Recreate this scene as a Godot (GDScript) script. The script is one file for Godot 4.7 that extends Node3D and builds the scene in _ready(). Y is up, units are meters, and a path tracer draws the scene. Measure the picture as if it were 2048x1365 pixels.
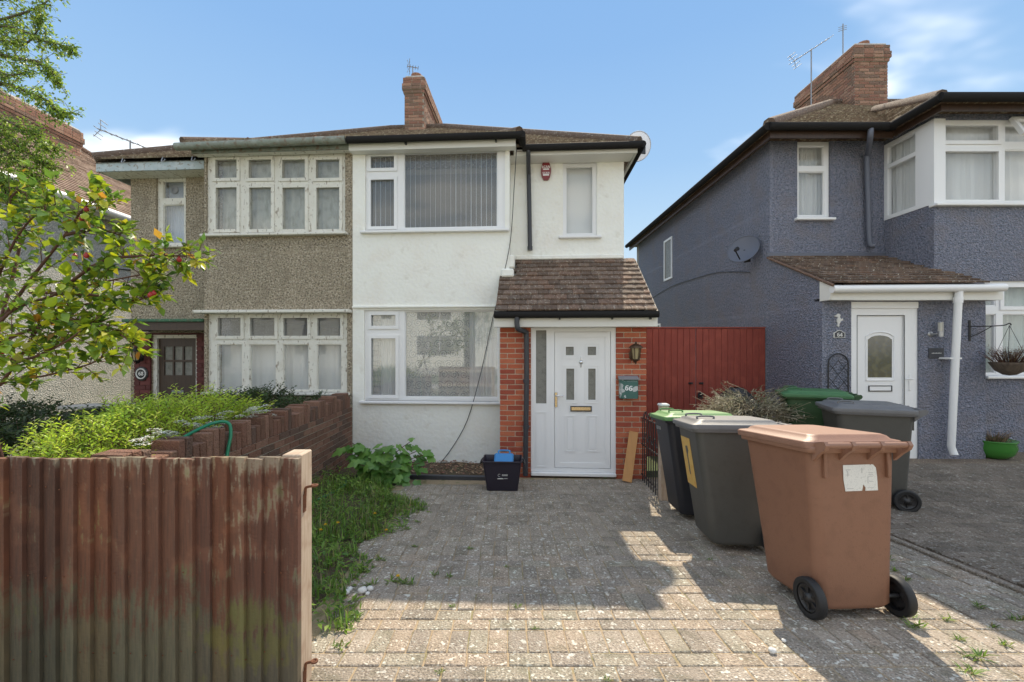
extends Node3D
# A pair of semi-detached houses, a rendered neighbour, a block-paved drive with wheelie bins. Units are metres, y is up.
# Pixel helpers turn a photograph pixel into a direction; depths come from the sloping drive and from real sizes.
const FX := 870.0
const CX := 1010.0
const CY := 700.0
var eye := Vector3(0, 1.82, 0)
var rng := RandomNumberGenerator.new()
var mats := {}
var texs := {}
var shared := {}
var used := {}

class MB:
	var v := PackedVector3Array()
	var n := PackedVector3Array()
	var c := PackedColorArray()
	var uv := PackedVector2Array()
	var ix := PackedInt32Array()
	var col := Color.WHITE
	func vert(p: Vector3, nn: Vector3, t := Vector2.ZERO) -> int:
		v.append(p); n.append(nn); c.append(col); uv.append(t)
		return v.size() - 1
	func tri(a: Vector3, b: Vector3, d: Vector3, o := Vector3.ZERO):
		var nn := (b - a).cross(d - a).normalized()
		var k := v.size()
		if o != Vector3.ZERO and nn.dot(o) < 0:
			nn = -nn
			vert(a, nn); vert(d, nn); vert(b, nn)
		else:
			vert(a, nn); vert(b, nn); vert(d, nn)
		ix.append_array([k, k + 2, k + 1])
	func quad(a: Vector3, b: Vector3, d: Vector3, e: Vector3, o := Vector3.ZERO):
		var nn := (d - a).cross(e - b).normalized()
		var k := v.size()
		if o != Vector3.ZERO and nn.dot(o) < 0:
			nn = -nn
			vert(a, nn, Vector2(0, 1)); vert(e, nn, Vector2(0, 0)); vert(d, nn, Vector2(1, 0)); vert(b, nn, Vector2(1, 1))
		else:
			vert(a, nn, Vector2(0, 1)); vert(b, nn, Vector2(1, 1)); vert(d, nn, Vector2(1, 0)); vert(e, nn, Vector2(0, 0))
		ix.append_array([k, k + 2, k + 1, k, k + 3, k + 2])
	func box(p: Vector3, s: Vector3, b := Basis()):
		var h := s * 0.5
		for a in 3:
			var i := (a + 1) % 3
			var j := (a + 2) % 3
			for sg in [-1.0, 1.0]:
				var q := []
				for w in [[-1, -1], [1, -1], [1, 1], [-1, 1]]:
					var t := Vector3.ZERO
					t[a] = h[a] * sg; t[i] = h[i] * w[0]; t[j] = h[j] * w[1]
					q.append(p + b * t)
				var o := Vector3.ZERO
				o[a] = sg
				quad(q[0], q[1], q[2], q[3], b * o)
	func bar(a: Vector3, b: Vector3):
		box((a + b) * 0.5, (b - a).abs())
	func bev(p: Vector3, s: Vector3, r: float, b := Basis()):
		var h := s * 0.5
		var f := func(sx, sy, sz, ax):
			var t := Vector3(h.x - r, h.y - r, h.z - r)
			t[ax] = h[ax]
			return p + b * (t * Vector3(sx, sy, sz))
		for a in 3:
			var i := (a + 1) % 3
			var j := (a + 2) % 3
			for sg in [-1, 1]:
				var q := []
				for w in [[-1, -1], [1, -1], [1, 1], [-1, 1]]:
					var sv := [0, 0, 0]
					sv[a] = sg; sv[i] = w[0]; sv[j] = w[1]
					q.append(f.call(sv[0], sv[1], sv[2], a))
				var o := Vector3.ZERO
				o[a] = sg
				quad(q[0], q[1], q[2], q[3], b * o)
			for si in [-1, 1]:
				for sj in [-1, 1]:
					var s0 := [0, 0, 0]
					var s1 := [0, 0, 0]
					s0[i] = si; s0[j] = sj; s0[a] = -1
					s1[i] = si; s1[j] = sj; s1[a] = 1
					var o2 := Vector3.ZERO
					o2[i] = si; o2[j] = sj
					quad(f.call(s0[0], s0[1], s0[2], i), f.call(s1[0], s1[1], s1[2], i), f.call(s1[0], s1[1], s1[2], j), f.call(s0[0], s0[1], s0[2], j), b * o2)
		for sx in [-1, 1]:
			for sy in [-1, 1]:
				for sz in [-1, 1]:
					tri(f.call(sx, sy, sz, 0), f.call(sx, sy, sz, 1), f.call(sx, sy, sz, 2), b * Vector3(sx, sy, sz))
	# a smooth sheet through rows of points; the outside is where (next column) x (next row) points
	func grid(rows: Array, wrap := false, flip := false):
		var m: int = rows[0].size()
		var k := v.size()
		var acc := PackedVector3Array()
		acc.resize(rows.size() * m)
		var js := m if wrap else m - 1
		for i in rows.size() - 1:
			for j in js:
				var j2 := (j + 1) % m
				var nn: Vector3 = (rows[i + 1][j2] - rows[i][j]).cross(rows[i + 1][j] - rows[i][j2])
				if flip: nn = -nn
				for t in [[i, j], [i, j2], [i + 1, j], [i + 1, j2]]:
					acc[t[0] * m + t[1]] += nn
		for i in rows.size():
			for j in m:
				vert(rows[i][j], acc[i * m + j].normalized(), Vector2(float(j) / js, float(i) / max(1, rows.size() - 1)))
		for i in rows.size() - 1:
			for j in js:
				var a := k + i * m + j
				var b2 := k + i * m + (j + 1) % m
				var d := b2 + m
				var e := a + m
				if flip: ix.append_array([a, b2, d, a, d, e])
				else: ix.append_array([a, d, b2, a, e, d])
	func fan(ring, up: Vector3):
		var mid := Vector3.ZERO
		for p in ring: mid += p
		mid /= ring.size()
		for i in ring.size():
			tri(mid, ring[i], ring[(i + 1) % ring.size()], up)
	func tube(path, r, sides := 8, caps := true):
		var rows := []
		var t0: Vector3 = (path[1] - path[0]).normalized()
		var u := t0.cross(Vector3.UP)
		if u.length() < 0.05: u = t0.cross(Vector3.RIGHT)
		u = u.normalized()
		for i in path.size():
			var t: Vector3 = (path[min(i + 1, path.size() - 1)] - path[max(i - 1, 0)]).normalized()
			u = (u - t * u.dot(t)).normalized()
			var w := t.cross(u)
			var rr: float = r[i] if r is Array else r
			var row := PackedVector3Array()
			for s in sides:
				var an := TAU * s / sides
				row.append(path[i] + (u * cos(an) + w * sin(an)) * rr)
			rows.append(row)
		grid(rows, true)
		if caps:
			fan(rows[0], -t0)
			fan(rows[-1], path[-1] - path[-2])
	func lathe(prof: Array, segs: int, x := Transform3D()):
		var rows := []
		for p in prof:
			var row := PackedVector3Array()
			for s in segs:
				var an := TAU * s / segs
				row.append(x * Vector3(cos(an) * p.x, p.y, -sin(an) * p.x))
			rows.append(row)
		grid(rows, true)
	func prism(poly: PackedVector2Array, z0: float, z1: float, x := Transform3D()):
		var t := Geometry2D.triangulate_polygon(poly)
		for i in range(0, t.size(), 3):
			for z in [z0, z1]:
				tri(x * Vector3(poly[t[i]].x, poly[t[i]].y, z), x * Vector3(poly[t[i + 1]].x, poly[t[i + 1]].y, z), x * Vector3(poly[t[i + 2]].x, poly[t[i + 2]].y, z), x.basis * Vector3(0, 0, 1 if z == max(z0, z1) else -1))
		var cw := Geometry2D.is_polygon_clockwise(poly)
		for i in poly.size():
			var a := poly[i]
			var b := poly[(i + 1) % poly.size()]
			var o := Vector3(b.y - a.y, a.x - b.x, 0)
			if cw: o = -o
			quad(x * Vector3(a.x, a.y, z0), x * Vector3(b.x, b.y, z0), x * Vector3(b.x, b.y, z1), x * Vector3(a.x, a.y, z1), x.basis * o)
	# a slab in the x-y plane with rectangular openings [x0, y0, x1, y1]; front at z, back at z - th
	func slab(x0: float, x1: float, y0: float, y1: float, holes: Array, z: float, th: float):
		var xs := [x0, x1]
		var ys := [y0, y1]
		for h in holes:
			xs += [h[0], h[2]]; ys += [h[1], h[3]]
		xs.sort(); ys.sort()
		for i in xs.size() - 1:
			for j in ys.size() - 1:
				var a: float = xs[i]
				var b: float = xs[i + 1]
				var e: float = ys[j]
				var g: float = ys[j + 1]
				if b - a < 1e-5 or g - e < 1e-5 or a < x0 - 1e-5 or b > x1 + 1e-5 or e < y0 - 1e-5 or g > y1 + 1e-5: continue
				var mx := (a + b) * 0.5
				var my := (e + g) * 0.5
				var open := false
				for h in holes:
					if mx > h[0] and mx < h[2] and my > h[1] and my < h[3]: open = true
				if open: continue
				quad(Vector3(a, e, z), Vector3(b, e, z), Vector3(b, g, z), Vector3(a, g, z), Vector3.BACK)
				quad(Vector3(a, e, z - th), Vector3(b, e, z - th), Vector3(b, g, z - th), Vector3(a, g, z - th), Vector3.FORWARD)
		for h in holes:
			rim(h[0], h[2], h[1], h[3], z, z - th, -1.0)
		rim(x0, x1, y0, y1, z, z - th, 1.0)
	func rim(x0, x1, y0, y1, z, zb, s):
		quad(Vector3(x0, y0, z), Vector3(x0, y1, z), Vector3(x0, y1, zb), Vector3(x0, y0, zb), Vector3.LEFT * s)
		quad(Vector3(x1, y0, z), Vector3(x1, y1, z), Vector3(x1, y1, zb), Vector3(x1, y0, zb), Vector3.RIGHT * s)
		quad(Vector3(x0, y0, z), Vector3(x1, y0, z), Vector3(x1, y0, zb), Vector3(x0, y0, zb), Vector3.DOWN * s)
		quad(Vector3(x0, y1, z), Vector3(x1, y1, z), Vector3(x1, y1, zb), Vector3(x0, y1, zb), Vector3.UP * s)
	# a rectangular frame round [x0, y0, x1, y1], w wide inwards, from z back to zb
	func frame(r: Array, w: float, z: float, zb: float):
		slab(r[0], r[2], r[1], r[3], [[r[0] + w, r[1] + w, r[2] - w, r[3] - w]], z, z - zb)
	func leaf(p: Vector3, d: Vector3, side: Vector3, l: float, w: float, droop := 0.15):
		var up := side.cross(d).normalized()
		var a := p + d * l * 0.45 + side * w * 0.5 + up * w * 0.12
		var b := p + d * l * 0.45 - side * w * 0.5 + up * w * 0.12
		var m := p + d * l * 0.5 - up * l * 0.02
		var t := p + d * l - up * l * droop
		var n1 := (a - p).cross(m - p).normalized()
		if n1.dot(up) < 0: n1 = -n1
		var k := v.size()
		for q in [p, a, m, b, t]: vert(q, n1)
		n[k + 1] = (n1 - side * 0.25).normalized(); n[k + 3] = (n1 + side * 0.25).normalized()
		ix.append_array([k, k + 2, k + 1, k, k + 3, k + 2, k + 1, k + 2, k + 4, k + 2, k + 3, k + 4])
	func mesh(m: Material = null) -> ArrayMesh:
		var arr := []
		arr.resize(Mesh.ARRAY_MAX)
		arr[Mesh.ARRAY_VERTEX] = v; arr[Mesh.ARRAY_NORMAL] = n; arr[Mesh.ARRAY_COLOR] = c; arr[Mesh.ARRAY_TEX_UV] = uv; arr[Mesh.ARRAY_INDEX] = ix
		var am := ArrayMesh.new()
		am.add_surface_from_arrays(Mesh.PRIMITIVE_TRIANGLES, arr)
		if m: am.surface_set_material(0, m)
		return am

# ---------------------------------------------------------------- pixels to places
func at(x: float, y: float, d: float) -> Vector3:
	return Vector3((x - CX) / FX * d, eye.y - (y - CY) / FX * d, -d)
func drive_y(d: float) -> float:
	return 0.463 - 0.0747 * clampf(d, -0.6, 6.2)
func on_drive(x: float, y: float) -> Vector3:
	var d := 1180.6 / (y - 765.0)
	return Vector3((x - CX) / FX * d, drive_y(d), -d)
# where the ray through a pixel meets the plane z = c of a frame
func hp(t: Transform3D, x: float, y: float, c: float) -> Vector3:
	var i := t.affine_inverse()
	var o := i * eye
	var r := i.basis * Vector3((x - CX) / FX, -(y - CY) / FX, -1)
	return o + r * ((c - o.z) / r.z)
func rect(t: Transform3D, x0: float, y0: float, x1: float, y1: float, c: float) -> Array:
	var mx := (x0 + x1) * 0.5
	var my := (y0 + y1) * 0.5
	return [hp(t, x0, my, c).x, hp(t, mx, y1, c).y, hp(t, x1, my, c).x, hp(t, mx, y0, c).y]

# ---------------------------------------------------------------- things and parts
func numbered(called: String) -> String:
	var k: int = used.get(called, -1) + 1
	used[called] = k
	return called if k == 0 else "%s_%03d" % [called, k]
func tag(o: Node, label: String, category: String, group := ""):
	o.set_meta("label", label); o.set_meta("category", category)
	if group: o.set_meta("group", group)
	return o
func thing(called: String, label: String, category: String, xf := Transform3D(), group := ""):
	var o := Node3D.new()
	o.name = numbered(called); o.transform = xf
	add_child(o)
	return tag(o, label, category, group)
func part(mb: MB, called: String, m: Material, parent: Node, xf := Transform3D()):
	var o := MeshInstance3D.new()
	o.name = called if parent != self else numbered(called)
	o.mesh = mb.mesh(m); o.transform = xf
	parent.add_child(o, true)
	return o
func inst(called: String, mesh: Mesh, m: Material, parent: Node, xf: Transform3D):
	var o := MeshInstance3D.new()
	o.name = called; o.mesh = mesh; o.transform = xf
	if m: o.material_override = m
	parent.add_child(o, true)
	return o
func stuff(o): o.set_meta("kind", "stuff"); return o
func structure(o): o.set_meta("kind", "structure"); return o

# ---------------------------------------------------------------- materials
func lin(r: float, g: float, b: float) -> Color:
	return Color(r, g, b)
func noise(seed_: int, freq: float, oct := 3, kind := FastNoiseLite.TYPE_SIMPLEX_SMOOTH) -> FastNoiseLite:
	var f := FastNoiseLite.new()
	f.seed = seed_; f.frequency = freq; f.noise_type = kind
	f.fractal_type = FastNoiseLite.FRACTAL_FBM if oct > 1 else FastNoiseLite.FRACTAL_NONE
	f.fractal_octaves = oct
	return f
# layers: [seed, cycles per tile, octaves, low, high, linear colour, share, stretch?]
func tex(key: String, size: int, base: Color, layers: Array) -> Texture2D:
	if texs.has(key): return texs[key]
	var px := size * size
	var r := PackedFloat32Array(); r.resize(px); r.fill(base.r)
	var g := PackedFloat32Array(); g.resize(px); g.fill(base.g)
	var b := PackedFloat32Array(); b.resize(px); b.fill(base.b)
	for l in layers:
		var st: float = l[7] if l.size() > 7 else 1.0
		var w := int(size * st) if st < 1.0 else size
		var im := noise(l[0], float(l[1]) / size, l[2], FastNoiseLite.TYPE_CELLULAR if l.size() > 8 else FastNoiseLite.TYPE_SIMPLEX_SMOOTH).get_seamless_image(size, w)
		if w != size: im.resize(size, size, Image.INTERPOLATE_BILINEAR)
		var by := im.get_data()
		var lo: float = l[3] * 255.0
		var sc: float = 1.0 / max(1.0, l[4] * 255.0 - lo)
		var cc: Color = l[5]
		var am: float = l[6]
		for i in px:
			var t := (by[i] - lo) * sc
			if t <= 0.0: continue
			if t > 1.0: t = 1.0
			t *= am
			r[i] += (cc.r - r[i]) * t; g[i] += (cc.g - g[i]) * t; b[i] += (cc.b - b[i]) * t
	var lut := PackedByteArray(); lut.resize(1025)
	for i in 1025: lut[i] = int(Color(i / 1024.0, 0, 0).linear_to_srgb().r * 255.0 + 0.5)
	var out := PackedByteArray(); out.resize(px * 3)
	for i in px:
		out[i * 3] = lut[int(clampf(r[i], 0, 1) * 1024)]; out[i * 3 + 1] = lut[int(clampf(g[i], 0, 1) * 1024)]; out[i * 3 + 2] = lut[int(clampf(b[i], 0, 1) * 1024)]
	texs[key] = ImageTexture.create_from_image(Image.create_from_data(size, size, false, Image.FORMAT_RGB8, out))
	return texs[key]
func bump(key: String, size: int, seed_: int, cycles: float, oct: int, strength: float, cell := false) -> Texture2D:
	if texs.has(key): return texs[key]
	var f := noise(seed_, cycles / size, oct, FastNoiseLite.TYPE_CELLULAR if cell else FastNoiseLite.TYPE_SIMPLEX_SMOOTH)
	var im := f.get_seamless_image(size, size)
	im.convert(Image.FORMAT_RGBA8)
	im.bump_map_to_normal_map(strength)
	texs[key] = ImageTexture.create_from_image(im)
	return texs[key]
func mat(key: String, c := Color.WHITE, rough := 0.8, o := {}) -> StandardMaterial3D:
	if mats.has(key): return mats[key]
	var m := StandardMaterial3D.new()
	m.resource_name = key
	m.albedo_color = c.linear_to_srgb(); m.roughness = rough
	if o.has("t"):
		m.albedo_texture = o.t
		if not o.has("uv"):
			m.uv1_triplanar = true; m.uv1_world_triplanar = not o.has("own")
			m.uv1_scale = Vector3.ONE * o.get("s", 1.0)
	if o.has("n"):
		m.normal_enabled = true; m.normal_texture = o.n; m.normal_scale = o.get("ns", 1.0)
		if not o.has("uv"):
			m.uv1_triplanar = true; m.uv1_world_triplanar = not o.has("own")
			m.uv1_scale = Vector3.ONE * o.get("s", 1.0)
	if o.has("metal"): m.metallic = o.metal
	if o.has("vc"): m.vertex_color_use_as_albedo = true
	if o.has("spec"): m.metallic_specular = o.spec
	if o.has("back"): m.backlight_enabled = true; m.backlight = o.back; m.cull_mode = BaseMaterial3D.CULL_DISABLED
	if o.has("alpha"): m.transparency = BaseMaterial3D.TRANSPARENCY_ALPHA; m.albedo_color.a = o.alpha
	if o.has("coat"): m.clearcoat_enabled = true; m.clearcoat = o.coat; m.clearcoat_roughness = 0.15
	mats[key] = m
	return m

# ---------------------------------------------------------------- sky, sun, camera
func make_sky() -> Texture2D:
	# linear light: haze at the horizon, blue above, broken cloud added outside the view and overbrightened to fill the shade, with a clear lane towards the houses
	var w := 2048
	var h := 1024
	var cl := noise(11, 1.0, 5)
	var wi := noise(5, 1.0, 4)
	var data := PackedFloat32Array(); data.resize(w * h * 3)
	var stops := [[0.0, Color(0.84, 0.89, 0.92)], [7.0, Color(0.70, 0.81, 0.91)], [14.0, Color(0.50, 0.70, 0.90)], [22.0, Color(0.36, 0.58, 0.87)], [34.0, Color(0.27, 0.485, 0.82)], [48.0, Color(0.23, 0.44, 0.79)], [90.0, Color(0.17, 0.36, 0.72)]]
	var white := Color(2.0, 1.94, 1.80)  # cloud colour pushed past white, as extra fill light for the shaded fronts
	for y in h:
		var el := (0.5 - (y + 0.5) / h) * 180.0
		var base: Color = stops[0][1]
		for s in stops.size() - 1:
			if el >= stops[s][0] and el <= stops[s + 1][0]:
				base = stops[s][1].lerp(stops[s + 1][1], (el - stops[s][0]) / (stops[s + 1][0] - stops[s][0]))
		var ev := deg_to_rad(el)
		for x in w:
			var cc := base
			if el > 0.0:
				var az := wrapf((x + 0.5) / w * 360.0, -180.0, 180.0)
				var a := deg_to_rad(az)
				var q := 1.0 / (sin(ev) + 0.22)
				var u := sin(a) * cos(ev) * q
				var z := -cos(a) * cos(ev) * q
				var f := wi.get_noise_2d(u * 0.6 + z * 0.35, z * 2.2 - u * 1.1)
				var g := cl.get_noise_2d(u * 1.3 + 3.0 + f * 0.25, z * 2.3)
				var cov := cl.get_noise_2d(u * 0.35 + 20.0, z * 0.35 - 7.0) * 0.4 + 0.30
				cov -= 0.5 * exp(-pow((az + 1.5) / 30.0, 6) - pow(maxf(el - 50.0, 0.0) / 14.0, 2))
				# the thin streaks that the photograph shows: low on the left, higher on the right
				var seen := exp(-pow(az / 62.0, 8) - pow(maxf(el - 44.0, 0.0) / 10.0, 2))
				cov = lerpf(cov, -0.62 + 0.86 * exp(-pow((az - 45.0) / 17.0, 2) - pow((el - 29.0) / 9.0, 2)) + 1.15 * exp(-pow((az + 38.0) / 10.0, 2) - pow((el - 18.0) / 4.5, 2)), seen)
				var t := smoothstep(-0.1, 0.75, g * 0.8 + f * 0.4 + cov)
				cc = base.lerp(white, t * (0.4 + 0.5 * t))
			var k := (y * w + x) * 3
			data[k] = cc.r; data[k + 1] = cc.g; data[k + 2] = cc.b
	return ImageTexture.create_from_image(Image.create_from_data(w, h, false, Image.FORMAT_RGBF, data.to_byte_array()))

func setup():
	var expo := 2.6
	var cam := Camera3D.new()
	cam.name = "camera"
	cam.position = eye
	var near := 0.05
	cam.set_frustum(1365.0 / FX * near, Vector2(14.0 / FX * near, 17.5 / FX * near), near, 400.0)
	add_child(cam)
	cam.current = true
	var e := Environment.new()
	e.background_mode = Environment.BG_SKY
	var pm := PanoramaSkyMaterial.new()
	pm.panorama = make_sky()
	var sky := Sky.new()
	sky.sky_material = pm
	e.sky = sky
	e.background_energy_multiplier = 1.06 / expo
	e.tonemap_mode = Environment.TONE_MAPPER_LINEAR
	e.tonemap_exposure = expo
	e.sdfgi_enabled = true; e.ssao_enabled = true; e.ssil_enabled = true
	var we := WorldEnvironment.new()
	we.name = "world_environment"
	we.environment = e
	add_child(we)
	var sun := DirectionalLight3D.new()
	sun.name = "sun"
	sun.light_energy = 0.8
	sun.light_color = Color(1.0, 0.945, 0.85)
	sun.light_angular_distance = 0.55
	sun.shadow_enabled = true
	add_child(sun)
	var el := deg_to_rad(48.2)
	var hz := Vector3(-0.295, 0, 1).normalized()
	sun.look_at_from_position(Vector3.ZERO, hz * cos(el) + Vector3.DOWN * sin(el), Vector3.UP)

# ---------------------------------------------------------------- shared materials
func make_mats():
	mat("render_white", Color.WHITE, 0.9, {"t": tex("rw", 256, lin(0.880, 0.880, 0.814), [[3, 3, 3, 0.45, 0.9, lin(0.826, 0.790, 0.710), 0.6], [4, 40, 2, 0.4, 1.0, lin(0.880, 0.880, 0.880), 0.5], [9, 9, 4, 0.72, 0.95, lin(0.630, 0.586, 0.493), 0.35]]), "s": 0.45, "n": bump("rwn", 256, 8, 30, 3, 1.6), "ns": 0.35})
	var pb := bump("pebn", 512, 21, 70, 2, 9.0, true)
	mat("pebble_grey", Color.WHITE, 0.95, {"t": tex("pg", 512, lin(0.421, 0.357, 0.260), [[1, 30, 2, 0.5, 0.72, lin(0.655, 0.573, 0.447), 0.8], [2, 36, 2, 0.55, 0.72, lin(0.140, 0.117, 0.082), 0.85], [3, 4, 4, 0.5, 0.9, lin(0.281, 0.234, 0.169), 0.5]]), "s": 0.72, "n": pb, "ns": 1.2})
	mat("pebble_white", Color.WHITE, 0.95, {"t": tex("pw", 512, lin(0.682, 0.660, 0.616), [[1, 30, 2, 0.5, 0.72, lin(0.825, 0.803, 0.759), 0.7], [2, 36, 2, 0.56, 0.72, lin(0.300, 0.363, 0.341), 0.7], [3, 3, 3, 0.5, 0.9, lin(0.572, 0.550, 0.506), 0.5]]), "s": 0.6, "n": pb, "ns": 1.5})
	mat("pebble_blue", Color.WHITE, 0.85, {"t": tex("pbl", 512, lin(0.224, 0.241, 0.307), [[1, 30, 2, 0.5, 0.72, lin(0.319, 0.312, 0.381), 0.7], [2, 36, 2, 0.56, 0.72, lin(0.111, 0.135, 0.179), 0.7], [3, 3, 4, 0.5, 0.9, lin(0.246, 0.230, 0.251), 0.6]]), "s": 0.6, "n": pb, "ns": 1.3})
	mat("upvc", lin(0.832, 0.832, 0.832), 0.32, {"n": bump("upn", 128, 6, 3, 2, 0.6), "s": 0.4, "ns": 0.12})
	mat("white_paint", lin(0.76, 0.75, 0.70), 0.5)
	mat("old_paint", Color.WHITE, 0.75, {"t": tex("op", 512, lin(0.74, 0.72, 0.65), [[1, 6, 4, 0.5, 0.9, lin(0.62, 0.59, 0.50), 0.6], [2, 14, 4, 0.73, 0.79, lin(0.26, 0.20, 0.14), 0.8, 0.35], [5, 30, 3, 0.77, 0.82, lin(0.18, 0.14, 0.10), 0.7, 0.4]]), "s": 0.8})
	mat("green_gutter", Color.WHITE, 0.7, {"t": tex("gg", 256, lin(0.21, 0.235, 0.195), [[1, 8, 4, 0.5, 0.8, lin(0.33, 0.35, 0.31), 0.7], [2, 10, 4, 0.60, 0.70, lin(0.17, 0.10, 0.065), 0.8]]), "s": 0.8})
	mat("blue_fascia", Color.WHITE, 0.7, {"t": tex("bf", 256, lin(0.42, 0.49, 0.51), [[1, 8, 4, 0.5, 0.8, lin(0.55, 0.59, 0.59), 0.6], [2, 14, 4, 0.66, 0.74, lin(0.22, 0.18, 0.13), 0.7]]), "s": 0.8})
	mat("black_plastic", lin(0.022, 0.021, 0.022), 0.4)
	mat("gutter_black", lin(0.026, 0.025, 0.025), 0.85, {"spec": 0.15})
	mat("dark_pipe", lin(0.045, 0.047, 0.055), 0.45)
	mat("grey_pipe", lin(0.12, 0.13, 0.165), 0.5)
	mat("iron", lin(0.018, 0.018, 0.02), 0.45)
	mat("rust", Color.WHITE, 0.85, {"t": tex("ru", 128, lin(0.16, 0.062, 0.030), [[1, 8, 3, 0.5, 0.8, lin(0.09, 0.04, 0.025), 0.8]]), "s": 4.0})
	mat("chrome", lin(0.75, 0.75, 0.75), 0.18, {"metal": 1.0})
	mat("brass", lin(0.72, 0.58, 0.36), 0.25, {"metal": 1.0})
	mat("steel", lin(0.42, 0.42, 0.43), 0.42, {"metal": 1.0})
	mat("aluminium", lin(0.30, 0.31, 0.33), 0.6, {"metal": 0.5})
	mat("glass", lin(0.9, 0.93, 0.94), 0.02, {"alpha": 0.08, "metal": 0.08})
	mat("mirror_glass", lin(0.9, 0.93, 0.94), 0.02, {"alpha": 0.08, "metal": 0.3})
	mat("tint_glass", lin(0.5, 0.55, 0.5), 0.02, {"alpha": 0.25})
	mat("frosted", Color.WHITE, 0.25, {"t": tex("fr", 256, lin(0.17, 0.165, 0.14), [[1, 50, 2, 0.45, 0.8, lin(0.33, 0.32, 0.28), 0.8], [2, 4, 3, 0.5, 0.9, lin(0.10, 0.11, 0.08), 0.6]]), "s": 2.0, "n": bump("frn", 256, 7, 60, 2, 5.0), "ns": 0.5, "spec": 0.7})
	mat("net", lin(0.72, 0.73, 0.71), 0.9, {"back": Color(0.5, 0.5, 0.5)})
	mat("old_net", Color.WHITE, 0.95, {"t": tex("on", 256, lin(0.50, 0.50, 0.43), [[1, 5, 3, 0.45, 0.8, lin(0.34, 0.35, 0.27), 0.7], [2, 7, 4, 0.55, 0.95, lin(0.17, 0.18, 0.11), 0.7, 0.3]]), "s": 0.9, "back": Color(0.4, 0.4, 0.4)})
	mat("blind", lin(0.62, 0.66, 0.70), 0.7, {"back": Color(0.35, 0.35, 0.35)})
	mat("room", lin(0.30, 0.28, 0.25), 0.9)
	mat("mortar", Color.WHITE, 0.95, {"t": tex("mo", 128, lin(0.66, 0.57, 0.45), [[1, 20, 3, 0.5, 0.8, lin(0.380, 0.333, 0.276), 0.7]]), "s": 3.0})
	mat("old_mortar", Color.WHITE, 0.95, {"t": tex("om", 128, lin(0.44, 0.40, 0.33), [[1, 20, 3, 0.5, 0.8, lin(0.13, 0.12, 0.09), 0.7]]), "s": 3.0})
	var bt := tex("brk", 256, lin(0.9, 0.9, 0.9), [[1, 30, 3, 0.5, 0.85, lin(0.62, 0.58, 0.56), 0.7], [2, 60, 2, 0.66, 0.8, lin(1.0, 0.98, 0.95), 0.6], [6, 5, 3, 0.55, 0.9, lin(0.75, 0.68, 0.66), 0.5]])
	var bn := bump("brn", 256, 31, 50, 3, 4.0)
	var k := 0
	for c in [lin(0.52, 0.135, 0.065), lin(0.45, 0.105, 0.055), lin(0.56, 0.17, 0.085), lin(0.38, 0.085, 0.048)]:
		mat("brick%d" % k, c, 0.9, {"t": bt, "s": 1.7, "n": bn, "ns": 0.5}); k += 1
	k = 0
	var wt := tex("wbrk", 256, lin(0.85, 0.85, 0.85), [[1, 26, 4, 0.5, 0.85, lin(0.45, 0.43, 0.40), 0.8], [2, 34, 3, 0.70, 0.76, lin(1.0, 1.0, 0.95), 0.9], [6, 7, 3, 0.5, 0.9, lin(0.55, 0.6, 0.45), 0.5]])
	for c in [lin(0.25, 0.125, 0.085), lin(0.21, 0.11, 0.075), lin(0.30, 0.165, 0.115), lin(0.165, 0.10, 0.075)]:
		mat("oldbrick%d" % k, c, 0.95, {"t": wt, "s": 1.3, "n": bn, "ns": 0.8}); k += 1
	k = 0
	for c in [lin(0.40, 0.21, 0.145), lin(0.34, 0.17, 0.12), lin(0.46, 0.27, 0.19), lin(0.27, 0.17, 0.125)]:
		mat("stackbrick%d" % k, c, 0.95, {"t": wt, "s": 1.3, "n": bn, "ns": 0.8}); k += 1
	k = 0
	for c in [lin(0.135, 0.030, 0.026), lin(0.115, 0.025, 0.022), lin(0.15, 0.035, 0.03), lin(0.10, 0.024, 0.02)]:
		mat("redbrick%d" % k, c, 0.7, {"t": bt, "s": 1.5}); k += 1
	var tt := tex("tile", 512, lin(0.17, 0.115, 0.085), [[1, 8, 4, 0.5, 0.85, lin(0.10, 0.072, 0.056), 0.8], [2, 22, 4, 0.55, 0.85, lin(0.28, 0.205, 0.145), 0.7], [3, 22, 3, 0.74, 0.80, lin(0.60, 0.57, 0.48), 0.95], [4, 40, 2, 0.7, 0.8, lin(0.16, 0.11, 0.05), 0.6]])
	k = 0
	for c in [lin(1, 1, 1), lin(0.78, 0.8, 0.82), lin(1.0, 0.9, 0.85), lin(0.65, 0.62, 0.6)]:
		mat("tile%d" % k, c, 0.92, {"t": tt, "s": 0.85, "n": bn, "ns": 0.7}); k += 1
	mat("roof", Color.WHITE, 0.95, {"spec": 0.1, "t": tex("roof", 512, lin(0.26, 0.20, 0.15), [[1, 8, 4, 0.5, 0.85, lin(0.15, 0.115, 0.09), 0.8], [2, 18, 4, 0.5, 0.8, lin(0.40, 0.34, 0.25), 0.8], [3, 22, 3, 0.64, 0.72, lin(0.60, 0.55, 0.42), 0.9]]), "s": 0.6, "vc": 1, "n": bn, "ns": 0.6})
	mat("roof_red", Color.WHITE, 0.95, {"spec": 0.1, "t": tex("roofr", 256, lin(0.36, 0.27, 0.215), [[1, 10, 4, 0.5, 0.85, lin(0.25, 0.185, 0.15), 0.8], [2, 24, 4, 0.5, 0.85, lin(0.46, 0.37, 0.30), 0.7]]), "s": 0.5, "vc": 1})
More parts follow.
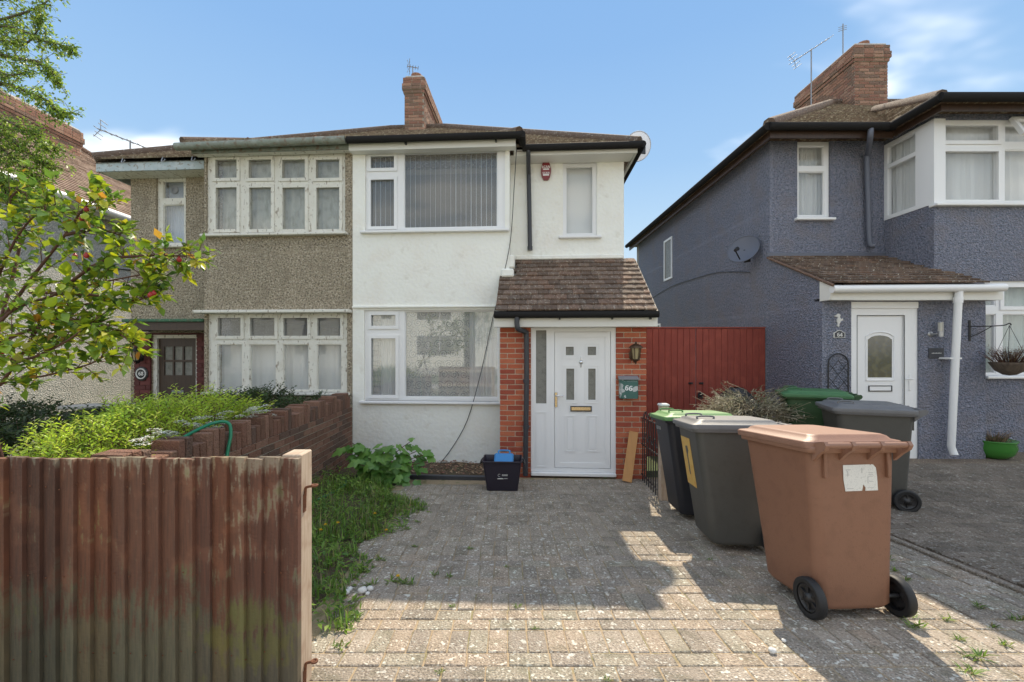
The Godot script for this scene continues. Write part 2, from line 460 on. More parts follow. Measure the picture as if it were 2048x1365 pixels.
	# paving: grey-brown concrete with pale grit and lichen
	var pv := tex("pave", 512, lin(0.335, 0.28, 0.222), [[1, 5, 4, 0.45, 0.85, lin(0.235, 0.195, 0.152), 0.85], [2, 90, 2, 0.56, 0.8, lin(0.56, 0.50, 0.42), 0.8], [3, 90, 2, 0.60, 0.80, lin(0.11, 0.09, 0.07), 0.8], [6, 9, 4, 0.6, 0.8, lin(0.15, 0.135, 0.09), 0.5], [4, 26, 2, 0.775, 0.80, lin(0.66, 0.64, 0.57), 0.95], [5, 48, 2, 0.79, 0.82, lin(0.66, 0.64, 0.57), 0.9]])
	var pn := bump("pvn", 512, 41, 120, 2, 5.0)
	k = 0
	for c in [lin(1, 1, 1), lin(0.86, 0.86, 0.87), lin(1.0, 0.95, 0.9), lin(0.9, 0.93, 0.9), lin(0.78, 0.78, 0.78)]:
		mat("paver%d" % k, c, 0.93, {"t": pv, "s": 0.62, "n": pn, "ns": 0.6}); k += 1
	mat("joint_sand", Color.WHITE, 1.0, {"t": tex("js", 256, lin(0.34, 0.26, 0.165), [[1, 40, 3, 0.5, 0.8, lin(0.22, 0.16, 0.10), 0.8], [2, 5, 3, 0.55, 0.75, lin(0.15, 0.15, 0.06), 0.8], [3, 90, 2, 0.65, 0.8, lin(0.42, 0.32, 0.2), 0.7]]), "s": 1.1})
	mat("tarmac", Color.WHITE, 0.9, {"t": tex("tar", 512, lin(0.177, 0.135, 0.101), [[1, 6, 4, 0.5, 0.85, lin(0.121, 0.093, 0.068), 0.8], [2, 120, 2, 0.55, 0.8, lin(0.323, 0.245, 0.171), 0.7], [3, 60, 2, 0.80, 0.84, lin(0.880, 0.809, 0.601), 0.9], [4, 30, 3, 0.78, 0.84, lin(0.262, 0.168, 0.068), 0.7]]), "s": 0.7, "n": pn, "ns": 0.7})
	mat("asphalt", Color.WHITE, 0.92, {"t": tex("asp", 256, lin(0.224, 0.224, 0.224), [[1, 60, 2, 0.5, 0.8, lin(0.411, 0.393, 0.374), 0.7], [2, 4, 3, 0.5, 0.9, lin(0.168, 0.168, 0.168), 0.7]]), "s": 0.5})
	mat("slab_grey", Color.WHITE, 0.92, {"t": tex("slg", 256, lin(0.405, 0.385, 0.351), [[1, 60, 2, 0.5, 0.8, lin(0.513, 0.486, 0.446), 0.7], [2, 4, 3, 0.5, 0.9, lin(0.297, 0.284, 0.257), 0.7]]), "s": 0.5})
	mat("soil", Color.WHITE, 1.0, {"t": tex("soil", 256, lin(0.098, 0.068, 0.044), [[1, 30, 4, 0.5, 0.8, lin(0.046, 0.034, 0.023), 0.8], [2, 60, 2, 0.7, 0.8, lin(0.260, 0.195, 0.130), 0.7], [3, 4, 3, 0.55, 0.85, lin(0.078, 0.098, 0.039), 0.6]]), "s": 1.2})
	mat("lawn", Color.WHITE, 1.0, {"t": tex("lawn", 256, lin(0.072, 0.098, 0.033), [[1, 40, 3, 0.5, 0.8, lin(0.039, 0.052, 0.019), 0.8], [2, 6, 3, 0.55, 0.85, lin(0.117, 0.104, 0.052), 0.6]]), "s": 0.6})
	mat("stain_red", Color.WHITE, 0.75, {"t": tex("gate", 512, lin(0.294, 0.059, 0.039), [[1, 40, 3, 0.45, 0.85, lin(0.218, 0.042, 0.031), 0.7, 0.06], [2, 90, 2, 0.6, 0.85, lin(0.163, 0.034, 0.023), 0.6, 0.05], [3, 4, 3, 0.5, 0.9, lin(0.360, 0.080, 0.051), 0.7]]), "s": 0.9})
	mat("bare_wood", Color.WHITE, 0.8, {"t": tex("bw", 256, lin(0.468, 0.370, 0.280), [[1, 40, 3, 0.45, 0.85, lin(0.337, 0.240, 0.171), 0.8, 0.06], [2, 60, 2, 0.6, 0.85, lin(0.580, 0.480, 0.388), 0.6, 0.08], [3, 5, 3, 0.5, 0.9, lin(0.327, 0.213, 0.144), 0.6]]), "s": 1.4})
	mat("pine", Color.WHITE, 0.6, {"t": tex("pine", 256, lin(0.50, 0.25, 0.085), [[1, 14, 2, 0.45, 0.85, lin(0.40, 0.19, 0.06), 0.8, 0.06]]), "s": 1.4})
	mat("dark_wood", Color.WHITE, 0.45, {"t": tex("dw", 256, lin(0.055, 0.030, 0.018), [[1, 30, 3, 0.45, 0.85, lin(0.03, 0.017, 0.011), 0.8, 0.06]]), "s": 1.4})
	mat("bark", Color.WHITE, 0.95, {"t": tex("bark", 128, lin(0.13, 0.10, 0.075), [[1, 10, 4, 0.45, 0.8, lin(0.06, 0.045, 0.035), 0.8, 0.3]]), "s": 3.0})
	mat("twig", lin(0.11, 0.05, 0.035), 0.8)
	mat("leaf", Color.WHITE, 0.42, {"vc": 1, "back": Color(1, 1, 1)})
	mat("dull_leaf", Color.WHITE, 0.6, {"vc": 1, "back": Color(0.7, 0.7, 0.7)})
	mat("flower", Color.WHITE, 0.7, {"vc": 1, "back": Color(0.4, 0.4, 0.4)})
	mat("stone", lin(0.66, 0.65, 0.62), 0.9)
	mat("cement", Color.WHITE, 0.95, {"t": tex("cem", 128, lin(0.46, 0.42, 0.37), [[1, 14, 4, 0.5, 0.8, lin(0.33, 0.30, 0.26), 0.8]]), "s": 1.0})
	mat("lead", lin(0.25, 0.26, 0.28), 0.6)
	mat("felt", Color.WHITE, 0.9, {"t": tex("felt", 128, lin(0.055, 0.15, 0.085), [[1, 6, 4, 0.55, 0.8, lin(0.10, 0.11, 0.07), 0.8], [2, 20, 3, 0.72, 0.8, lin(0.3, 0.3, 0.25), 0.8]]), "s": 1.0})
	mat("rubber", lin(0.016, 0.016, 0.017), 0.6)
	mat("hose", lin(0.012, 0.20, 0.10), 0.35)
	var fine := bump("plas", 256, 51, 90, 2, 1.5)
	var scuff := tex("scuff", 256, lin(0.92, 0.92, 0.92), [[1, 5, 4, 0.5, 0.9, lin(0.75, 0.74, 0.72), 0.6], [2, 50, 3, 0.7, 0.85, lin(1, 1, 1), 0.5], [3, 30, 4, 0.74, 0.82, lin(0.62, 0.6, 0.57), 0.5]])
	for q in [["bin_brown", lin(0.25, 0.122, 0.074)], ["bin_lid_brown", lin(0.30, 0.16, 0.107)], ["bin_grey", lin(0.078, 0.076, 0.068)], ["bin_lid_grey", lin(0.16, 0.16, 0.165)], ["bin_black", lin(0.020, 0.020, 0.026)], ["bin_green", lin(0.035, 0.085, 0.03)], ["bin_lid_green", lin(0.12, 0.27, 0.085)], ["bin_lid_mid_green", lin(0.055, 0.165, 0.06)]]:
		mat(q[0], q[1], 0.52, {"t": scuff, "s": 1.4, "n": fine, "ns": 0.25})

# ---------------------------------------------------------------- shared building pieces
# bricks in running bond in the x-y plane, facing +z; bricks are children of the mortar core
func brick_panel(parent: Node, xf: Transform3D, x0: float, x1: float, y0: float, y1: float, depth: float, kind: String, core: String, course := 0.075, length := 0.225, mortar := "mortar", ends := false, bdepth := 0.03):
	var mb := MB.new()
	mb.bar(Vector3(x0 + 0.004, y0, -depth), Vector3(x1 - 0.004, y1, -0.006))
	var o = part(mb, core, mats[mortar], parent, xf)
	if not shared.has("brick"):
		var b := MB.new()
		b.bev(Vector3.ZERO, Vector3(1, 1, 1), 0.035)
		shared["brick"] = b.mesh()
	var rows := int(round((y1 - y0) / course))
	var ch := (y1 - y0) / rows
	for r in rows:
		var x := x0 - (0.0 if r % 2 == 0 else length * 0.5) - 0.0
		while x < x1 - 0.01:
			var a := maxf(x, x0)
			var b2 := minf(x + length, x1)
			if b2 - a > 0.03:
				var l := b2 - a - (0.013 if b2 < x1 - 0.001 else 0.0)
				var dz := bdepth + rng.randf() * 0.003
				inst("brick", shared["brick"], mats["%s%d" % [kind, rng.randi() % 4]], o, Transform3D(Basis.from_scale(Vector3(l, ch - 0.013, dz)), Vector3(a + l * 0.5, y0 + (r + 0.5) * ch, dz * 0.5 - bdepth + 0.004 + rng.randf() * 0.002)))
			x += length
	return o
# rows of roof tiles between a bottom edge a-b and a top edge d-c, each tile its own slightly tilted face
func tile_field(mb: MB, a: Vector3, b: Vector3, c: Vector3, d: Vector3, row: float, wide: float, up: Vector3, lift := 0.02):
	var u := (b - a).normalized()
	var nrm := (b - a).cross(d - a).normalized()
	if nrm.dot(up) < 0: nrm = -nrm
	var w := (d - a) - u * (d - a).dot(u)
	if w.length() < 0.01: w = (c - a) - u * (c - a).dot(u)
	var rows := int(ceil(w.length() / row))
	for r in rows:
		var t0 := float(r) / rows
		var t1 := float(r + 1) / rows
		var tm := (t0 + t1) * 0.5
		var s0 := (a.lerp(d, tm) - a).dot(u)
		var s1 := (b.lerp(c, tm) - a).dot(u)
		var s: float = floor(s0 / wide) * wide + (wide * 0.5 if r % 2 else 0.0)
		while s < s1:
			var e0 := maxf(s, s0)
			var e1 := minf(s + wide, s1)
			if e1 - e0 > 0.01:
				var l := lift * (0.8 + rng.randf() * 0.5)
				var g := 0.8 + rng.randf() * 0.3
				mb.col = Color(g, g * (0.96 + rng.randf() * 0.06), g * (0.94 + rng.randf() * 0.08))
				var p := a + u * (e0 + 0.002) + w * t0 + nrm * l
				var q := a + u * (e1 - 0.002) + w * t0 + nrm * l
				var p2 := a + u * (e0 + 0.002) + w * t1 + nrm * 0.002
				var q2 := a + u * (e1 - 0.002) + w * t1 + nrm * 0.002
				mb.quad(p, q, q2, p2, nrm)
				mb.quad(a + u * e0 + w * t0 - nrm * 0.01, a + u * e1 + w * t0 - nrm * 0.01, q, p, -w)
			s += wide
	mb.col = Color(0.5, 0.5, 0.5)
	mb.quad(a - nrm * 0.012, b - nrm * 0.012, c - nrm * 0.012, d - nrm * 0.012, nrm)
	mb.col = Color.WHITE
# one plain tile, cambered across: 1 wide (x), 1 long (z, up the slope is -z), front edge at z = 0.5
func tile_mesh() -> Mesh:
	if shared.has("tile"): return shared["tile"]
	var mb := MB.new()
	var rows := []
	for z in [0.5, 0.46, -0.5]:
		var row := PackedVector3Array()
		for k in 5:
			var x := -0.5 + k / 4.0
			row.append(Vector3(x * 0.985, 0.5 + (0.22 - x * x * 0.9) - (0.12 if z == 0.5 else 0.0), z + (0.012 * cos(x * 6.0) if z > 0 else 0.0)))
		rows.append(row)
	mb.grid(rows)
	var f := []
	for yy in [-0.5, 0.5]:
		var row2 := PackedVector3Array()
		for k in 5: row2.append(Vector3(rows[0][k].x, rows[0][k].y if yy > 0 else -0.5, rows[0][k].z))
		f.append(row2)
	mb.grid(f)
	for sx in [0, 4]:
		mb.quad(rows[0][sx], rows[2][sx], Vector3(rows[2][sx].x, -0.5, -0.5), Vector3(rows[0][sx].x, -0.5, 0.5), Vector3(-1 if sx == 0 else 1, 0, 0))
	shared["tile"] = mb.mesh()
	return shared["tile"]
# single tiles laid from an eave line (left, right) up to a top line; skip(x, z) leaves a tile out
func tile_roof(parent: Node, called: String, l: Vector3, r: Vector3, top_l: Vector3, row: float, wide: float, skip: Callable):
	var u := (r - l)
	var up := (top_l - l) - u.normalized() * (top_l - l).dot(u.normalized())
	var rows := int(round(up.length() / row))
	var cols := int(round(u.length() / wide))
	var b := Basis(u.normalized(), up.normalized().cross(u.normalized()) * -1.0, -up.normalized())
	if b.y.y < 0: b.y = -b.y
	var core := MB.new()
	core.quad(l - b.y * 0.03, r - b.y * 0.03, r + up - b.y * 0.03, l + up - b.y * 0.03, Vector3.UP)
	var o = null
	var items := []
	for i in rows:
		for j in range(-1, cols + 1):
			var x := (j + 0.5 + (0.5 if i % 2 else 0.0)) / cols
			var w := 1.0
			var lo := x - 0.5 / cols
			var hi := x + 0.5 / cols
			lo = maxf(lo, 0.0); hi = minf(hi, 1.0)
			w = (hi - lo) * cols
			if w < 0.2: continue
			x = (lo + hi) * 0.5
			var p := l + u * x + up * ((i + 0.6) / rows)
			if skip.call(p): continue
			var tilt := Basis(b.x, -0.022 / row + rng.randf_range(-0.012, 0.012))
			items.append([Transform3D(tilt * b * Basis(Vector3.UP, rng.randf_range(-0.012, 0.012)) * Basis.from_scale(Vector3(u.length() / cols * w * 0.985, 0.020, up.length() / rows * 1.22)), p + b.y * (0.012 + rng.randf() * 0.004)), "tile%d" % [0, 0, 1, 2, 3][rng.randi() % 5]])
	var hold := MeshInstance3D.new()
	hold.name = called
	var cm := MB.new()
	# battens under the tiles
	for i in rows:
		var a := l + up * ((i + 0.5) / rows) - b.y * 0.02
		cm.box(a + u * 0.5, Vector3(u.length() - 0.3, 0.02, 0.03), b)
	hold.mesh = cm.mesh(mats["dark_wood"])
	parent.add_child(hold, true)
	for it in items: inst("tile", tile_mesh(), mats[it[1]], hold, it[0])
	return hold
func curtain(mb: MB, x0: float, x1: float, y0: float, y1: float, z: float, folds: float, amp: float, seed_ := 1):
	var nz := noise(seed_, 2.0, 2)
	var rows := []
	for j in 5:
		var row := PackedVector3Array()
		var ty := j / 4.0
		for i in 61:
			var t := i / 60.0
			var x := lerpf(x0, x1, t)
			row.append(Vector3(x, lerpf(y0, y1, ty), z + amp * sin(t * folds * TAU + 1.5 * nz.get_noise_2d(t * 3.0, 0.3) * TAU) * (1.0 - 0.35 * ty) + amp * 0.5 * nz.get_noise_2d(t * 8.0, ty)))
		rows.append(row)
	mb.grid(rows)
# a window set in a wall plane: outer and panes are pixel rectangles
func window(parent: Node, t: Transform3D, outer: Array, panes: Array, c: float, fm: String, sashes := [], gm := "glass"):
	var o := rect(t, outer[0], outer[1], outer[2], outer[3], c)
	var holes := []
	for p in panes: holes.append(rect(t, p[0], p[1], p[2], p[3], c))
	var z := c - 0.035
	var mb := MB.new()
	mb.slab(o[0], o[2], o[1], o[3], holes, z, 0.07)
	var w = part(mb, "window", mats[fm], parent)
	for i in holes.size():
		var h: Array = holes[i]
		if i in sashes:
			var s := MB.new()
			s.frame([h[0] - 0.035, h[1] - 0.035, h[2] + 0.035, h[3] + 0.035], 0.052, z + 0.016, z + 0.002)
			part(s, "sash", mats[fm], w)
		else:
			var s2 := MB.new()
			s2.frame([h[0] - 0.001, h[1] - 0.001, h[2] + 0.001, h[3] + 0.001], 0.014, z - 0.012, z - 0.05)
			part(s2, "bead", mats[fm], w)
		var g := MB.new()
		g.quad(Vector3(h[0], h[1], z - 0.03), Vector3(h[2], h[1], z - 0.03), Vector3(h[2], h[3], z - 0.03), Vector3(h[0], h[3], z - 0.03), Vector3.BACK)
		part(g, "pane", mats[gm], w)
	return w
func sill(parent: Node, r: Array, z: float, m: String, over := 0.04, proud := 0.07, th := 0.04):
	var mb := MB.new()
	mb.bev(Vector3((r[0] + r[2]) * 0.5, r[1] - th * 0.5, z + proud * 0.5 - 0.03), Vector3(r[2] - r[0] + over * 2, th, proud + 0.06), 0.008)
	return part(mb, "window_sill", mats[m], parent)
func pipe(parent: Node, called: String, pts: Array, r: float, m: String, sides := 10):
	var mb := MB.new()
	mb.tube(pts, r, sides)
	return part(mb, called, mats[m], parent)
func text_on(parent: Node, called: String, s: String, h: float, xf: Transform3D, m: String, font := "Droid Sans"):
	var tm := TextMesh.new()
	var f := SystemFont.new()
	f.font_names = [font]; f.font_weight = 700
	tm.font = f; tm.text = s; tm.font_size = 64; tm.pixel_size = h / 46.0; tm.depth = 0.003
	tm.material = mats[m]
	var o := MeshInstance3D.new()
	o.name = called; o.mesh = tm; o.transform = xf
	parent.add_child(o, true)
	return o
func smooth(pts: Array, per := 6) -> PackedVector3Array:
	var out := PackedVector3Array()
	for i in pts.size() - 1:
		for k in per:
			out.append(pts[i].cubic_interpolate(pts[i + 1], pts[max(i - 1, 0)], pts[min(i + 2, pts.size() - 1)], float(k) / per))
	out.append(pts[-1])
	return out

# ---------------------------------------------------------------- the semi-detached pair
var TP: Transform3D        # frame of the pair: x along the front, z towards the street, origin at the party line on the bay front
const MAIN := -0.45
const PZ := 0.55
var pair := {}

func fascia(parent, called, a: Vector3, b: Vector3, m: String):
	var mb := MB.new(); mb.bar(a, b)
	return part(mb, called, mats[m], parent)

func make_pair():
	TP = Transform3D(Basis(Vector3.UP, deg_to_rad(-3.5)), Vector3(-2.436, 0, -6.95))
	var ye := hp(TP, 1150, 297, -0.15).y - 0.03      # main eave
	var yb := hp(TP, 860, 277, 0.2).y - 0.03         # bay eave
	var xr := hp(TP, 1248, 400, MAIN).x
	var xl := hp(TP, 261, 450, MAIN).x
	var bx := hp(TP, 1019, 380, 0).x
	var bl := hp(TP, 408, 400, 0).x
	var zf := -0.1
	var zb := -7.75
	var zr := (zf + zb) * 0.5
	var yr := ye + 0.06 + (zf - zr) * tan(deg_to_rad(31.0))
	pair = {"ye": ye, "yb": yb, "xr": xr, "xl": xl, "bx": bx, "bl": bl, "yr": yr, "zr": zr}
	white_house(ye, yb, xr, bx, zf, zb, zr, yr)
	grey_house(ye, yb, xl, bl, zf, zb, zr, yr)
	pair_chimney(zr, yr)

func roof_half(h, s: float, xe: float, bxe: float, ye: float, yb: float, zf: float, zb: float, zr: float, yr: float):
	# s = 1 for the right half, -1 for the left half
	var y0 := ye + 0.06
	var ap := (absf(xe) - (zf - zr)) * s
	var mb := MB.new()
	tile_field(mb, Vector3(0, y0, zf), Vector3(xe, y0, zf), Vector3(ap, yr, zr), Vector3(0, yr, zr), 0.11, 0.17, Vector3.UP)
	tile_field(mb, Vector3(xe, y0, zf), Vector3(xe, y0, zb), Vector3(ap, yr, zr), Vector3(ap, yr, zr), 0.11, 0.17, Vector3.UP)
	mb.quad(Vector3(0, y0, zb), Vector3(xe, y0, zb), Vector3(ap, yr, zr), Vector3(0, yr, zr), Vector3.UP)
	# bay roof
	var zt := -1.5
	var yt := y0 + (zf - zt) * tan(deg_to_rad(31.0)) + 0.02
	tile_field(mb, Vector3(0, yb + 0.06, 0.26), Vector3(bxe, yb + 0.06, 0.26), Vector3(bxe - 0.5 * s, yt, zt), Vector3(0, yt, zt), 0.11, 0.17, Vector3.UP)
	tile_field(mb, Vector3(bxe, yb + 0.06, 0.26), Vector3(bxe, y0 + 0.1, -0.3), Vector3(bxe - 0.5 * s, yt, zt), Vector3(bxe - 0.5 * s, yt, zt), 0.11, 0.17, Vector3.UP)
	# soffit
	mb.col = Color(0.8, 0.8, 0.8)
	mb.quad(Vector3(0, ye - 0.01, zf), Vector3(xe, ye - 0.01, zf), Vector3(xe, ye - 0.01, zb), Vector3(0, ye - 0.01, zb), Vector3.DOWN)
	var roof = part(mb, "roof", mats["roof"], h)
	var hip := MB.new()
	hip.tube([Vector3(xe, y0 + 0.02, zf), Vector3(ap, yr + 0.03, zr)], 0.085, 8)
	part(hip, "hip_tiles", mats["tile1"], roof)
	var rid := MB.new()
	rid.tube([Vector3(ap, yr + 0.03, zr), Vector3(0.002 * s, yr + 0.03, zr)], 0.085, 8)
	part(rid, "ridge_tiles", mats["tile1"], roof)
	var bh := MB.new()
	bh.tube([Vector3(bxe, yb + 0.08, 0.26), Vector3(bxe - 0.5 * s, yt + 0.03, zt)], 0.06, 8)
	part(bh, "hip_tiles", mats["tile3"], roof)
	return roof

func shell(h, s: float, xa: float, m: String, ye: float):
	# side wall, back wall and half of the party wall, floors
	var mb := MB.new()
	mb.bar(Vector3(xa, -0.4, MAIN - 0.2), Vector3(xa - 0.25 * s, ye, -7.4))
	part(mb, "side_wall", mats[m], h)
	var b := MB.new()
	b.bar(Vector3(xa, -0.4, -7.4), Vector3(0.01 * s, ye, -7.65))
	part(b, "back_wall", mats[m], h)
	var p := MB.new()
	p.bar(Vector3(0.006 * s, -0.4, -0.21), Vector3(0.1 * s, ye, -7.39))
	part(p, "party_wall", mats["room"], h)
	var f := MB.new()
	f.bar(Vector3(0.1 * s, 2.55, -0.66), Vector3(xa - 0.26 * s, 2.75, -7.39))
	f.bar(Vector3(0.1 * s, -0.1, -0.66), Vector3(xa - 0.26 * s, 0.12, -7.39))
	f.bar(Vector3(0.1 * s, ye - 0.12, -0.66), Vector3(xa - 0.26 * s, ye - 0.03, -7.39))
	part(f, "floor", mats["room"], h)

func white_house(ye, yb, xr, bx, zf, zb, zr, yr):
	var h = thing("semi_detached_house", "white rendered semi-detached house with red brick porch and tiled porch roof", "house", TP)
	# walls
	var up := [730, 297, 1010, 461]
	var dn := [728, 620, 998, 803]
	var small := [1126, 322, 1194, 473]
	var wr := rect(TP, small[0], small[1], small[2], small[3], MAIN)
	var ur := rect(TP, up[0], up[1], up[2], up[3], 0)
	var dr := rect(TP, dn[0], dn[1], dn[2], dn[3], 0)
	var mb := MB.new()
	mb.slab(bx, xr, -0.4, ye, [wr], MAIN, 0.2)
	part(mb, "front_wall", mats["render_white"], h)
	var bw := MB.new()
	bw.slab(0.0, bx, -0.4, yb, [ur, dr], 0.0, 0.2)
	bw.bar(Vector3(bx - 0.15, -0.4, -0.2), Vector3(bx, yb, MAIN + 0.002))
	part(bw, "bay_wall", mats["render_white"], h)
	# shallow band under the upper window and above the lower one
	var bd := MB.new()
	bd.bev(Vector3(bx * 0.5, hp(TP, 860, 614, 0.0).y, 0.008), Vector3(bx, 0.035, 0.05), 0.008)
	part(bd, "drip_band", mats["render_white"], h)
	shell(h, 1.0, xr, "render_white", ye)
	# upper bay window with vertical blinds
	var w1 = window(h, TP, up, [[738, 309, 789, 337], [738, 356, 789, 454], [806, 302, 995, 454]], 0.0, "upvc", [0, 1])
	sill(h, ur, 0.0, "upvc", 0.06)
	var ra := rect(TP, 806, 302, 995, 454, 0)
	var rb := rect(TP, 738, 302, 789, 454, 0)
	var x: float = rb[0] - 0.05
	var slat := MB.new()
	slat.box(Vector3.ZERO, Vector3(0.085, ra[3] - ra[1] + 0.06, 0.0015))
	var sm := slat.mesh(mats["blind"])
	while x < ra[2] + 0.03:
		var an := deg_to_rad(78.0 + rng.randf_range(-5, 5))
		inst("slat", sm, null, w1, Transform3D(Basis(Vector3.UP, -an), Vector3(x, (ra[1] + ra[3]) * 0.5, -0.2)))
		x += 0.083
	var hr := MB.new()
	hr.bar(Vector3(rb[0] - 0.1, ra[3] + 0.03, -0.225), Vector3(ra[2] + 0.06, ra[3] + 0.06, -0.175))
	part(hr, "head_rail", mats["upvc"], w1)
	# lower bay window with lace
	var w2 = window(h, TP, dn, [[739, 628, 792, 654], [739, 675, 792, 793], [808, 622, 996, 796]], 0.0, "upvc", [0, 1], "mirror_glass")
	sill(h, dr, 0.0, "upvc", 0.06)
	var rc := rect(TP, 808, 622, 996, 796, 0)
	var rd := rect(TP, 739, 628, 792, 793, 0)
	var c1 := MB.new()
	var split: float = lerpf(rc[0], rc[2], 0.68)
	curtain(c1, rc[0] - 0.06, split, rc[1] - 0.05, rc[3] + 0.1, -0.2, 7, 0.012, 3)
	part(c1, "lace_curtain", lace_mat(), w2)
	var c2 := MB.new()
	curtain(c2, split - 0.03, rc[2] + 0.1, rc[1] - 0.05, rc[3] + 0.1, -0.235, 5, 0.02, 4)
	part(c2, "net_curtain", mats["net"], w2)
	var c3 := MB.new()
	curtain(c3, rd[0] + 0.1, rd[2] - 0.08, rd[1] - 0.05, rd[3] + 0.1, -0.22, 3, 0.02, 5)
	part(c3, "net_curtain", mats["net"], w2)
	var c4 := MB.new()
	curtain(c4, rd[0] - 0.08, rd[0] + 0.12, rd[1] - 0.05, rd[3] + 0.1, -0.2, 2, 0.012, 6)
	part(c4, "lace_curtain", lace_mat(), w2)
	# small upper window, frosted, with a pulled blind
	window(h, TP, small, [[1132, 331, 1187, 467]], MAIN, "upvc")
	sill(h, wr, MAIN, "upvc", 0.07)
	var bl := MB.new()
	bl.bar(Vector3(wr[0] + 0.02, wr[1], MAIN - 0.16), Vector3(wr[2] - 0.02, wr[3], MAIN - 0.155))
	part(bl, "roller_blind", mats["net"], h)
	# roof, fascias, gutters
	var xe: float = xr + 0.16
	roof_half(h, 1.0, xe, bx + 0.16, ye, yb, zf, zb, zr, yr)
	fascia(h, "fascia", Vector3(bx + 0.06, ye - 0.075, zf - 0.02), Vector3(xe - 0.02, ye + 0.02, zf - 0.05), "white_paint")
	fascia(h, "soffit_board", Vector3(bx, ye - 0.075, MAIN), Vector3(xe - 0.06, ye - 0.055, zf - 0.05), "white_paint")
	fascia(h, "bay_fascia", Vector3(0, yb - 0.10, 0.12), Vector3(bx + 0.1, yb + 0.03, 0.15), "white_paint")
	fascia(h, "bay_soffit", Vector3(0, yb - 0.10, 0.0), Vector3(bx + 0.1, yb - 0.08, 0.12), "white_paint")
	fascia(h, "bay_fascia", Vector3(bx + 0.07, yb - 0.10, MAIN + 0.02), Vector3(bx + 0.1, yb + 0.03, 0.118), "white_paint")
	fascia(h, "verge_board", Vector3(xe - 0.05, ye - 0.075, zf - 0.06), Vector3(xe - 0.02, ye + 0.02, zb), "white_paint")
	var g := MB.new()
	g.tube([Vector3(bx + 0.2, ye + 0.02, zf + 0.04), Vector3(xe + 0.04, ye + 0.02, zf + 0.04)], 0.055, 10)
	g.tube([Vector3(xe + 0.04, ye + 0.02, zf + 0.07), Vector3(xe + 0.04, ye + 0.02, zb)], 0.055, 10)
	part(g, "gutter", mats["gutter_black"], h)
	var g2 := MB.new()
	g2.tube([Vector3(0.01, yb + 0.03, 0.23), Vector3(bx + 0.2, yb + 0.03, 0.23)], 0.055, 10)
	g2.tube([Vector3(bx + 0.2, yb + 0.03, 0.26), Vector3(bx + 0.2, yb + 0.01, -0.02)], 0.055, 10)
	part(g2, "bay_gutter", mats["gutter_black"], h)
	for gx in [0.9, 2.3]:
		fascia(h, "gutter_bracket", Vector3(gx, yb - 0.04, 0.151), Vector3(gx + 0.025, yb + 0.02, 0.2), "black_plastic")
	# downpipe on the upper wall
	var d0 := hp(TP, 1057, 310, MAIN + 0.06)
	var d1 := hp(TP, 1060, 497, MAIN + 0.06)
	pipe(h, "downpipe", smooth([Vector3(d0.x, ye, zf + 0.03), Vector3(d0.x, ye - 0.08, zf), Vector3(d0.x, ye - 0.25, MAIN + 0.07), d0 + Vector3(0, -0.2, 0.0), (d0 + d1) * 0.5, d1]), 0.036, "dark_pipe")
	pipe(h, "pipe_socket", [d1 + Vector3(0, 0.03, 0), d1 + Vector3(0, -0.03, 0)], 0.044, "dark_pipe")
	# loose cable down the front
	var cb := []
	for q in [[1033, 300, 0.12], [1028, 380, 0.04], [1021, 480, 0.03], [1005, 560, 0.03], [985, 640, 0.03], [962, 745, 0.02], [935, 840, 0.02], [905, 895, 0.02], [880, 928, 0.03]]:
		cb.append(hp(TP, q[0], q[1], q[2]))
	pipe(h, "cable", smooth(cb, 4), 0.006, "iron", 5)
	porch(h, bx, xr)
	# alarm box
	var ap := hp(TP, 1092, 342, MAIN + 0.03)
	var al = thing("alarm_box", "oval dark red burglar alarm box with white lettering on white wall", "alarm box", TP * Transform3D(Basis(), ap))
	var bo := MB.new()
	var pl := PackedVector2Array()
	for k in 28: pl.append(Vector2(cos(TAU * k / 28) * 0.082, sin(TAU * k / 28) * 0.165).clamp(Vector2(-1, -0.152), Vector2(1, 0.152)))
	bo.prism(pl, -0.03, 0.02)
	part(bo, "casing", mat("alarm_red", lin(0.22, 0.035, 0.035), 0.4), al)
	var bz := MB.new()
	var pl2 := PackedVector2Array()
	for p in pl: pl2.append(p * 0.8)
	bz.prism(pl2, 0.021, 0.026)
	part(bz, "face", mat("alarm_face", lin(0.26, 0.03, 0.035), 0.3), al)
	for q in [["SCAN", 0.055, 0.040], ["SCAN", -0.045, 0.032]]:
		text_on(al, "lettering", q[0], q[2], Transform3D(Basis(), Vector3(0, q[1], 0.028)), "upvc")
	var st := MB.new()
	for yy in [0.006, -0.088]: st.bar(Vector3(-0.05, yy, 0.026), Vector3(0.05, yy + 0.022, 0.029))
	part(st, "print_bar", mats["upvc"], al)

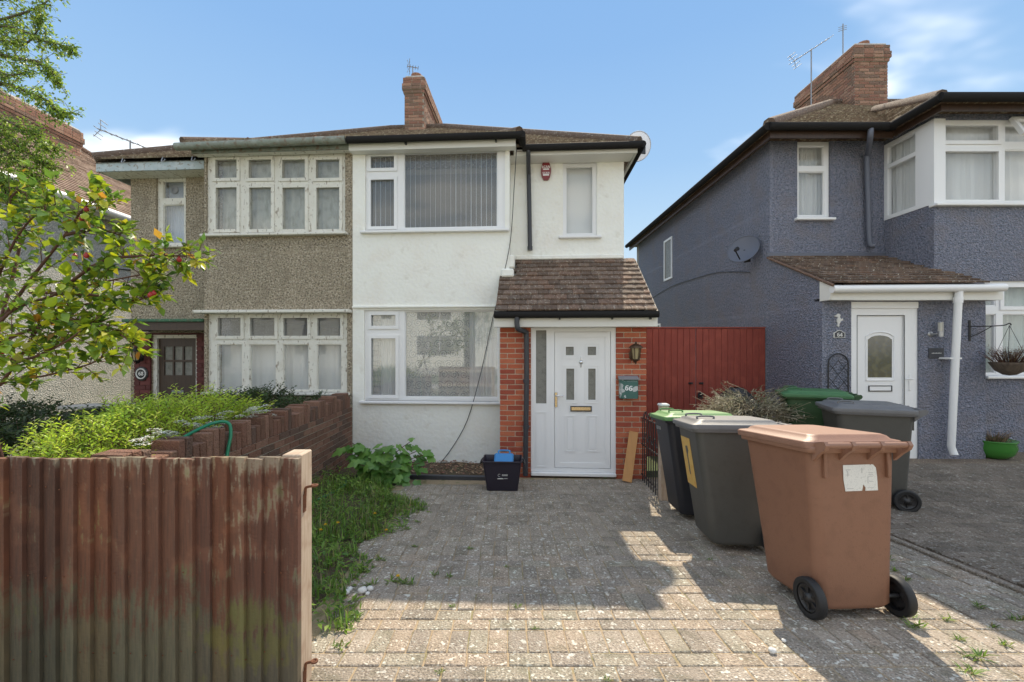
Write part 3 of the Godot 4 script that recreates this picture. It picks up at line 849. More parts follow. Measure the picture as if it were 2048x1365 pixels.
func lace_mat() -> StandardMaterial3D:
	if mats.has("lace"): return mats["lace"]
	var s := 512
	var im := Image.create(s, s, false, Image.FORMAT_RGB8)
	im.fill(Color(0.60, 0.59, 0.53))
	var r := RandomNumberGenerator.new(); r.seed = 77
	var dark := Color(0.24, 0.25, 0.21)
	for gy in 8:
		for gx in 8:
			var cx := (gx + 0.5 + (0.5 if gy % 2 else 0.0)) * 64.0 + r.randf_range(-4, 4)
			var cy := (gy + 0.5) * 64.0 + r.randf_range(-4, 4)
			var dir := 1.0 if (gx + gy) % 2 else -1.0
			for k in 220:
				var t := k / 220.0
				var a := t * 11.0 * dir + gx
				var rad := 3.0 + t * 24.0
				for ox in 4:
					for oy in 4:
						im.set_pixel(posmod(int(cx + cos(a) * rad) + ox, s), posmod(int(cy + sin(a) * rad) + oy, s), dark)
			for k in 5:
				var lx := int(cx + 30 + r.randf_range(-8, 8))
				var ly := int(cy + r.randf_range(-26, 26))
				for ox in 8:
					for oy in 5: im.set_pixel(posmod(lx + ox, s), posmod(ly + oy, s), dark)
	var m := mat("lace", Color.WHITE, 0.9, {"t": ImageTexture.create_from_image(im), "s": 0.75, "back": Color(0.35, 0.35, 0.35)})
	return m

func porch(h, bx: float, xr: float):
	var g0 := -0.15
	var l := rect(TP, 1000, 655, 1062, 955, PZ)
	var r := rect(TP, 1232, 650, 1293, 955, PZ)
	var ytop := hp(TP, 1150, 655, PZ).y
	var yg := -0.02
	var door := rect(TP, 1062, 655, 1232, 952, PZ)
	# brick piers: 27 courses
	brick_panel(h, Transform3D(Basis(), Vector3(0, 0, PZ)), l[0], door[0] - 0.003, yg, ytop, 0.1, "brick", "porch_pier")
	brick_panel(h, Transform3D(Basis(), Vector3(0, 0, PZ)), door[2] + 0.003, r[2], yg, ytop, 0.1, "brick", "porch_pier")
	# side walls of the porch back to the house
	brick_panel(h, Transform3D(Basis(Vector3.UP, PI / 2), Vector3(r[2] + 0.001, 0, PZ - 0.002)), 0.03, PZ - MAIN - 0.02, yg, ytop + 0.3, 0.1, "brick", "porch_side_wall")
	var sl := MB.new()
	sl.bar(Vector3(l[0] + 0.002, -0.3, 0.001), Vector3(l[0] + 0.1, ytop, PZ - 0.105))
	sl.bar(Vector3(l[0] + 0.01, -0.3, PZ - 0.1), Vector3(r[2] - 0.01, yg - 0.001, MAIN + 0.01))
	part(sl, "porch_base", mats["oldbrick3"], h)
	var lint := MB.new()
	lint.bar(Vector3(door[0], door[3] + 0.001, PZ - 0.1), Vector3(door[2], ytop + 0.06, PZ - 0.03))
	part(lint, "lintel", mats["white_paint"], h)
	# door frame with side panel and leaf
	var z := PZ - 0.012
	var gl := rect(TP, 1072, 661, 1093, 808, PZ)
	var lf := rect(TP, 1109, 664, 1222, 938, PZ)
	var pn := rect(TP, 1072, 824, 1093, 935, PZ)
	var fr := MB.new()
	fr.slab(door[0], door[2], door[1] + 0.05, door[3], [gl, lf], z, 0.07)
	var frame = part(fr, "door_frame", mats["upvc"], h)
	var p1 := MB.new()
	p1.frame([pn[0], pn[1], pn[2], pn[3]], 0.018, z + 0.008, z + 0.001)
	part(p1, "moulding", mats["upvc"], frame)
	var gp := MB.new()
	gp.quad(Vector3(gl[0], gl[1], z - 0.025), Vector3(gl[2], gl[1], z - 0.025), Vector3(gl[2], gl[3], z - 0.025), Vector3(gl[0], gl[3], z - 0.025), Vector3.BACK)
	part(gp, "pane", mats["frosted"], frame)
	var th := MB.new()
	th.bev(Vector3((door[0] + door[2]) * 0.5, door[1] + 0.022, z + 0.005), Vector3(door[2] - door[0], 0.05, 0.1), 0.008)
	part(th, "threshold", mats["upvc"], frame)
	# leaf
	var panes := []
	for q in [[1132, 694, 1148, 711], [1176, 694, 1193, 711], [1133, 738, 1149, 801], [1177, 738, 1192, 801]]:
		panes.append(rect(TP, q[0], q[1], q[2], q[3], PZ))
	var zl := z - 0.018
	var lm := MB.new()
	lm.slab(lf[0] + 0.004, lf[2] - 0.004, lf[1] + 0.004, lf[3] - 0.004, panes, zl, 0.05)
	var leaf = part(lm, "front_door", mats["upvc"], h)
	var sash := MB.new()
	sash.frame([lf[0] + 0.006, lf[1] + 0.006, lf[2] - 0.006, lf[3] - 0.006], 0.07, zl + 0.012, zl + 0.001)
	part(sash, "stile", mats["upvc"], leaf)
	for p in panes:
		var m1 := MB.new()
		m1.frame([p[0] - 0.05, p[1] - 0.05, p[2] + 0.05, p[3] + 0.05], 0.016, zl + 0.008, zl + 0.001)
		m1.frame([p[0] - 0.016, p[1] - 0.016, p[2] + 0.016, p[3] + 0.016], 0.016, zl + 0.006, zl + 0.001)
		part(m1, "moulding", mats["upvc"], leaf)
		var g1 := MB.new()
		g1.quad(Vector3(p[0], p[1], zl - 0.02), Vector3(p[2], p[1], zl - 0.02), Vector3(p[2], p[3], zl - 0.02), Vector3(p[0], p[3], zl - 0.02), Vector3.BACK)
		part(g1, "pane", mats["frosted"], leaf)
	for q in [[1130, 832, 1151, 905], [1173, 832, 1196, 905]]:
		var p: Array = rect(TP, q[0], q[1], q[2], q[3], PZ)
		var m2 := MB.new()
		m2.frame(p, 0.018, zl + 0.009, zl + 0.001)
		m2.bev(Vector3((p[0] + p[2]) * 0.5, (p[1] + p[3]) * 0.5, zl + 0.003), Vector3(p[2] - p[0] - 0.07, p[3] - p[1] - 0.07, 0.008), 0.004)
		part(m2, "panel", mats["upvc"], leaf)
	var lb: Array = rect(TP, 1141, 813, 1184, 824, PZ)
	var lbm := MB.new()
	lbm.frame(lb, 0.012, zl + 0.016, zl)
	part(lbm, "letterbox_frame", mats["dark_pipe"], leaf)
	var lbf := MB.new()
	lbf.bev(Vector3((lb[0] + lb[2]) * 0.5, (lb[1] + lb[3]) * 0.5, zl + 0.006), Vector3(lb[2] - lb[0] - 0.026, lb[3] - lb[1] - 0.026, 0.01), 0.003)
	part(lbf, "letterbox_flap", mats["brass"], leaf)
	var hd := hp(TP, 1112, 800, z)
	var hm := MB.new()
	hm.bev(hd + Vector3(0, 0, 0.008), Vector3(0.034, 0.21, 0.012), 0.005)
	part(hm, "handle_plate", mats["brass"], leaf)
	var hl := MB.new()
	hl.tube([hd + Vector3(0, 0.06, 0.01), hd + Vector3(0, 0.06, 0.05), hd + Vector3(0.012, 0.06, 0.058), hd + Vector3(0.10, 0.055, 0.055)], 0.011, 8)
	part(hl, "handle", mats["chrome"], leaf)
	var kn := hp(TP, 1162, 725, zl)
	var km := MB.new()
	km.lathe([Vector2(0, 0.02), Vector2(0.02, 0.018), Vector2(0.03, 0.008), Vector2(0.033, 0)], 16, Transform3D(Basis(Vector3.RIGHT, PI / 2), kn))
	km.tube([kn + Vector3(0, 0.09, 0.004), kn + Vector3(0, 0.07, 0.008), kn + Vector3(0, 0.03, 0.01)], [0.002, 0.008, 0.006], 8)
	km.tube([kn + Vector3(0, -0.03, 0.01), kn + Vector3(0, -0.06, 0.008), kn + Vector3(0, -0.08, 0.004)], [0.006, 0.007, 0.002], 8)
	part(km, "knocker", mats["chrome"], leaf)
	# porch roof
	var ge := hp(TP, 1150, 629, PZ + 0.26)
	var xa := hp(TP, 988, 629, PZ + 0.26).x
	var xb := hp(TP, 1318, 629, PZ + 0.26).x
	var yw := hp(TP, 1150, 521, MAIN).y
	var el := Vector3(xa + 0.02, ge.y + 0.04, PZ + 0.27)
	var er := Vector3(xb - 0.03, ge.y + 0.04, PZ + 0.27)
	var tl := Vector3(xa + 0.02, yw, MAIN)
	var sk := func(p: Vector3): return p.x < bx + 0.02 and p.z < 0.05
	tile_roof(h, "porch_roof", el, er, tl, 0.142, 0.165, sk)
	# deck under the tiles and mortar verge
	var dk := MB.new()
	var dn := Vector3(0, -0.04, 0)
	dk.quad(el + dn, er + dn, Vector3(er.x, tl.y, tl.z) + dn, tl + dn, Vector3.UP)
	dk.tri(Vector3(r[2], el.y - 0.04, el.z), Vector3(r[2], el.y - 0.04, MAIN), Vector3(r[2], tl.y - 0.04, MAIN), Vector3.RIGHT)
	part(dk, "roof_deck", mats["render_white"], h)
	var vg := MB.new()
	vg.tube([er + Vector3(0.005, -0.012, 0), Vector3(er.x + 0.005, tl.y - 0.012, tl.z)], 0.018, 6)
	part(vg, "verge", mats["mortar"], h)
	# white stepped flashing where the porch roof meets the bay
	var fl := MB.new()
	var kx := (el.y - tl.y) / (el.z - tl.z)
	var ry := func(zz: float): return el.y + (zz - el.z) * kx
	fl.bev(Vector3((xa + bx) * 0.5 + 0.06, ry.call(0.0) + 0.05, 0.05), Vector3(bx - xa + 0.02, 0.13, 0.1), 0.02)
	fl.bev(Vector3(bx + 0.03, ry.call(-0.22) + 0.08, -0.2), Vector3(0.09, 0.2, 0.4), 0.02)
	fl.bev(Vector3((bx + xr) * 0.5 + 0.04, tl.y + 0.05, MAIN + 0.015), Vector3(xr - bx - 0.1, 0.07, 0.05), 0.012)
	part(fl, "flashing", mats["render_white"], h)
	fascia(h, "porch_fascia", Vector3(l[0] - 0.07, ytop - 0.002, PZ + 0.17), Vector3(r[2] + 0.1, ge.y + 0.01, PZ + 0.195), "white_paint")
	fascia(h, "porch_soffit", Vector3(l[0] - 0.07, ytop - 0.001, PZ + 0.004), Vector3(r[2] + 0.1, ytop + 0.018, PZ + 0.17), "white_paint")
	var gt := MB.new()
	gt.tube([Vector3(xa, ge.y, PZ + 0.25), Vector3(xb, ge.y, PZ + 0.25)], 0.05, 10)
	part(gt, "porch_gutter", mats["gutter_black"], h)
	for gx in [0.15, 0.4, 0.72, 0.95]:
		var xx := lerpf(xa, xb, gx)
		fascia(h, "gutter_bracket", Vector3(xx, ge.y - 0.07, PZ + 0.196), Vector3(xx + 0.02, ge.y - 0.03, PZ + 0.25), "black_plastic")
	var p0 := hp(TP, 1034, 640, PZ + 0.25)
	var p1x := hp(TP, 1053, 700, PZ + 0.06).x
	pipe(h, "downpipe", smooth([Vector3(p0.x, ge.y - 0.02, PZ + 0.25), Vector3(p0.x, ge.y - 0.13, PZ + 0.25), Vector3(p0.x + 0.02, ge.y - 0.2, PZ + 0.23), Vector3(p1x - 0.02, ge.y - 0.23, PZ + 0.09), Vector3(p1x, ge.y - 0.31, PZ + 0.06), Vector3(p1x, 1.2, PZ + 0.05), Vector3(p1x - 0.01, 0.6, PZ + 0.05), Vector3(p1x - 0.015, 0.03, PZ + 0.05)], 5), 0.036, "dark_pipe")
	for yy in [0.7, 1.35]:
		pipe(h, "pipe_clip", [Vector3(p1x - 0.004, yy, PZ + 0.05), Vector3(p1x - 0.004, yy + 0.05, PZ + 0.05)], 0.045, "dark_pipe")
	# wall lantern
	var lp := hp(TP, 1272, 706, PZ + 0.13)
	var la = thing("wall_lantern", "bronze carriage lantern with cream panes beside the white front door", "lantern", TP * Transform3D(Basis(), lp))
	lantern(la, "bronze", lin(0.10, 0.065, 0.04))
	# letter box 66
	var bp := hp(TP, 1257, 777, PZ + 0.06)
	var bt = thing("post_box", "green metal post box with peeling paint and number 66 on brick", "post box", TP * Transform3D(Basis(), bp))
	var gm := mat("post_green", Color.WHITE, 0.5, {"t": tex("pgr", 256, lin(0.05, 0.135, 0.115), [[4, 2, 3, 0.60, 0.63, lin(0.55, 0.57, 0.56), 0.95], [2, 20, 3, 0.6, 0.9, lin(0.04, 0.10, 0.085), 0.6]]), "s": 2.2})
	var bm := MB.new()
	bm.bev(Vector3(0, 0, 0), Vector3(0.25, 0.29, 0.11), 0.012)
	part(bm, "casing", gm, bt)
	var bd := MB.new()
	bd.bev(Vector3(0.005, -0.02, 0.058), Vector3(0.222, 0.24, 0.008), 0.004)
	part(bd, "door", gm, bt)
	var bl := MB.new()
	bl.prism(PackedVector2Array([Vector2(-0.075, 0.14), Vector2(0.07, 0.12), Vector2(0.075, 0.135), Vector2(-0.06, 0.175)]), -0.135, 0.135, Transform3D(Basis(Vector3.UP, -PI / 2), Vector3(0, 0, 0)))
	part(bl, "lid", mats["lead"], bt)
	text_on(bt, "number", "66", 0.07, Transform3D(Basis(Vector3.BACK, -0.12), Vector3(-0.01, 0.005, 0.064)), "upvc")

func lantern(la, key: String, c: Color):
	var br := mat(key, c, 0.5, {"metal": 0.6})
	var cage := MB.new()
	for k in 6:
		var a := TAU * k / 6
		cage.tube([Vector3(cos(a) * 0.045, -0.09, sin(a) * 0.045), Vector3(cos(a) * 0.07, 0.07, sin(a) * 0.07)], 0.006, 5)
	part(cage, "cage", br, la)
	var gl := MB.new()
	gl.lathe([Vector2(0.041, -0.085), Vector2(0.064, 0.068)], 6)
	part(gl, "glass", mat("cream_glass", lin(0.42, 0.34, 0.19), 0.3), la)
	var cap := MB.new()
	cap.lathe([Vector2(0.095, 0.065), Vector2(0.095, 0.078), Vector2(0.075, 0.095), Vector2(0.04, 0.12), Vector2(0.015, 0.125), Vector2(0.014, 0.15), Vector2(0.0, 0.16)], 12)
	cap.lathe([Vector2(0, 0.068), Vector2(0.095, 0.0651)], 12)
	part(cap, "cap", br, la)
	var bt := MB.new()
	bt.lathe([Vector2(0, -0.16), Vector2(0.008, -0.15), Vector2(0.012, -0.12), Vector2(0.055, -0.1), Vector2(0.055, -0.088), Vector2(0, -0.085)], 12)
	part(bt, "base", br, la)
	var arm := MB.new()
	arm.tube(smooth([Vector3(0, -0.1, 0), Vector3(-0.01, -0.13, -0.05), Vector3(-0.015, -0.08, -0.1), Vector3(-0.02, -0.03, -0.12)]), 0.012, 6)
	arm.lathe([Vector2(0, 0.012), Vector2(0.045, 0.01), Vector2(0.05, 0)], 14, Transform3D(Basis(Vector3.RIGHT, PI / 2).scaled(Vector3(1, 1.7, 1)), Vector3(-0.02, -0.03, -0.128)))
	part(arm, "bracket", br, la)

func grey_house(ye, yb, xl, bl, zf, zb, zr, yr):
	var h = thing("semi_detached_house", "grey pebbledashed semi-detached house with peeling white wooden windows", "house", TP)
	var up := [412, 305, 690, 468]
	var dn := [414, 624, 694, 785]
	var small := [312, 352, 371, 492]
	var ur := rect(TP, up[0], up[1], up[2], up[3], 0)
	var dr := rect(TP, dn[0], dn[1], dn[2], dn[3], 0)
	var sr := rect(TP, small[0], small[1], small[2], small[3], MAIN)
	var dor := rect(TP, 304, 670, 396, 850, MAIN)
	var ycan := hp(TP, 335, 645, MAIN).y
	var mb := MB.new()
	mb.slab(xl, bl, ycan, ye, [sr], MAIN, 0.2)
	mb.slab(xl, bl, -0.4, ycan - 0.001, [[dor[0], -0.05, dor[2], dor[3]]], MAIN, 0.2)
	part(mb, "front_wall", mats["pebble_grey"], h)
	var bw := MB.new()
	bw.slab(bl, -0.001, -0.4, yb, [ur, dr], 0.0, 0.2)
	bw.bar(Vector3(bl, -0.4, -0.2), Vector3(bl + 0.15, yb, MAIN + 0.002))
	part(bw, "bay_wall", mats["pebble_grey"], h)
	shell(h, -1.0, xl, "pebble_grey", ye)
	# bay windows: four lights over four lights
	var xs := [[426, 473], [493, 542], [560, 610], [628, 679]]
	var pu := []
	for q in xs: pu.append([q[0], 316, q[1], 357])
	for q in xs: pu.append([q[0] + 1, 372, q[1], 460])
	var w1 = window(h, TP, up, pu, 0.0, "old_paint", [0, 1, 2, 3, 4, 5, 6, 7])
	var so = sill(h, ur, 0.0, "old_paint", 0.05, 0.09)
	var xs2 := [[431, 481], [496, 549], [563, 615], [631, 681]]
	var pd := []
	for q in xs2: pd.append([q[0], 634, q[1], 674])
	for q in xs2: pd.append([q[0], 689, q[1], 782])
	var w2 = window(h, TP, dn, pd, 0.0, "old_paint", [0, 1, 2, 3])
	sill(h, dr, 0.0, "old_paint", 0.05, 0.09)
	var c1 := MB.new(); curtain(c1, ur[0] + 0.05, ur[2] - 0.05, ur[1], ur[3], -0.22, 26, 0.022, 8)
	part(c1, "net_curtain", mats["old_net"], w1)
	var c2 := MB.new(); curtain(c2, dr[0] + 0.05, dr[2] - 0.05, dr[1], lerpf(dr[1], dr[3], 0.64), -0.22, 26, 0.022, 9)
	part(c2, "net_curtain", mats["net"], w2)
	# ledge over the lower bay window
	var lg := MB.new()
	lg.bev(Vector3((bl - 0.12) * 0.5, hp(TP, 560, 626, 0.05).y + 0.02, 0.05), Vector3(-bl + 0.1, 0.05, 0.16), 0.01)
	part(lg, "drip_ledge", mats["old_paint"], h)
	# small window
	var w3 = window(h, TP, small, [[322, 360, 364, 396], [323, 408, 365, 486]], MAIN, "old_paint", [])
	sill(h, sr, MAIN, "old_paint", 0.05, 0.08)
	var lnt := MB.new()
	lnt.bar(Vector3(sr[0] - 0.09, sr[3] + 0.001, MAIN - 0.03), Vector3(sr[2] + 0.08, sr[3] + 0.07, MAIN + 0.05))
	part(lnt, "lintel", mats["old_paint"], h)
	var c3 := MB.new(); curtain(c3, sr[0] + 0.03, sr[2] - 0.03, sr[1], sr[3] - 0.42, MAIN - 0.2, 6, 0.015, 4)
	part(c3, "net_curtain", mat("blue_net", lin(0.42, 0.50, 0.60), 0.9, {"back": Color(0.4, 0.4, 0.4)}), w3)
	var rr := rect(TP, 322, 360, 364, 396, MAIN)
	var vt := MB.new()
	vt.lathe([Vector2(0.035, 0.02), Vector2(0.07, 0.015), Vector2(0.075, 0.0)], 18, Transform3D(Basis(Vector3.RIGHT, PI / 2), Vector3((rr[0] + rr[2]) * 0.5, (rr[1] + rr[3]) * 0.5, MAIN - 0.064)))
	vt.lathe([Vector2(0.0, 0.012), Vector2(0.034, 0.008)], 12, Transform3D(Basis(Vector3.RIGHT, PI / 2), Vector3((rr[0] + rr[2]) * 0.5, (rr[1] + rr[3]) * 0.5, MAIN - 0.064)))
	part(vt, "vent", mats["lead"], w3)
	var c5 := MB.new(); c5.bar(Vector3(rr[0] - 0.02, rr[1] - 0.02, MAIN - 0.2), Vector3(rr[2] + 0.02, rr[3] + 0.02, MAIN - 0.19))
	part(c5, "blind", mat("blue_blind", lin(0.30, 0.36, 0.44), 0.8), w3)
	# roof
	var xe: float = xl - 0.32
	roof_half(h, -1.0, xe, bl - 0.16, ye, yb, zf, zb, zr, yr)
	fascia(h, "fascia", Vector3(xe + 0.02, ye - 0.15, zf - 0.05), Vector3(bl - 0.1, ye + 0.0, zf - 0.02), "blue_fascia")
	fascia(h, "soffit_board", Vector3(xe + 0.06, ye - 0.15, MAIN), Vector3(bl, ye - 0.13, zf - 0.05), "old_paint")
	fascia(h, "side_fascia", Vector3(xe + 0.02, ye - 0.15, zf - 0.055), Vector3(xe + 0.05, ye + 0.0, zb), "blue_fascia")
	fascia(h, "bay_fascia", Vector3(bl - 0.1, yb - 0.07, 0.12), Vector3(-0.002, yb + 0.03, 0.15), "green_gutter")
	fascia(h, "bay_soffit", Vector3(bl - 0.1, yb - 0.07, 0.0), Vector3(-0.002, yb - 0.05, 0.12), "old_paint")
	var g2 := MB.new()
	g2.tube([Vector3(-0.01, yb + 0.03, 0.24), Vector3(bl - 0.28, yb + 0.0, 0.24)], 0.06, 10)
	part(g2, "bay_gutter", mats["green_gutter"], h)
	for k in 8:
		var bx2 := lerpf(bl - 0.2, -0.15, k / 7.0)
		fascia(h, "gutter_bracket", Vector3(bx2, yb + 0.08, 0.2), Vector3(bx2 + 0.025, yb + 0.115, 0.24), "rust")
	for k in 3:
		var p := hp(TP, [242, 322, 382][k], 331, zf + 0.03)
		pipe(h, "gutter_bracket", smooth([Vector3(p.x, ye + 0.05, zf), Vector3(p.x + 0.03, ye - 0.04, zf + 0.06), Vector3(p.x + 0.09, ye - 0.05, zf + 0.08), Vector3(p.x + 0.12, ye - 0.02, zf + 0.09)], 3), 0.009, "aluminium", 5)
	# canopy over the door
	var cn := MB.new()
	var cl := hp(TP, 246, 645, MAIN + 0.45).x
	cn.bev(Vector3((cl + bl) * 0.5, ycan + 0.0, MAIN + 0.24), Vector3(bl - cl, 0.05, 0.5), 0.01)
	part(cn, "canopy", mats["felt"], h)
	var cf := MB.new()
	cf.bar(Vector3(cl + 0.03, ycan - 0.16, MAIN + 0.40), Vector3(bl - 0.01, ycan - 0.026, MAIN + 0.44))
	cf.bar(Vector3(cl + 0.03, ycan - 0.16, MAIN + 0.002), Vector3(cl + 0.07, ycan - 0.026, MAIN + 0.398))
	part(cf, "canopy_board", mats["dark_wood"], h)
	# painted brick either side of the door, proud of the wall
	brick_panel(h, Transform3D(Basis(), Vector3(0, 0, MAIN + 0.04)), hp(TP, 272, 720, MAIN).x, dor[0] - 0.002, -0.1, ycan - 0.19, 0.035, "redbrick", "door_surround", 0.075, 0.225, "redbrick1")
	brick_panel(h, Transform3D(Basis(), Vector3(0, 0, MAIN + 0.04)), dor[2] + 0.002, bl - 0.002, -0.1, ycan - 0.19, 0.035, "redbrick", "door_surround", 0.075, 0.225, "redbrick1")
	brick_panel(h, Transform3D(Basis(), Vector3(0, 0, MAIN + 0.04)), dor[0], dor[2], dor[3], ycan - 0.19, 0.035, "redbrick", "door_surround", 0.075, 0.225, "redbrick1")
	# door: dark stained, six small panes above, panels below
	var df := MB.new()
	df.slab(dor[0], dor[2], -0.05, dor[3], [[dor[0] + 0.07, -0.04, dor[2] - 0.06, dor[3] - 0.06]], MAIN - 0.02, 0.09)
	part(df, "door_frame", mats["old_paint"], h)
	var panes := []
	var x0: float = dor[0] + 0.17
	var pw: float = (dor[2] - dor[0] - 0.13 - 0.2 - 0.06) / 3.0
	for i in 3:
		for j in 2:
			var ax := x0 + i * (pw + 0.03)
			var ay: float = dor[3] - 0.2 - (j + 1) * 0.27 + 0.03
			panes.append([ax, ay, ax + pw, ay + 0.235])
	var dl := MB.new()
	dl.slab(dor[0] + 0.072, dor[2] - 0.062, -0.04, dor[3] - 0.062, panes, MAIN - 0.06, 0.045)
	var door = part(dl, "front_door", mats["dark_wood"], h)
	for p in panes:
		var g := MB.new()
		g.quad(Vector3(p[0], p[1], MAIN - 0.08), Vector3(p[2], p[1], MAIN - 0.08), Vector3(p[2], p[3], MAIN - 0.08), Vector3(p[0], p[3], MAIN - 0.08), Vector3.BACK)
		part(g, "pane", mats["frosted"], door)
	for q in [[0.0, 0.3], [0.36, 0.3], [0.7, 0.3]]:
		var m2 := MB.new()
		m2.frame([x0 + q[0] * 0.62, 0.25, x0 + q[0] * 0.62 + 0.2, 0.9], 0.02, MAIN - 0.05, MAIN - 0.0595)
		part(m2, "panel", mats["dark_wood"], door)
	var lb := MB.new()
	lb.bev(Vector3((dor[0] + dor[2]) * 0.5, 1.08, MAIN - 0.055), Vector3(0.22, 0.05, 0.012), 0.004)
	part(lb, "letterbox", mats["lead"], door)
	pipe(door, "knob", [Vector3(dor[2] - 0.12, 1.05, MAIN - 0.06), Vector3(dor[2] - 0.12, 1.05, MAIN - 0.01)], 0.025, "brass")
	# lantern and round number plaque
	var lp := hp(TP, 272, 711, MAIN + 0.17)
	var la = thing("wall_lantern", "dark box lantern beside the dark panelled door of the grey house", "lantern", TP * Transform3D(Basis(), lp))
	lantern(la, "dark_iron", lin(0.035, 0.03, 0.025))
	var np := hp(TP, 282, 748, MAIN + 0.06)
	var pq = thing("number_plaque", "round black and white house number plaque beside dark panelled door", "plaque", TP * Transform3D(Basis(), np))
	var pm := MB.new()
	pm.lathe([Vector2(0, 0), Vector2(0.12, 0), Vector2(0.125, 0.008), Vector2(0.12, 0.016), Vector2(0, 0.0165)], 26, Transform3D(Basis(Vector3.RIGHT, PI / 2), Vector3(0, 0, -0.012)))
	part(pm, "disc", mats["iron"], pq)
	var rg := MB.new()
	var ring := PackedVector3Array()
	for k in 29: ring.append(Vector3(cos(TAU * k / 28) * 0.085, sin(TAU * k / 28) * 0.085, 0.006))
	rg.tube(ring, 0.012, 6, false)
	part(rg, "ring", mats["stone"], pq)
	text_on(pq, "number", "68", 0.065, Transform3D(Basis(), Vector3(0, 0, 0.008)), "stone")

func stack(o, w: float, len_: float, y0: float, y1: float, kind := "stackbrick"):
	# a brick chimney stack: x across, z forward (front at z = 0), with an oversailing head
	var yc := y1 - 0.42
	brick_panel(o, Transform3D(), -w / 2, w / 2, y0, yc, 0.1, kind, "stack_front", 0.075, 0.225, "old_mortar")
	brick_panel(o, Transform3D(Basis(Vector3.UP, PI / 2), Vector3(w / 2 - 0.001, 0, -0.002)), 0.03, len_, y0, yc, 0.1, kind, "stack_side", 0.075, 0.225, "old_mortar")
	brick_panel(o, Transform3D(Basis(Vector3.UP, -PI / 2), Vector3(-w / 2 + 0.001, 0, -len_)), 0.0, len_ - 0.03, y0, yc, 0.1, kind, "stack_side", 0.075, 0.225, "old_mortar")
	var core := MB.new()
	core.bar(Vector3(-w / 2 + 0.05, y0, -len_), Vector3(w / 2 - 0.05, yc, -0.05))
	part(core, "stack_core", mats["stackbrick1"], o)
	var grow := [0.025, 0.05, 0.05, 0.03, 0.03]
	var y := yc
	for k in 5:
		var g: float = grow[k]
		var hgt := 0.075
		brick_panel(o, Transform3D(Basis(), Vector3(0, 0, g)), -w / 2 - g, w / 2 + g, y, y + hgt, len_ + 2 * g, kind, "oversail", 0.075, 0.225, "old_mortar")
		brick_panel(o, Transform3D(Basis(Vector3.UP, PI / 2), Vector3(w / 2 + g + 0.001, 0, g - 0.001)), 0.03, len_ + 2 * g - 0.01, y, y + hgt, 0.03, kind, "oversail", 0.075, 0.225, "old_mortar")
		brick_panel(o, Transform3D(Basis(Vector3.UP, -PI / 2), Vector3(-w / 2 - g - 0.001, 0, -len_ - g + 0.01)), 0.0, len_ + 2 * g - 0.04, y, y + hgt, 0.03, kind, "oversail", 0.075, 0.225, "old_mortar")
		y += hgt
	var cap := MB.new()
	cap.bev(Vector3(0, y + 0.03, -len_ / 2), Vector3(w, 0.08, len_), 0.03)
	part(cap, "flaunching", mats["cement"], o)
	var n := int(len_ / 0.38)
	for k in n:
		var p := MB.new()
		p.lathe([Vector2(0.13, 0), Vector2(0.12, 0.12), Vector2(0.135, 0.13), Vector2(0.135, 0.16), Vector2(0.1, 0.16), Vector2(0.09, 0.02)], 12, Transform3D(Basis(), Vector3(rng.randf_range(-0.02, 0.02), y + 0.05, -0.25 - k * (len_ - 0.4) / maxf(1, n - 1))))
		part(p, "chimney_pot", mats["stackbrick%d" % (k % 3)], o)
	var fl := MB.new()
	fl.bev(Vector3(0, y0 + 0.1, 0.012), Vector3(w + 0.05, 0.2, 0.03), 0.01)
	part(fl, "flashing", mats["cement"], o)

func pair_chimney(zr: float, yr: float):
	var p := hp(TP, 828, 250, zr + 0.35)
	var top := hp(TP, 828, 152, zr + 0.35).y
	var wd := hp(TP, 847, 200, zr + 0.35).x - hp(TP, 809, 200, zr + 0.35).x
	var o = thing("chimney_stack", "red brick chimney stack standing on the shared roof of the white house", "chimney", TP * Transform3D(Basis(), Vector3(p.x, 0, p.z)))
	stack(o, wd, 2.1, p.y - 0.35, top)
	var a = thing("tv_aerial", "small television aerial with short crossbars on the white house chimney", "aerial", TP * Transform3D(Basis(), Vector3(p.x - 0.1, top - 0.02, p.z - 0.25)))
	aerial(a, 0.42, 0.13, 5, 0.16, 0.35)
	var dpos := TP.affine_inverse() * at(1279, 292, 7.32)
	var dish = thing("satellite_dish", "pale satellite dish on the corner of the white house eave", "satellite dish", TP * Transform3D(Basis(Vector3.UP, deg_to_rad(195)), dpos + Vector3(0.03, 0, 0.1)))
	mat("dish_white", lin(0.62, 0.64, 0.68), 0.5, {"back": Color(0.6, 0.62, 0.66)})
	sat_dish(dish, 0.235, "dish_white")
	var da := MB.new(); da.tube([Vector3(0, -0.1, 0), Vector3(0.06, -0.16, 0.03), Vector3(0.2, -0.2, 0.05)], 0.015, 6)
	part(da, "mount", mats["iron"], dish)

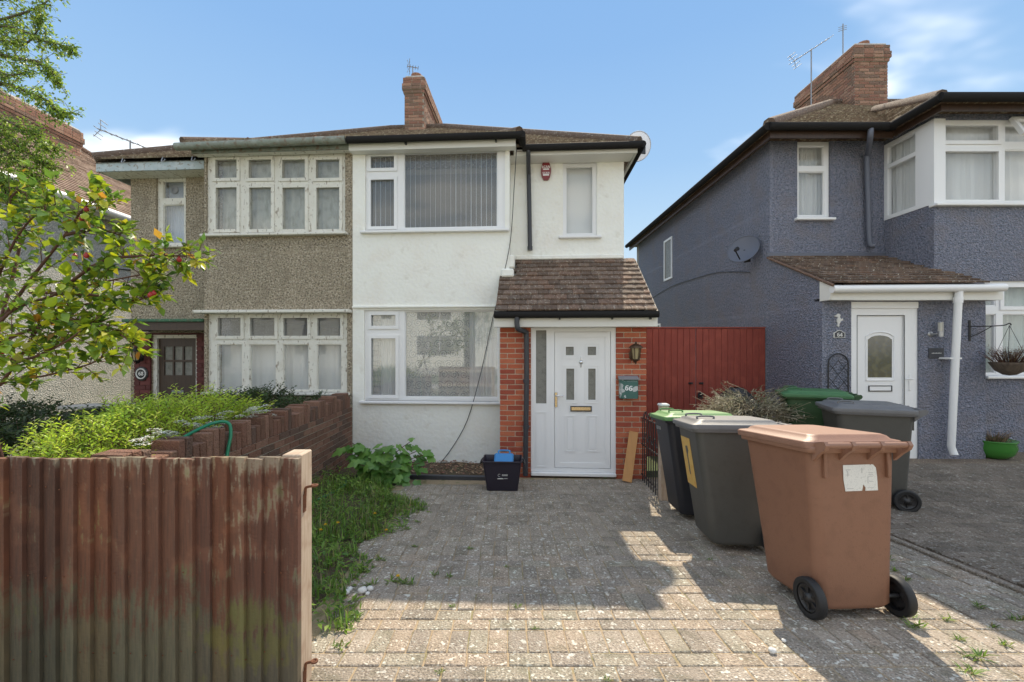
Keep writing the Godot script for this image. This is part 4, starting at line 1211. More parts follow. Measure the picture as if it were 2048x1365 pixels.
func aerial(o, mast: float, boom: float, n: int, cross: float, turn: float, tilt := 0.0, y := 0.0):
	var m := MB.new()
	m.tube([Vector3(0, -0.3, 0), Vector3(0, mast, 0)], 0.014, 6)
	part(m, "mast", mats["aluminium"], o)
	var b := Basis(Vector3.UP, turn) * Basis(Vector3.BACK, tilt)
	var c := Vector3(0, mast - 0.02 + y, 0)
	var bm := MB.new()
	bm.tube([c - b.x * boom, c + b.x * boom], 0.010, 6)
	part(bm, "boom", mats["aluminium"], o)
	for k in n:
		var p := c + b.x * lerpf(-boom, boom, float(k) / (n - 1))
		var e := MB.new()
		e.tube([p - b.z * cross * 0.5, p + b.z * cross * 0.5], 0.006, 5)
		part(e, "element", mats["aluminium"], o)
	var rf := MB.new()
	for s in [-1, 1]:
		var p2: Vector3 = c - b.x * (boom - 0.05)
		rf.tube([p2, p2 + b.y * 0.16 * s - b.x * 0.06], 0.006, 5)
		for t in [0.08, 0.15]: rf.tube([p2 + b.y * t * s - b.z * cross * 0.5, p2 + b.y * t * s + b.z * cross * 0.5], 0.006, 5)
	part(rf, "reflector", mats["aluminium"], o)

func sat_dish(o, r: float, m: String):
	# faces +z; wall bracket behind
	var d := MB.new()
	var prof := []
	for k in 7:
		var t := k / 6.0
		prof.append(Vector2(r * t + 0.0001, 0.22 * r * t * t))
	d.lathe(prof, 24, Transform3D(Basis(Vector3.RIGHT, PI / 2 - 0.4), Vector3(0, 0, 0.12)))
	part(d, "reflector", mats[m], o)
	var rim := MB.new()
	var ring := PackedVector3Array()
	var bb := Basis(Vector3.RIGHT, PI / 2 - 0.4)
	for k in 25: ring.append(bb * Vector3(cos(TAU * k / 24) * r, 0.22 * r, sin(TAU * k / 24) * r) + Vector3(0, 0, 0.12))
	rim.tube(ring, 0.008, 5, false)
	part(rim, "rim", mats[m], o)
	var arm := MB.new()
	var lo: Vector3 = bb * Vector3(0, 0.1, r * 0.9) + Vector3(0, 0, 0.12)
	var lnb: Vector3 = bb * Vector3(0, r * 1.25, r * 0.75) + Vector3(0, 0, 0.12)
	arm.tube([lo, lnb], 0.012, 6)
	part(arm, "arm", mats["iron"], o)
	var ln := MB.new()
	ln.tube([lnb, lnb + bb * Vector3(0, -0.02, -0.03), lnb + bb * Vector3(0, -0.06, -0.07)], [0.025, 0.03, 0.035], 10)
	part(ln, "receiver", mats["iron"], o)
	var br := MB.new()
	br.tube([Vector3(0, 0, 0.12), Vector3(0, -0.02, 0.04), Vector3(0, -0.1, 0)], 0.02, 8)
	br.bev(Vector3(0, -0.1, 0), Vector3(0.1, 0.16, 0.02), 0.004)
	part(br, "bracket", mats["iron"], o)

# ---------------------------------------------------------------- the blue house on the right
var TB: Transform3D
const BP := 1.15      # porch front
const BB := 0.80      # bay front
func blue_house():
	TB = Transform3D(Basis(), Vector3(4.23, 0, -6.95))
	var h = thing("semi_detached_house", "slate blue pebbledashed house with white porch door numbered 64", "house", TB)
	var w := 5.2
	var ye := hp(TB, 1640, 262, 0.3).y
	var small := [1595, 279, 1661, 437]
	var sr := rect(TB, small[0], small[1], small[2], small[3], 0)
	var bx := hp(TB, 1869, 330, BB).x
	var yb := ye
	var mb := MB.new()
	mb.slab(0, bx, -0.4, ye, [sr], 0.0, 0.2)
	part(mb, "front_wall", mats["pebble_blue"], h)
	var up := [1870, 238, 2130, 408]
	var dn := [1970, 562, 2130, 752]
	var ur := rect(TB, up[0], up[1], up[2], up[3], BB)
	var dr := rect(TB, dn[0], dn[1], dn[2], dn[3], BB)
	var bxr: float = ur[2] + 0.25
	var bw := MB.new()
	ur[0] = bx + 0.004
	var bay_sill: float = ur[1]
	bw.slab(bx, bxr, -0.4, yb, [[ur[0], ur[1], ur[2], ur[3]], dr], BB, 0.2)
	part(bw, "bay_wall", mats["pebble_blue"], h)
	# bay cheek with its own window
	var ck := MB.new()
	ck.bar(Vector3(bx, -0.4, 0.002), Vector3(bx + 0.15, bay_sill, BB - 0.2))
	ck.bar(Vector3(bx, ur[3], 0.002), Vector3(bx + 0.15, yb, BB - 0.2))
	part(ck, "bay_cheek", mats["pebble_blue"], h)
	var cw := MB.new()
	var ym := hp(TB, 1945, 290, BB).y
	cw.slab(0.0, BB - 0.2, bay_sill, ur[3], [[0.06, bay_sill + 0.06, BB - 0.27, ym - 0.03], [0.06, ym + 0.03, BB - 0.27, ur[3] - 0.06]], 0.012, 0.07)
	var cwn = part(cw, "window", mats["upvc"], h, Transform3D(Basis(Vector3.UP, -PI / 2), Vector3(bx, 0, 0)))
	for q in [[bay_sill + 0.06, ym - 0.03], [ym + 0.03, ur[3] - 0.06]]:
		var g := MB.new()
		g.quad(Vector3(0.06, q[0], -0.02), Vector3(BB - 0.27, q[0], -0.02), Vector3(BB - 0.27, q[1], -0.02), Vector3(0.06, q[1], -0.02), Vector3.BACK)
		part(g, "pane", mats["glass"], cwn)
	var cc := MB.new(); curtain(cc, 0.02, BB - 0.2, bay_sill, ur[3], -0.1, 5, 0.02, 6)
	part(cc, "net_curtain", mats["net"], cwn)
	var po := MB.new()
	po.bar(Vector3(bx - 0.014, bay_sill, BB - 0.199), Vector3(bx + 0.003, ur[3], BB - 0.031))
	po.bar(Vector3(bx - 0.014, bay_sill - 0.001, BB - 0.03), Vector3(hp(TB, 1890, 330, BB).x, ur[3], BB + 0.013))
	part(po, "corner_post", mats["upvc"], h)
	# upper bay front
	var w1 = window(h, TB, up, [[1882, 247, 2003, 282], [1877, 299, 2004, 401], [2017, 247, 2120, 282], [2016, 297, 2120, 401]], BB, "upvc", [0, 1])
	sill(h, ur, BB, "upvc", 0.03)
	var c1 := MB.new(); curtain(c1, ur[0] + 0.2, ur[2], ur[1], ur[3], BB - 0.2, 22, 0.025, 3)
	part(c1, "net_curtain", mats["net"], w1)
	# a top light hung open
	var ol := rect(TB, 2017, 238, 2124, 284, BB)
	var osx := MB.new()
	osx.frame([0, -(ol[3] - ol[1]), ol[2] - ol[0], 0], 0.05, 0.02, -0.03)
	var os = part(osx, "open_sash", mats["upvc"], w1, Transform3D(Basis(Vector3.RIGHT, -0.45), Vector3(ol[0], ol[3], BB + 0.03)))
	# lower bay
	var w2 = window(h, TB, dn, [[1974, 572, 1998, 612], [2010, 572, 2120, 615], [1974, 628, 1998, 748], [2012, 628, 2120, 748]], BB, "upvc", [1])
	sill(h, dr, BB, "upvc", 0.03)
	var c2 := MB.new(); curtain(c2, dr[0] + 0.12, dr[2], dr[1], dr[3], BB - 0.2, 9, 0.025, 5)
	part(c2, "net_curtain", mat("green_net", lin(0.50, 0.58, 0.54), 0.9, {"back": Color(0.4, 0.4, 0.4)}), w2)
	# small upper window
	var w3 = window(h, TB, small, [[1600, 290, 1652, 331], [1600, 341, 1653, 430]], 0.0, "upvc", [])
	sill(h, sr, 0.0, "upvc", 0.05)
	var c3 := MB.new(); curtain(c3, sr[0], sr[2], sr[1], sr[3], -0.2, 7, 0.02, 5)
	part(c3, "net_curtain", mats["net"], w3)
	var lw := MB.new(); lw.bar(Vector3(sr[0] + 0.05, sr[3] + 0.002, 0.001), Vector3(sr[2] + 0.12, sr[3] + 0.012, 0.03))
	part(lw, "lintel", mats["lead"], h)
	# shell
	var sd := MB.new()
	sd.bar(Vector3(0, -0.4, -0.2), Vector3(0.25, ye, -6.8))
	part(sd, "side_wall", mats["pebble_blue"], h)
	var bk := MB.new()
	bk.bar(Vector3(0, -0.4, -6.8), Vector3(w, ye, -7.0))
	bk.bar(Vector3(w - 0.1, -0.4, -6.79), Vector3(w, ye, BB - 0.21))
	part(bk, "back_wall", mats["room"], h)
	var fw := MB.new()
	fw.slab(bxr - 0.001, w, -0.4, ye, [], 0.0, 0.2)
	part(fw, "front_wall", mats["pebble_blue"], h)
	var fl := MB.new()
	for yy in [0.15, 2.9, ye - 0.12]: fl.bar(Vector3(0.26, yy - 0.1, -6.79), Vector3(w - 0.11, yy, -0.21))
	part(fl, "floor", mats["room"], h)
	# narrow windows in the side wall
	for q in [[1329, 478, 1345, 560], [1311, 648, 1322, 700]]:
		var da = 4.23 * FX / (q[0] - CX)
		var db = 4.23 * FX / (q[2] - CX)
		var dm = (da + db) * 0.5
		var y1 = eye.y - (q[1] - CY) / FX * dm
		var y0 = eye.y - (q[3] - CY) / FX * dm
		var sw := MB.new()
		sw.slab(6.95 - da, 6.95 - db, y0, y1, [[6.95 - da + 0.05, y0 + 0.05, 6.95 - db - 0.05, y1 - 0.05]], 0.02, 0.02)
		var swn = part(sw, "window", mats["upvc"], h, Transform3D(Basis(Vector3.UP, -PI / 2), Vector3(0, 0, 0)))
		var g := MB.new()
		g.quad(Vector3(6.95 - da + 0.05, y0 + 0.05, 0.006), Vector3(6.95 - db - 0.05, y0 + 0.05, 0.006), Vector3(6.95 - db - 0.05, y1 - 0.05, 0.006), Vector3(6.95 - da + 0.05, y1 - 0.05, 0.006), Vector3.BACK)
		part(g, "pane", mats["frosted"], swn)
	# roof
	var zf := 0.35
	var zb := -7.2
	var zr := (zf + zb) * 0.5
	var y0 := ye + 0.06
	var yr := y0 + (zf - zr) * tan(deg_to_rad(33.0))
	var xa := -0.22
	var ap := xa + (zf - zr)
	var rf := MB.new()
	tile_field(rf, Vector3(xa, y0, zf), Vector3(w, y0, zf), Vector3(w, yr, zr), Vector3(ap, yr, zr), 0.11, 0.17, Vector3.UP)
	tile_field(rf, Vector3(xa, y0, zb), Vector3(xa, y0, zf), Vector3(ap, yr, zr), Vector3(ap, yr, zr), 0.11, 0.17, Vector3.UP)
	rf.quad(Vector3(xa, y0, zb), Vector3(w, y0, zb), Vector3(w, yr, zr), Vector3(ap, yr, zr), Vector3.UP)
	var zt := -1.6
	var yt := y0 + (zf - zt) * tan(deg_to_rad(33.0)) + 0.02
	tile_field(rf, Vector3(bx - 0.2, y0, BB + 0.3), Vector3(bxr + 0.2, y0, BB + 0.3), Vector3(bxr + 0.2, yt, zt), Vector3(bx + 1.2, yt, zt), 0.11, 0.17, Vector3.UP)
	tile_field(rf, Vector3(bx - 0.2, y0, zf), Vector3(bx - 0.2, y0, BB + 0.3), Vector3(bx + 1.2, yt, zt), Vector3(bx + 1.2, yt, zt), 0.11, 0.17, Vector3.UP)
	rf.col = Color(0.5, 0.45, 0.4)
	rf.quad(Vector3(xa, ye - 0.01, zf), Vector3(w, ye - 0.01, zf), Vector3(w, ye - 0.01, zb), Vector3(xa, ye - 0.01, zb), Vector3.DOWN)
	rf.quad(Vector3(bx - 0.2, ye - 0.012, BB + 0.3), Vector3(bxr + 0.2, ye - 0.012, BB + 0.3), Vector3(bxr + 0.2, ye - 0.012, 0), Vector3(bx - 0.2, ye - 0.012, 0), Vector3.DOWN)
	var roof = part(rf, "roof", mats["roof"], h)
	var hp1 := MB.new(); hp1.tube([Vector3(xa, y0 + 0.02, zf), Vector3(ap, yr + 0.03, zr)], 0.09, 8)
	part(hp1, "hip_tiles", mats["tile0"], roof)
	var hp2 := MB.new(); hp2.tube([Vector3(ap, yr + 0.03, zr), Vector3(w, yr + 0.03, zr)], 0.09, 8)
	part(hp2, "ridge_tiles", mats["tile1"], roof)
	var hp3 := MB.new(); hp3.tube([Vector3(bx - 0.2, y0 + 0.02, BB + 0.3), Vector3(bx + 1.2, yt + 0.03, zt)], 0.07, 8)
	part(hp3, "hip_tiles", mats["tile1"], roof)
	fascia(h, "fascia", Vector3(xa + 0.03, ye - 0.12, zf - 0.05), Vector3(bx - 0.16, ye, zf - 0.02), "dark_wood")
	fascia(h, "side_fascia", Vector3(xa + 0.03, ye - 0.12, zb), Vector3(xa + 0.06, ye, zf - 0.055), "dark_wood")
	fascia(h, "bay_fascia", Vector3(bx - 0.15, ye - 0.10, BB + 0.22), Vector3(bxr + 0.15, ye, BB + 0.25), "dark_wood")
	fascia(h, "bay_fascia", Vector3(bx - 0.15, ye - 0.10, 0.33), Vector3(bx - 0.12, ye, BB + 0.219), "dark_wood")
	var gt := MB.new()
	gt.tube([Vector3(xa - 0.03, ye + 0.02, zf + 0.05), Vector3(bx - 0.2, ye + 0.02, zf + 0.05)], 0.06, 10)
	gt.tube([Vector3(xa - 0.05, ye + 0.02, zf + 0.06), Vector3(xa - 0.05, ye + 0.02, zb)], 0.06, 10)
	gt.tube([Vector3(bx - 0.26, ye + 0.02, zf), Vector3(bx - 0.26, ye + 0.02, BB + 0.36)], 0.06, 10)
	gt.tube([Vector3(bx - 0.28, ye + 0.02, BB + 0.36), Vector3(bxr + 0.2, ye + 0.02, BB + 0.36)], 0.06, 10)
	part(gt, "gutter", mats["gutter_black"], h)
	# downpipe
	var d0 := hp(TB, 1742, 262, zf + 0.05)
	var d1 := hp(TB, 1734, 320, 0.07)
	var d2 := hp(TB, 1740, 492, 0.07)
	pipe(h, "downpipe", smooth([Vector3(d0.x, ye, zf + 0.05), Vector3(d0.x, ye - 0.15, zf + 0.04), Vector3(d1.x, d1.y + 0.08, 0.09), d1, (d1 + d2) * 0.5, d2 + Vector3(0, 0.06, 0), d2 + Vector3(0.05, 0, 0.04)], 5), 0.038, "grey_pipe")
	# thin cables on the side wall
	var cb := []
	for q in [[1300, 600], [1340, 575], [1395, 556], [1440, 545], [1500, 545]]:
		var dd: float = 4.22 * FX / (q[0] - CX)
		cb.append(Vector3(-0.012, eye.y - (q[1] - CY) / FX * dd, 6.95 - dd))
	pipe(h, "cable", smooth(cb, 4), 0.008, "dark_pipe", 5)
	blue_porch(h)
	# chimney and aerials
	var cs = thing("chimney_stack", "weathered red brick chimney stack on the blue house roof", "chimney", TB * Transform3D(Basis(), Vector3(4.15, 0, -3.0)))
	stack(cs, 0.75, 2.0, yr - 0.75, yr + 1.15)
	var a1 = thing("tv_aerial", "tall pole with a tilted television aerial beside the blue house chimney", "aerial", TB * Transform3D(Basis(), Vector3(hp(TB, 1629, 200, zr + 0.2).x, yr - 0.1, zr + 0.1)))
	aerial(a1, 1.35, 0.62, 8, 0.22, 0.2, 0.6)
	var a2 = thing("aerial_pole", "thin upright aerial pole behind the blue house chimney", "aerial", TB * Transform3D(Basis(), Vector3(4.75, yr - 0.3, -4.6)))
	var pm := MB.new(); pm.tube([Vector3.ZERO, Vector3(0, 3.1, 0)], 0.014, 6)
	part(pm, "pole", mats["aluminium"], a2)
	var pe := MB.new()
	for k in 3: pe.tube([Vector3(-0.12, 3.0 - k * 0.05, 0), Vector3(0.1, 3.06 - k * 0.05, 0)], 0.007, 5)
	part(pe, "element", mats["aluminium"], a2)
	# dish on the side wall
	var dd2 := 4.2 * FX / (1500.0 - CX)
	var sp := Vector3(-0.012, eye.y - (512.0 - CY) / FX * dd2, 6.95 - dd2)
	var ds = thing("satellite_dish", "small grey satellite dish on the side wall of the blue house", "satellite dish", TB * Transform3D(Basis(Vector3.UP, deg_to_rad(-50)), sp + Vector3(-0.09, 0.06, 0.05)))
	sat_dish(ds, 0.25, "grey_pipe")

func blue_porch(h):
	var lpan := rect(TB, 1648, 600, 1703, 915, BP)
	var door := rect(TB, 1703, 604, 1838, 912, BP)
	var xr := hp(TB, 1972, 700, BP).x
	var ytop := hp(TB, 1800, 602, BP).y
	var yg: float = 0.3
	var mb := MB.new()
	mb.slab(0, xr, 0.0, ytop, [[door[0], 0.1, door[2], door[3]]], BP, 0.15)
	mb.bar(Vector3(0.0, 0, 0.001), Vector3(0.15, ytop + 0.03, BP - 0.15))
	mb.bar(Vector3(xr - 0.15, 0, BB + 0.001), Vector3(xr, ytop, BP - 0.15))
	var ge := hp(TB, 1800, 575, BP + 0.22)
	var yw := hp(TB, 1640, 514, 0.0).y
	# gable of the lean-to
	var pitch := (yw - ge.y - 0.04) / (BP + 0.24)
	mb.quad(Vector3(0.0, ytop + 0.03, BP), Vector3(0.0, yw - pitch * BP - 0.03, BP), Vector3(0.0, yw - 0.03, 0.001), Vector3(0.0, ytop + 0.03, 0.001), Vector3.LEFT)
	part(mb, "porch_wall", mats["pebble_blue"], h)
	# door
	var z := BP - 0.02
	var lf := rect(TB, 1717, 631, 1812, 912, BP)
	var fr := MB.new()
	fr.slab(door[0], door[2], 0.3, door[3], [[lf[0], 0.36, lf[2], lf[3]]], z, 0.07)
	var frame = part(fr, "door_frame", mats["upvc"], h)
	var hb := MB.new()
	var h1 := hp(TB, 1770, 617, BP).y
	hb.bev(Vector3((door[0] + door[2]) * 0.5, (door[3] + h1) * 0.5, z + 0.01), Vector3(door[2] - door[0], door[3] - h1, 0.02), 0.004)
	part(hb, "head_board", mats["upvc"], frame)
	var zl := z - 0.02
	var glr := rect(TB, 1741, 671, 1790, 756, BP)
	var pts := PackedVector2Array()
	for q in [[0, 0], [1, 0], [1, 0.9], [0.85, 0.965], [0.68, 0.992], [0.5, 1.0], [0.32, 0.992], [0.15, 0.965], [0, 0.9]]:
		pts.append(Vector2(lerpf(glr[0], glr[2], q[0]), lerpf(glr[1], glr[3], q[1])))
	var lm := MB.new()
	lm.slab(lf[0] + 0.004, lf[2] - 0.004, 0.365, lf[3] - 0.004, [glr], zl, 0.05)
	var leaf = part(lm, "front_door", mats["upvc"], h)
	var gm := mat("stained_glass", Color.WHITE, 0.12, {"t": tex("stg", 256, lin(0.055, 0.05, 0.025), [[1, 3, 2, 0.45, 0.8, lin(0.11, 0.10, 0.05), 0.8], [2, 8, 2, 0.6, 0.8, lin(0.05, 0.06, 0.065), 0.7]]), "s": 2.0, "spec": 0.8})
	var g := MB.new()
	g.prism(pts, zl - 0.012, zl - 0.004)
	part(g, "pane", gm, leaf)
	var sp := MB.new()
	for s in [0, 1]:
		var cx: float = glr[0] if s == 0 else glr[2]
		var sx := 1.0 if s == 0 else -1.0
		var wdt: float = glr[2] - glr[0]
		var hh: float = glr[3] - glr[1]
		sp.prism(PackedVector2Array([Vector2(cx, glr[3]), Vector2(cx + sx * wdt * 0.5, glr[3]), Vector2(cx + sx * wdt * 0.32, glr[3] - hh * 0.008), Vector2(cx + sx * wdt * 0.15, glr[3] - hh * 0.035), Vector2(cx, glr[3] - hh * 0.1)]), zl - 0.02, zl - 0.001)
	part(sp, "spandrel", mats["upvc"], leaf)
	var ml := MB.new()
	var loop := PackedVector3Array()
	for p in pts:
		var ctr := Vector2((glr[0] + glr[2]) * 0.5, (glr[1] + glr[3]) * 0.5)
		var q2 := p + (p - ctr).normalized() * 0.045
		loop.append(Vector3(q2.x, q2.y, zl + 0.002))
	loop.append(loop[0])
	ml.tube(loop, 0.010, 6, false)
	part(ml, "moulding", mats["upvc"], leaf)
	# the leaf stands out from its frame by a dark gasket line
	var gk := MB.new()
	gk.frame([lf[0] - 0.003, 0.361, lf[2] + 0.003, lf[3] + 0.003], 0.006, z + 0.003, z - 0.004)
	part(gk, "gasket", mats["iron"], frame)
	var lb := rect(TB, 1742, 772, 1789, 784, BP)
	var lbm := MB.new(); lbm.frame(lb, 0.01, zl + 0.012, zl)
	part(lbm, "letterbox_frame", mats["iron"], leaf)
	var lbf := MB.new(); lbf.bev(Vector3((lb[0] + lb[2]) * 0.5, (lb[1] + lb[3]) * 0.5, zl + 0.004), Vector3(lb[2] - lb[0] - 0.022, lb[3] - lb[1] - 0.022, 0.008), 0.002)
	part(lbf, "letterbox_flap", mats["upvc"], leaf)
	var hd := hp(TB, 1820, 765, z)
	var hm := MB.new()
	hm.bev(hd + Vector3(0, 0, 0.006), Vector3(0.03, 0.22, 0.012), 0.004)
	hm.tube([hd + Vector3(0, 0.05, 0.01), hd + Vector3(0, 0.05, 0.05), hd + Vector3(-0.10, 0.045, 0.05)], 0.01, 7)
	part(hm, "handle", mats["upvc"], leaf)
	# roof
	var el := Vector3(-0.02, ge.y + 0.04, BP + 0.24)
	var xe := hp(TB, 1976, 575, BP + 0.22).x
	var er := Vector3(xe, ge.y + 0.04, BP + 0.24)
	var tl := Vector3(-0.02, yw, 0.0)
	var bx := hp(TB, 1869, 330, BB).x
	var sk := func(p: Vector3): return p.x > bx - 0.02 and p.z < BB + 0.05
	tile_roof(h, "porch_roof", el, er, tl, 0.115, 0.17, sk)
	var dk := MB.new()
	var dn := Vector3(0, -0.04, 0)
	dk.quad(el + dn, er + dn, Vector3(er.x, tl.y, tl.z) + dn, tl + dn, Vector3.UP)
	part(dk, "roof_deck", mats["dark_wood"], h)
	var vg := MB.new()
	vg.tube([el + Vector3(-0.01, -0.015, 0), tl + Vector3(-0.01, -0.015, 0)], 0.02, 6)
	part(vg, "verge", mats["tile2"], h)
	var fl := MB.new()
	fl.bev(Vector3(bx * 0.5, tl.y + 0.03, 0.012), Vector3(bx + 0.1, 0.07, 0.03), 0.008)
	part(fl, "flashing", mats["grey_pipe"], h)
	fascia(h, "porch_fascia", Vector3(0.0, ytop - 0.005, BP + 0.12), Vector3(xr + 0.06, ge.y - 0.0, BP + 0.15), "white_paint")
	fascia(h, "porch_soffit", Vector3(0.0, ytop - 0.004, BP + 0.001), Vector3(xr + 0.06, ytop + 0.015, BP + 0.12), "white_paint")
	var bg := MB.new()
	bg.prism(PackedVector2Array([Vector2(BP - 0.02, ytop - 0.005), Vector2(BP + 0.15, ytop - 0.005), Vector2(BP + 0.2, ge.y - 0.03), Vector2(BP + 0.2, ge.y + 0.02), Vector2(BP - 0.02, yw - pitch * (BP - 0.02) - 0.025)]), -0.018, 0.012, Transform3D(Basis(Vector3(0, 0, 1), Vector3.UP, Vector3(-1, 0, 0)), Vector3(-0.006, 0, 0)))
	part(bg, "barge_end", mats["white_paint"], h)
	var gt := MB.new()
	gt.tube([Vector3(-0.02, ge.y - 0.02, BP + 0.205), Vector3(hp(TB, 2008, 566, BP + 0.2).x, ge.y + 0.0, BP + 0.205)], 0.052, 10)
	part(gt, "porch_gutter", mats["upvc"], h)
	var p0 := hp(TB, 1917, 585, BP + 0.19)
	var p1 := hp(TB, 1903, 905, BP + 0.09)
	pipe(h, "downpipe", [Vector3(p0.x, ge.y - 0.05, BP + 0.2), Vector3(p0.x, ge.y - 0.15, BP + 0.19), p1 + Vector3(0, 0.08, 0), p1 + Vector3(0, -0.03, 0.04)], 0.042, "upvc", 12)
	pipe(h, "pipe_socket", [Vector3(p0.x, ge.y - 0.12, BP + 0.19), Vector3(p0.x, ge.y - 0.2, BP + 0.187)], 0.05, "upvc", 12)
	var dg := hp(TB, 1912, 717, BP + 0.1)
	fascia(h, "pipe_clip", dg + Vector3(-0.13, -0.012, -0.1), dg + Vector3(0.02, 0.012, 0.06), "upvc")
	# things fixed to the porch wall
	var s1 := hp(TB, 1676, 641, BP)
	var orn = thing("wall_ornament", "white seahorse-shaped ornament above the 64 number plaque", "ornament", TB * Transform3D(Basis(), s1))
	var om := MB.new()
	var sea := PackedVector2Array()
	for q in [[-60, 58], [-50, 66], [-28, 66], [-22, 84], [-10, 92], [6, 90], [20, 78], [24, 60], [16, 42], [26, 28], [34, 8], [32, -14], [20, -34], [8, -52], [4, -68], [10, -80], [0, -90], [-14, -86], [-20, -72], [-12, -62], [-8, -46], [-16, -28], [-22, -6], [-18, 16], [-8, 36], [-20, 48], [-48, 50]]:
		sea.append(Vector2(q[0], q[1]) * 0.00095)
	om.prism(sea, 0.001, 0.02)
	part(om, "figure", mats["stone"], orn)
	var fin := MB.new()
	fin.prism(PackedVector2Array([Vector2(0.031, 0.012), Vector2(0.055, 0.026), Vector2(0.06, 0.0), Vector2(0.031, -0.012)]), 0.008, 0.018)
	part(fin, "fin", mats["stone"], orn)
	var s2 := hp(TB, 1678, 669, BP)
	var pq = thing("number_plaque", "slate number plaque reading 64 with pale border", "plaque", TB * Transform3D(Basis(), s2))
	var shape := PackedVector2Array([Vector2(-0.075, -0.045), Vector2(0.075, -0.045), Vector2(0.075, 0.02), Vector2(0.05, 0.03), Vector2(0.03, 0.048), Vector2(0, 0.056), Vector2(-0.03, 0.048), Vector2(-0.05, 0.03), Vector2(-0.075, 0.02)])
	var b1 := MB.new(); b1.prism(shape, 0.0, 0.014)
	part(b1, "border", mats["stone"], pq)
	var sh2 := PackedVector2Array()
	for p in shape: sh2.append(p * 0.86)
	var b2 := MB.new(); b2.prism(sh2, 0.0145, 0.017)
	part(b2, "face", mats["dark_pipe"], pq)
	text_on(pq, "number", "64", 0.05, Transform3D(Basis(), Vector3(0, -0.008, 0.018)), "stone")
	# trellis arch
	var t0 := hp(TB, 1677, 790, BP + 0.03)
	var tw := hp(TB, 1697, 790, BP + 0.03).x - t0.x
	var ty := hp(TB, 1677, 708, BP + 0.03).y
	var tr = thing("trellis_panel", "arched black metal trellis leaning beside the white door of blue house", "trellis", TB * Transform3D(Basis(), Vector3(t0.x, 0.37, BP + 0.03)))
	var tf := MB.new()
	var arch := PackedVector3Array([Vector3(-tw, 0, 0)])
	for k in 13: arch.append(Vector3(-cos(PI * k / 12) * tw, ty - 0.37 - tw + sin(PI * k / 12) * tw, 0))
	arch.append(Vector3(tw, 0, 0))
	tf.tube(arch, 0.009, 6)
	part(tf, "frame", mats["iron"], tr)
	var wires := MB.new()
	var top := ty - 0.37 - tw
	for k in range(-2, 7):
		for s in [-1.0, 1.0]:
			var y0 := k * 0.19
			var a := Vector3(-tw * s, y0, 0)
			var b := Vector3(tw * s, y0 + 2 * tw * 1.25, 0)
			if a.y < 0.0: a = a.lerp(b, -a.y / (b.y - a.y))
			if a.y > top + 0.02: continue
			if b.y > top + 0.05: b = a.lerp(b, (top + 0.05 - a.y) / (b.y - a.y))
			if b.y - a.y > 0.02: wires.tube([a, b], 0.004, 4)
	part(wires, "lattice", mats["iron"], tr)
	# wall light
	var s3 := hp(TB, 1882, 660, BP + 0.09)
	var wl = thing("wall_light", "steel cylinder wall light right of the blue house door", "wall light", TB * Transform3D(Basis(), s3))
	var c1 := MB.new()
	c1.tube([Vector3(0, -0.09, 0), Vector3(0, -0.02, 0)], 0.032, 12)
	part(c1, "lower_tube", mats["steel"], wl)
	var c2 := MB.new()
	c2.tube([Vector3(0, -0.018, 0), Vector3(0, 0.09, 0)], 0.03, 12)
	part(c2, "glass", mat("light_glass", lin(0.5, 0.48, 0.42), 0.2), wl)
	var c3 := MB.new()
	c3.tube([Vector3(0, 0.091, 0), Vector3(0, 0.1, 0)], 0.034, 12)
	for k in 4: c3.tube([Vector3(cos(k * 1.57) * 0.032, -0.02, sin(k * 1.57) * 0.032), Vector3(cos(k * 1.57) * 0.032, 0.092, sin(k * 1.57) * 0.032)], 0.004, 5)
	part(c3, "cage", mats["steel"], wl)
	var c4 := MB.new()
	c4.tube([Vector3(0, -0.055, 0), Vector3(-0.03, -0.055, -0.04), Vector3(-0.05, -0.055, -0.088)], 0.014, 8)
	c4.lathe([Vector2(0, 0.01), Vector2(0.035, 0.008), Vector2(0.035, 0)], 14, Transform3D(Basis(Vector3.RIGHT, PI / 2), Vector3(-0.05, -0.055, -0.09)))
	part(c4, "bracket", mats["steel"], wl)
	# small dark sign
	var s4 := hp(TB, 1873, 707, BP + 0.006)
	var sg = thing("name_sign", "small dark slate sign with one pale line on blue wall", "sign", TB * Transform3D(Basis(), s4))
	var sb := MB.new(); sb.bev(Vector3.ZERO, Vector3(0.2, 0.14, 0.012), 0.003)
	part(sb, "plate", mats["dark_pipe"], sg)
	var sl := MB.new()
	for k in 11: sl.bar(Vector3(-0.066 + k * 0.012, -0.004, 0.0062), Vector3(-0.058 + k * 0.012, 0.004 + (k % 3) * 0.002, 0.0085))
	part(sl, "writing", mats["stone"], sg)
	# hanging basket on its bracket
	var s5 := hp(TB, 1939, 662, BP)
	var hk = thing("basket_bracket", "black scrolled iron bracket on the blue porch holding a hanging basket", "bracket", TB * Transform3D(Basis(), s5))
	var k1 := MB.new()
	k1.bev(Vector3(0, 0, 0.008), Vector3(0.028, 0.28, 0.014), 0.004)
	part(k1, "back_plate", mats["iron"], hk)
	var k2 := MB.new()
	k2.tube(smooth([Vector3(0, 0.06, 0.015), Vector3(0.1, 0.055, 0.1), Vector3(0.22, 0.06, 0.2), Vector3(0.27, 0.085, 0.23), Vector3(0.28, 0.06, 0.24)]), 0.008, 6)
	k2.tube(smooth([Vector3(0, -0.08, 0.015), Vector3(0.06, -0.04, 0.06), Vector3(0.12, 0.02, 0.11), Vector3(0.15, 0.05, 0.13)]), 0.006, 6)
	part(k2, "arm", mats["iron"], hk)
	var bp := Vector3(s5.x + 0.265, hp(TB, 1985, 725, BP + 0.23).y, BP + 0.235)
	var bk = thing("hanging_basket", "hanging basket of dry brown plants beside the blue house window", "hanging basket", TB * Transform3D(Basis(), bp))
	var bm := MB.new()
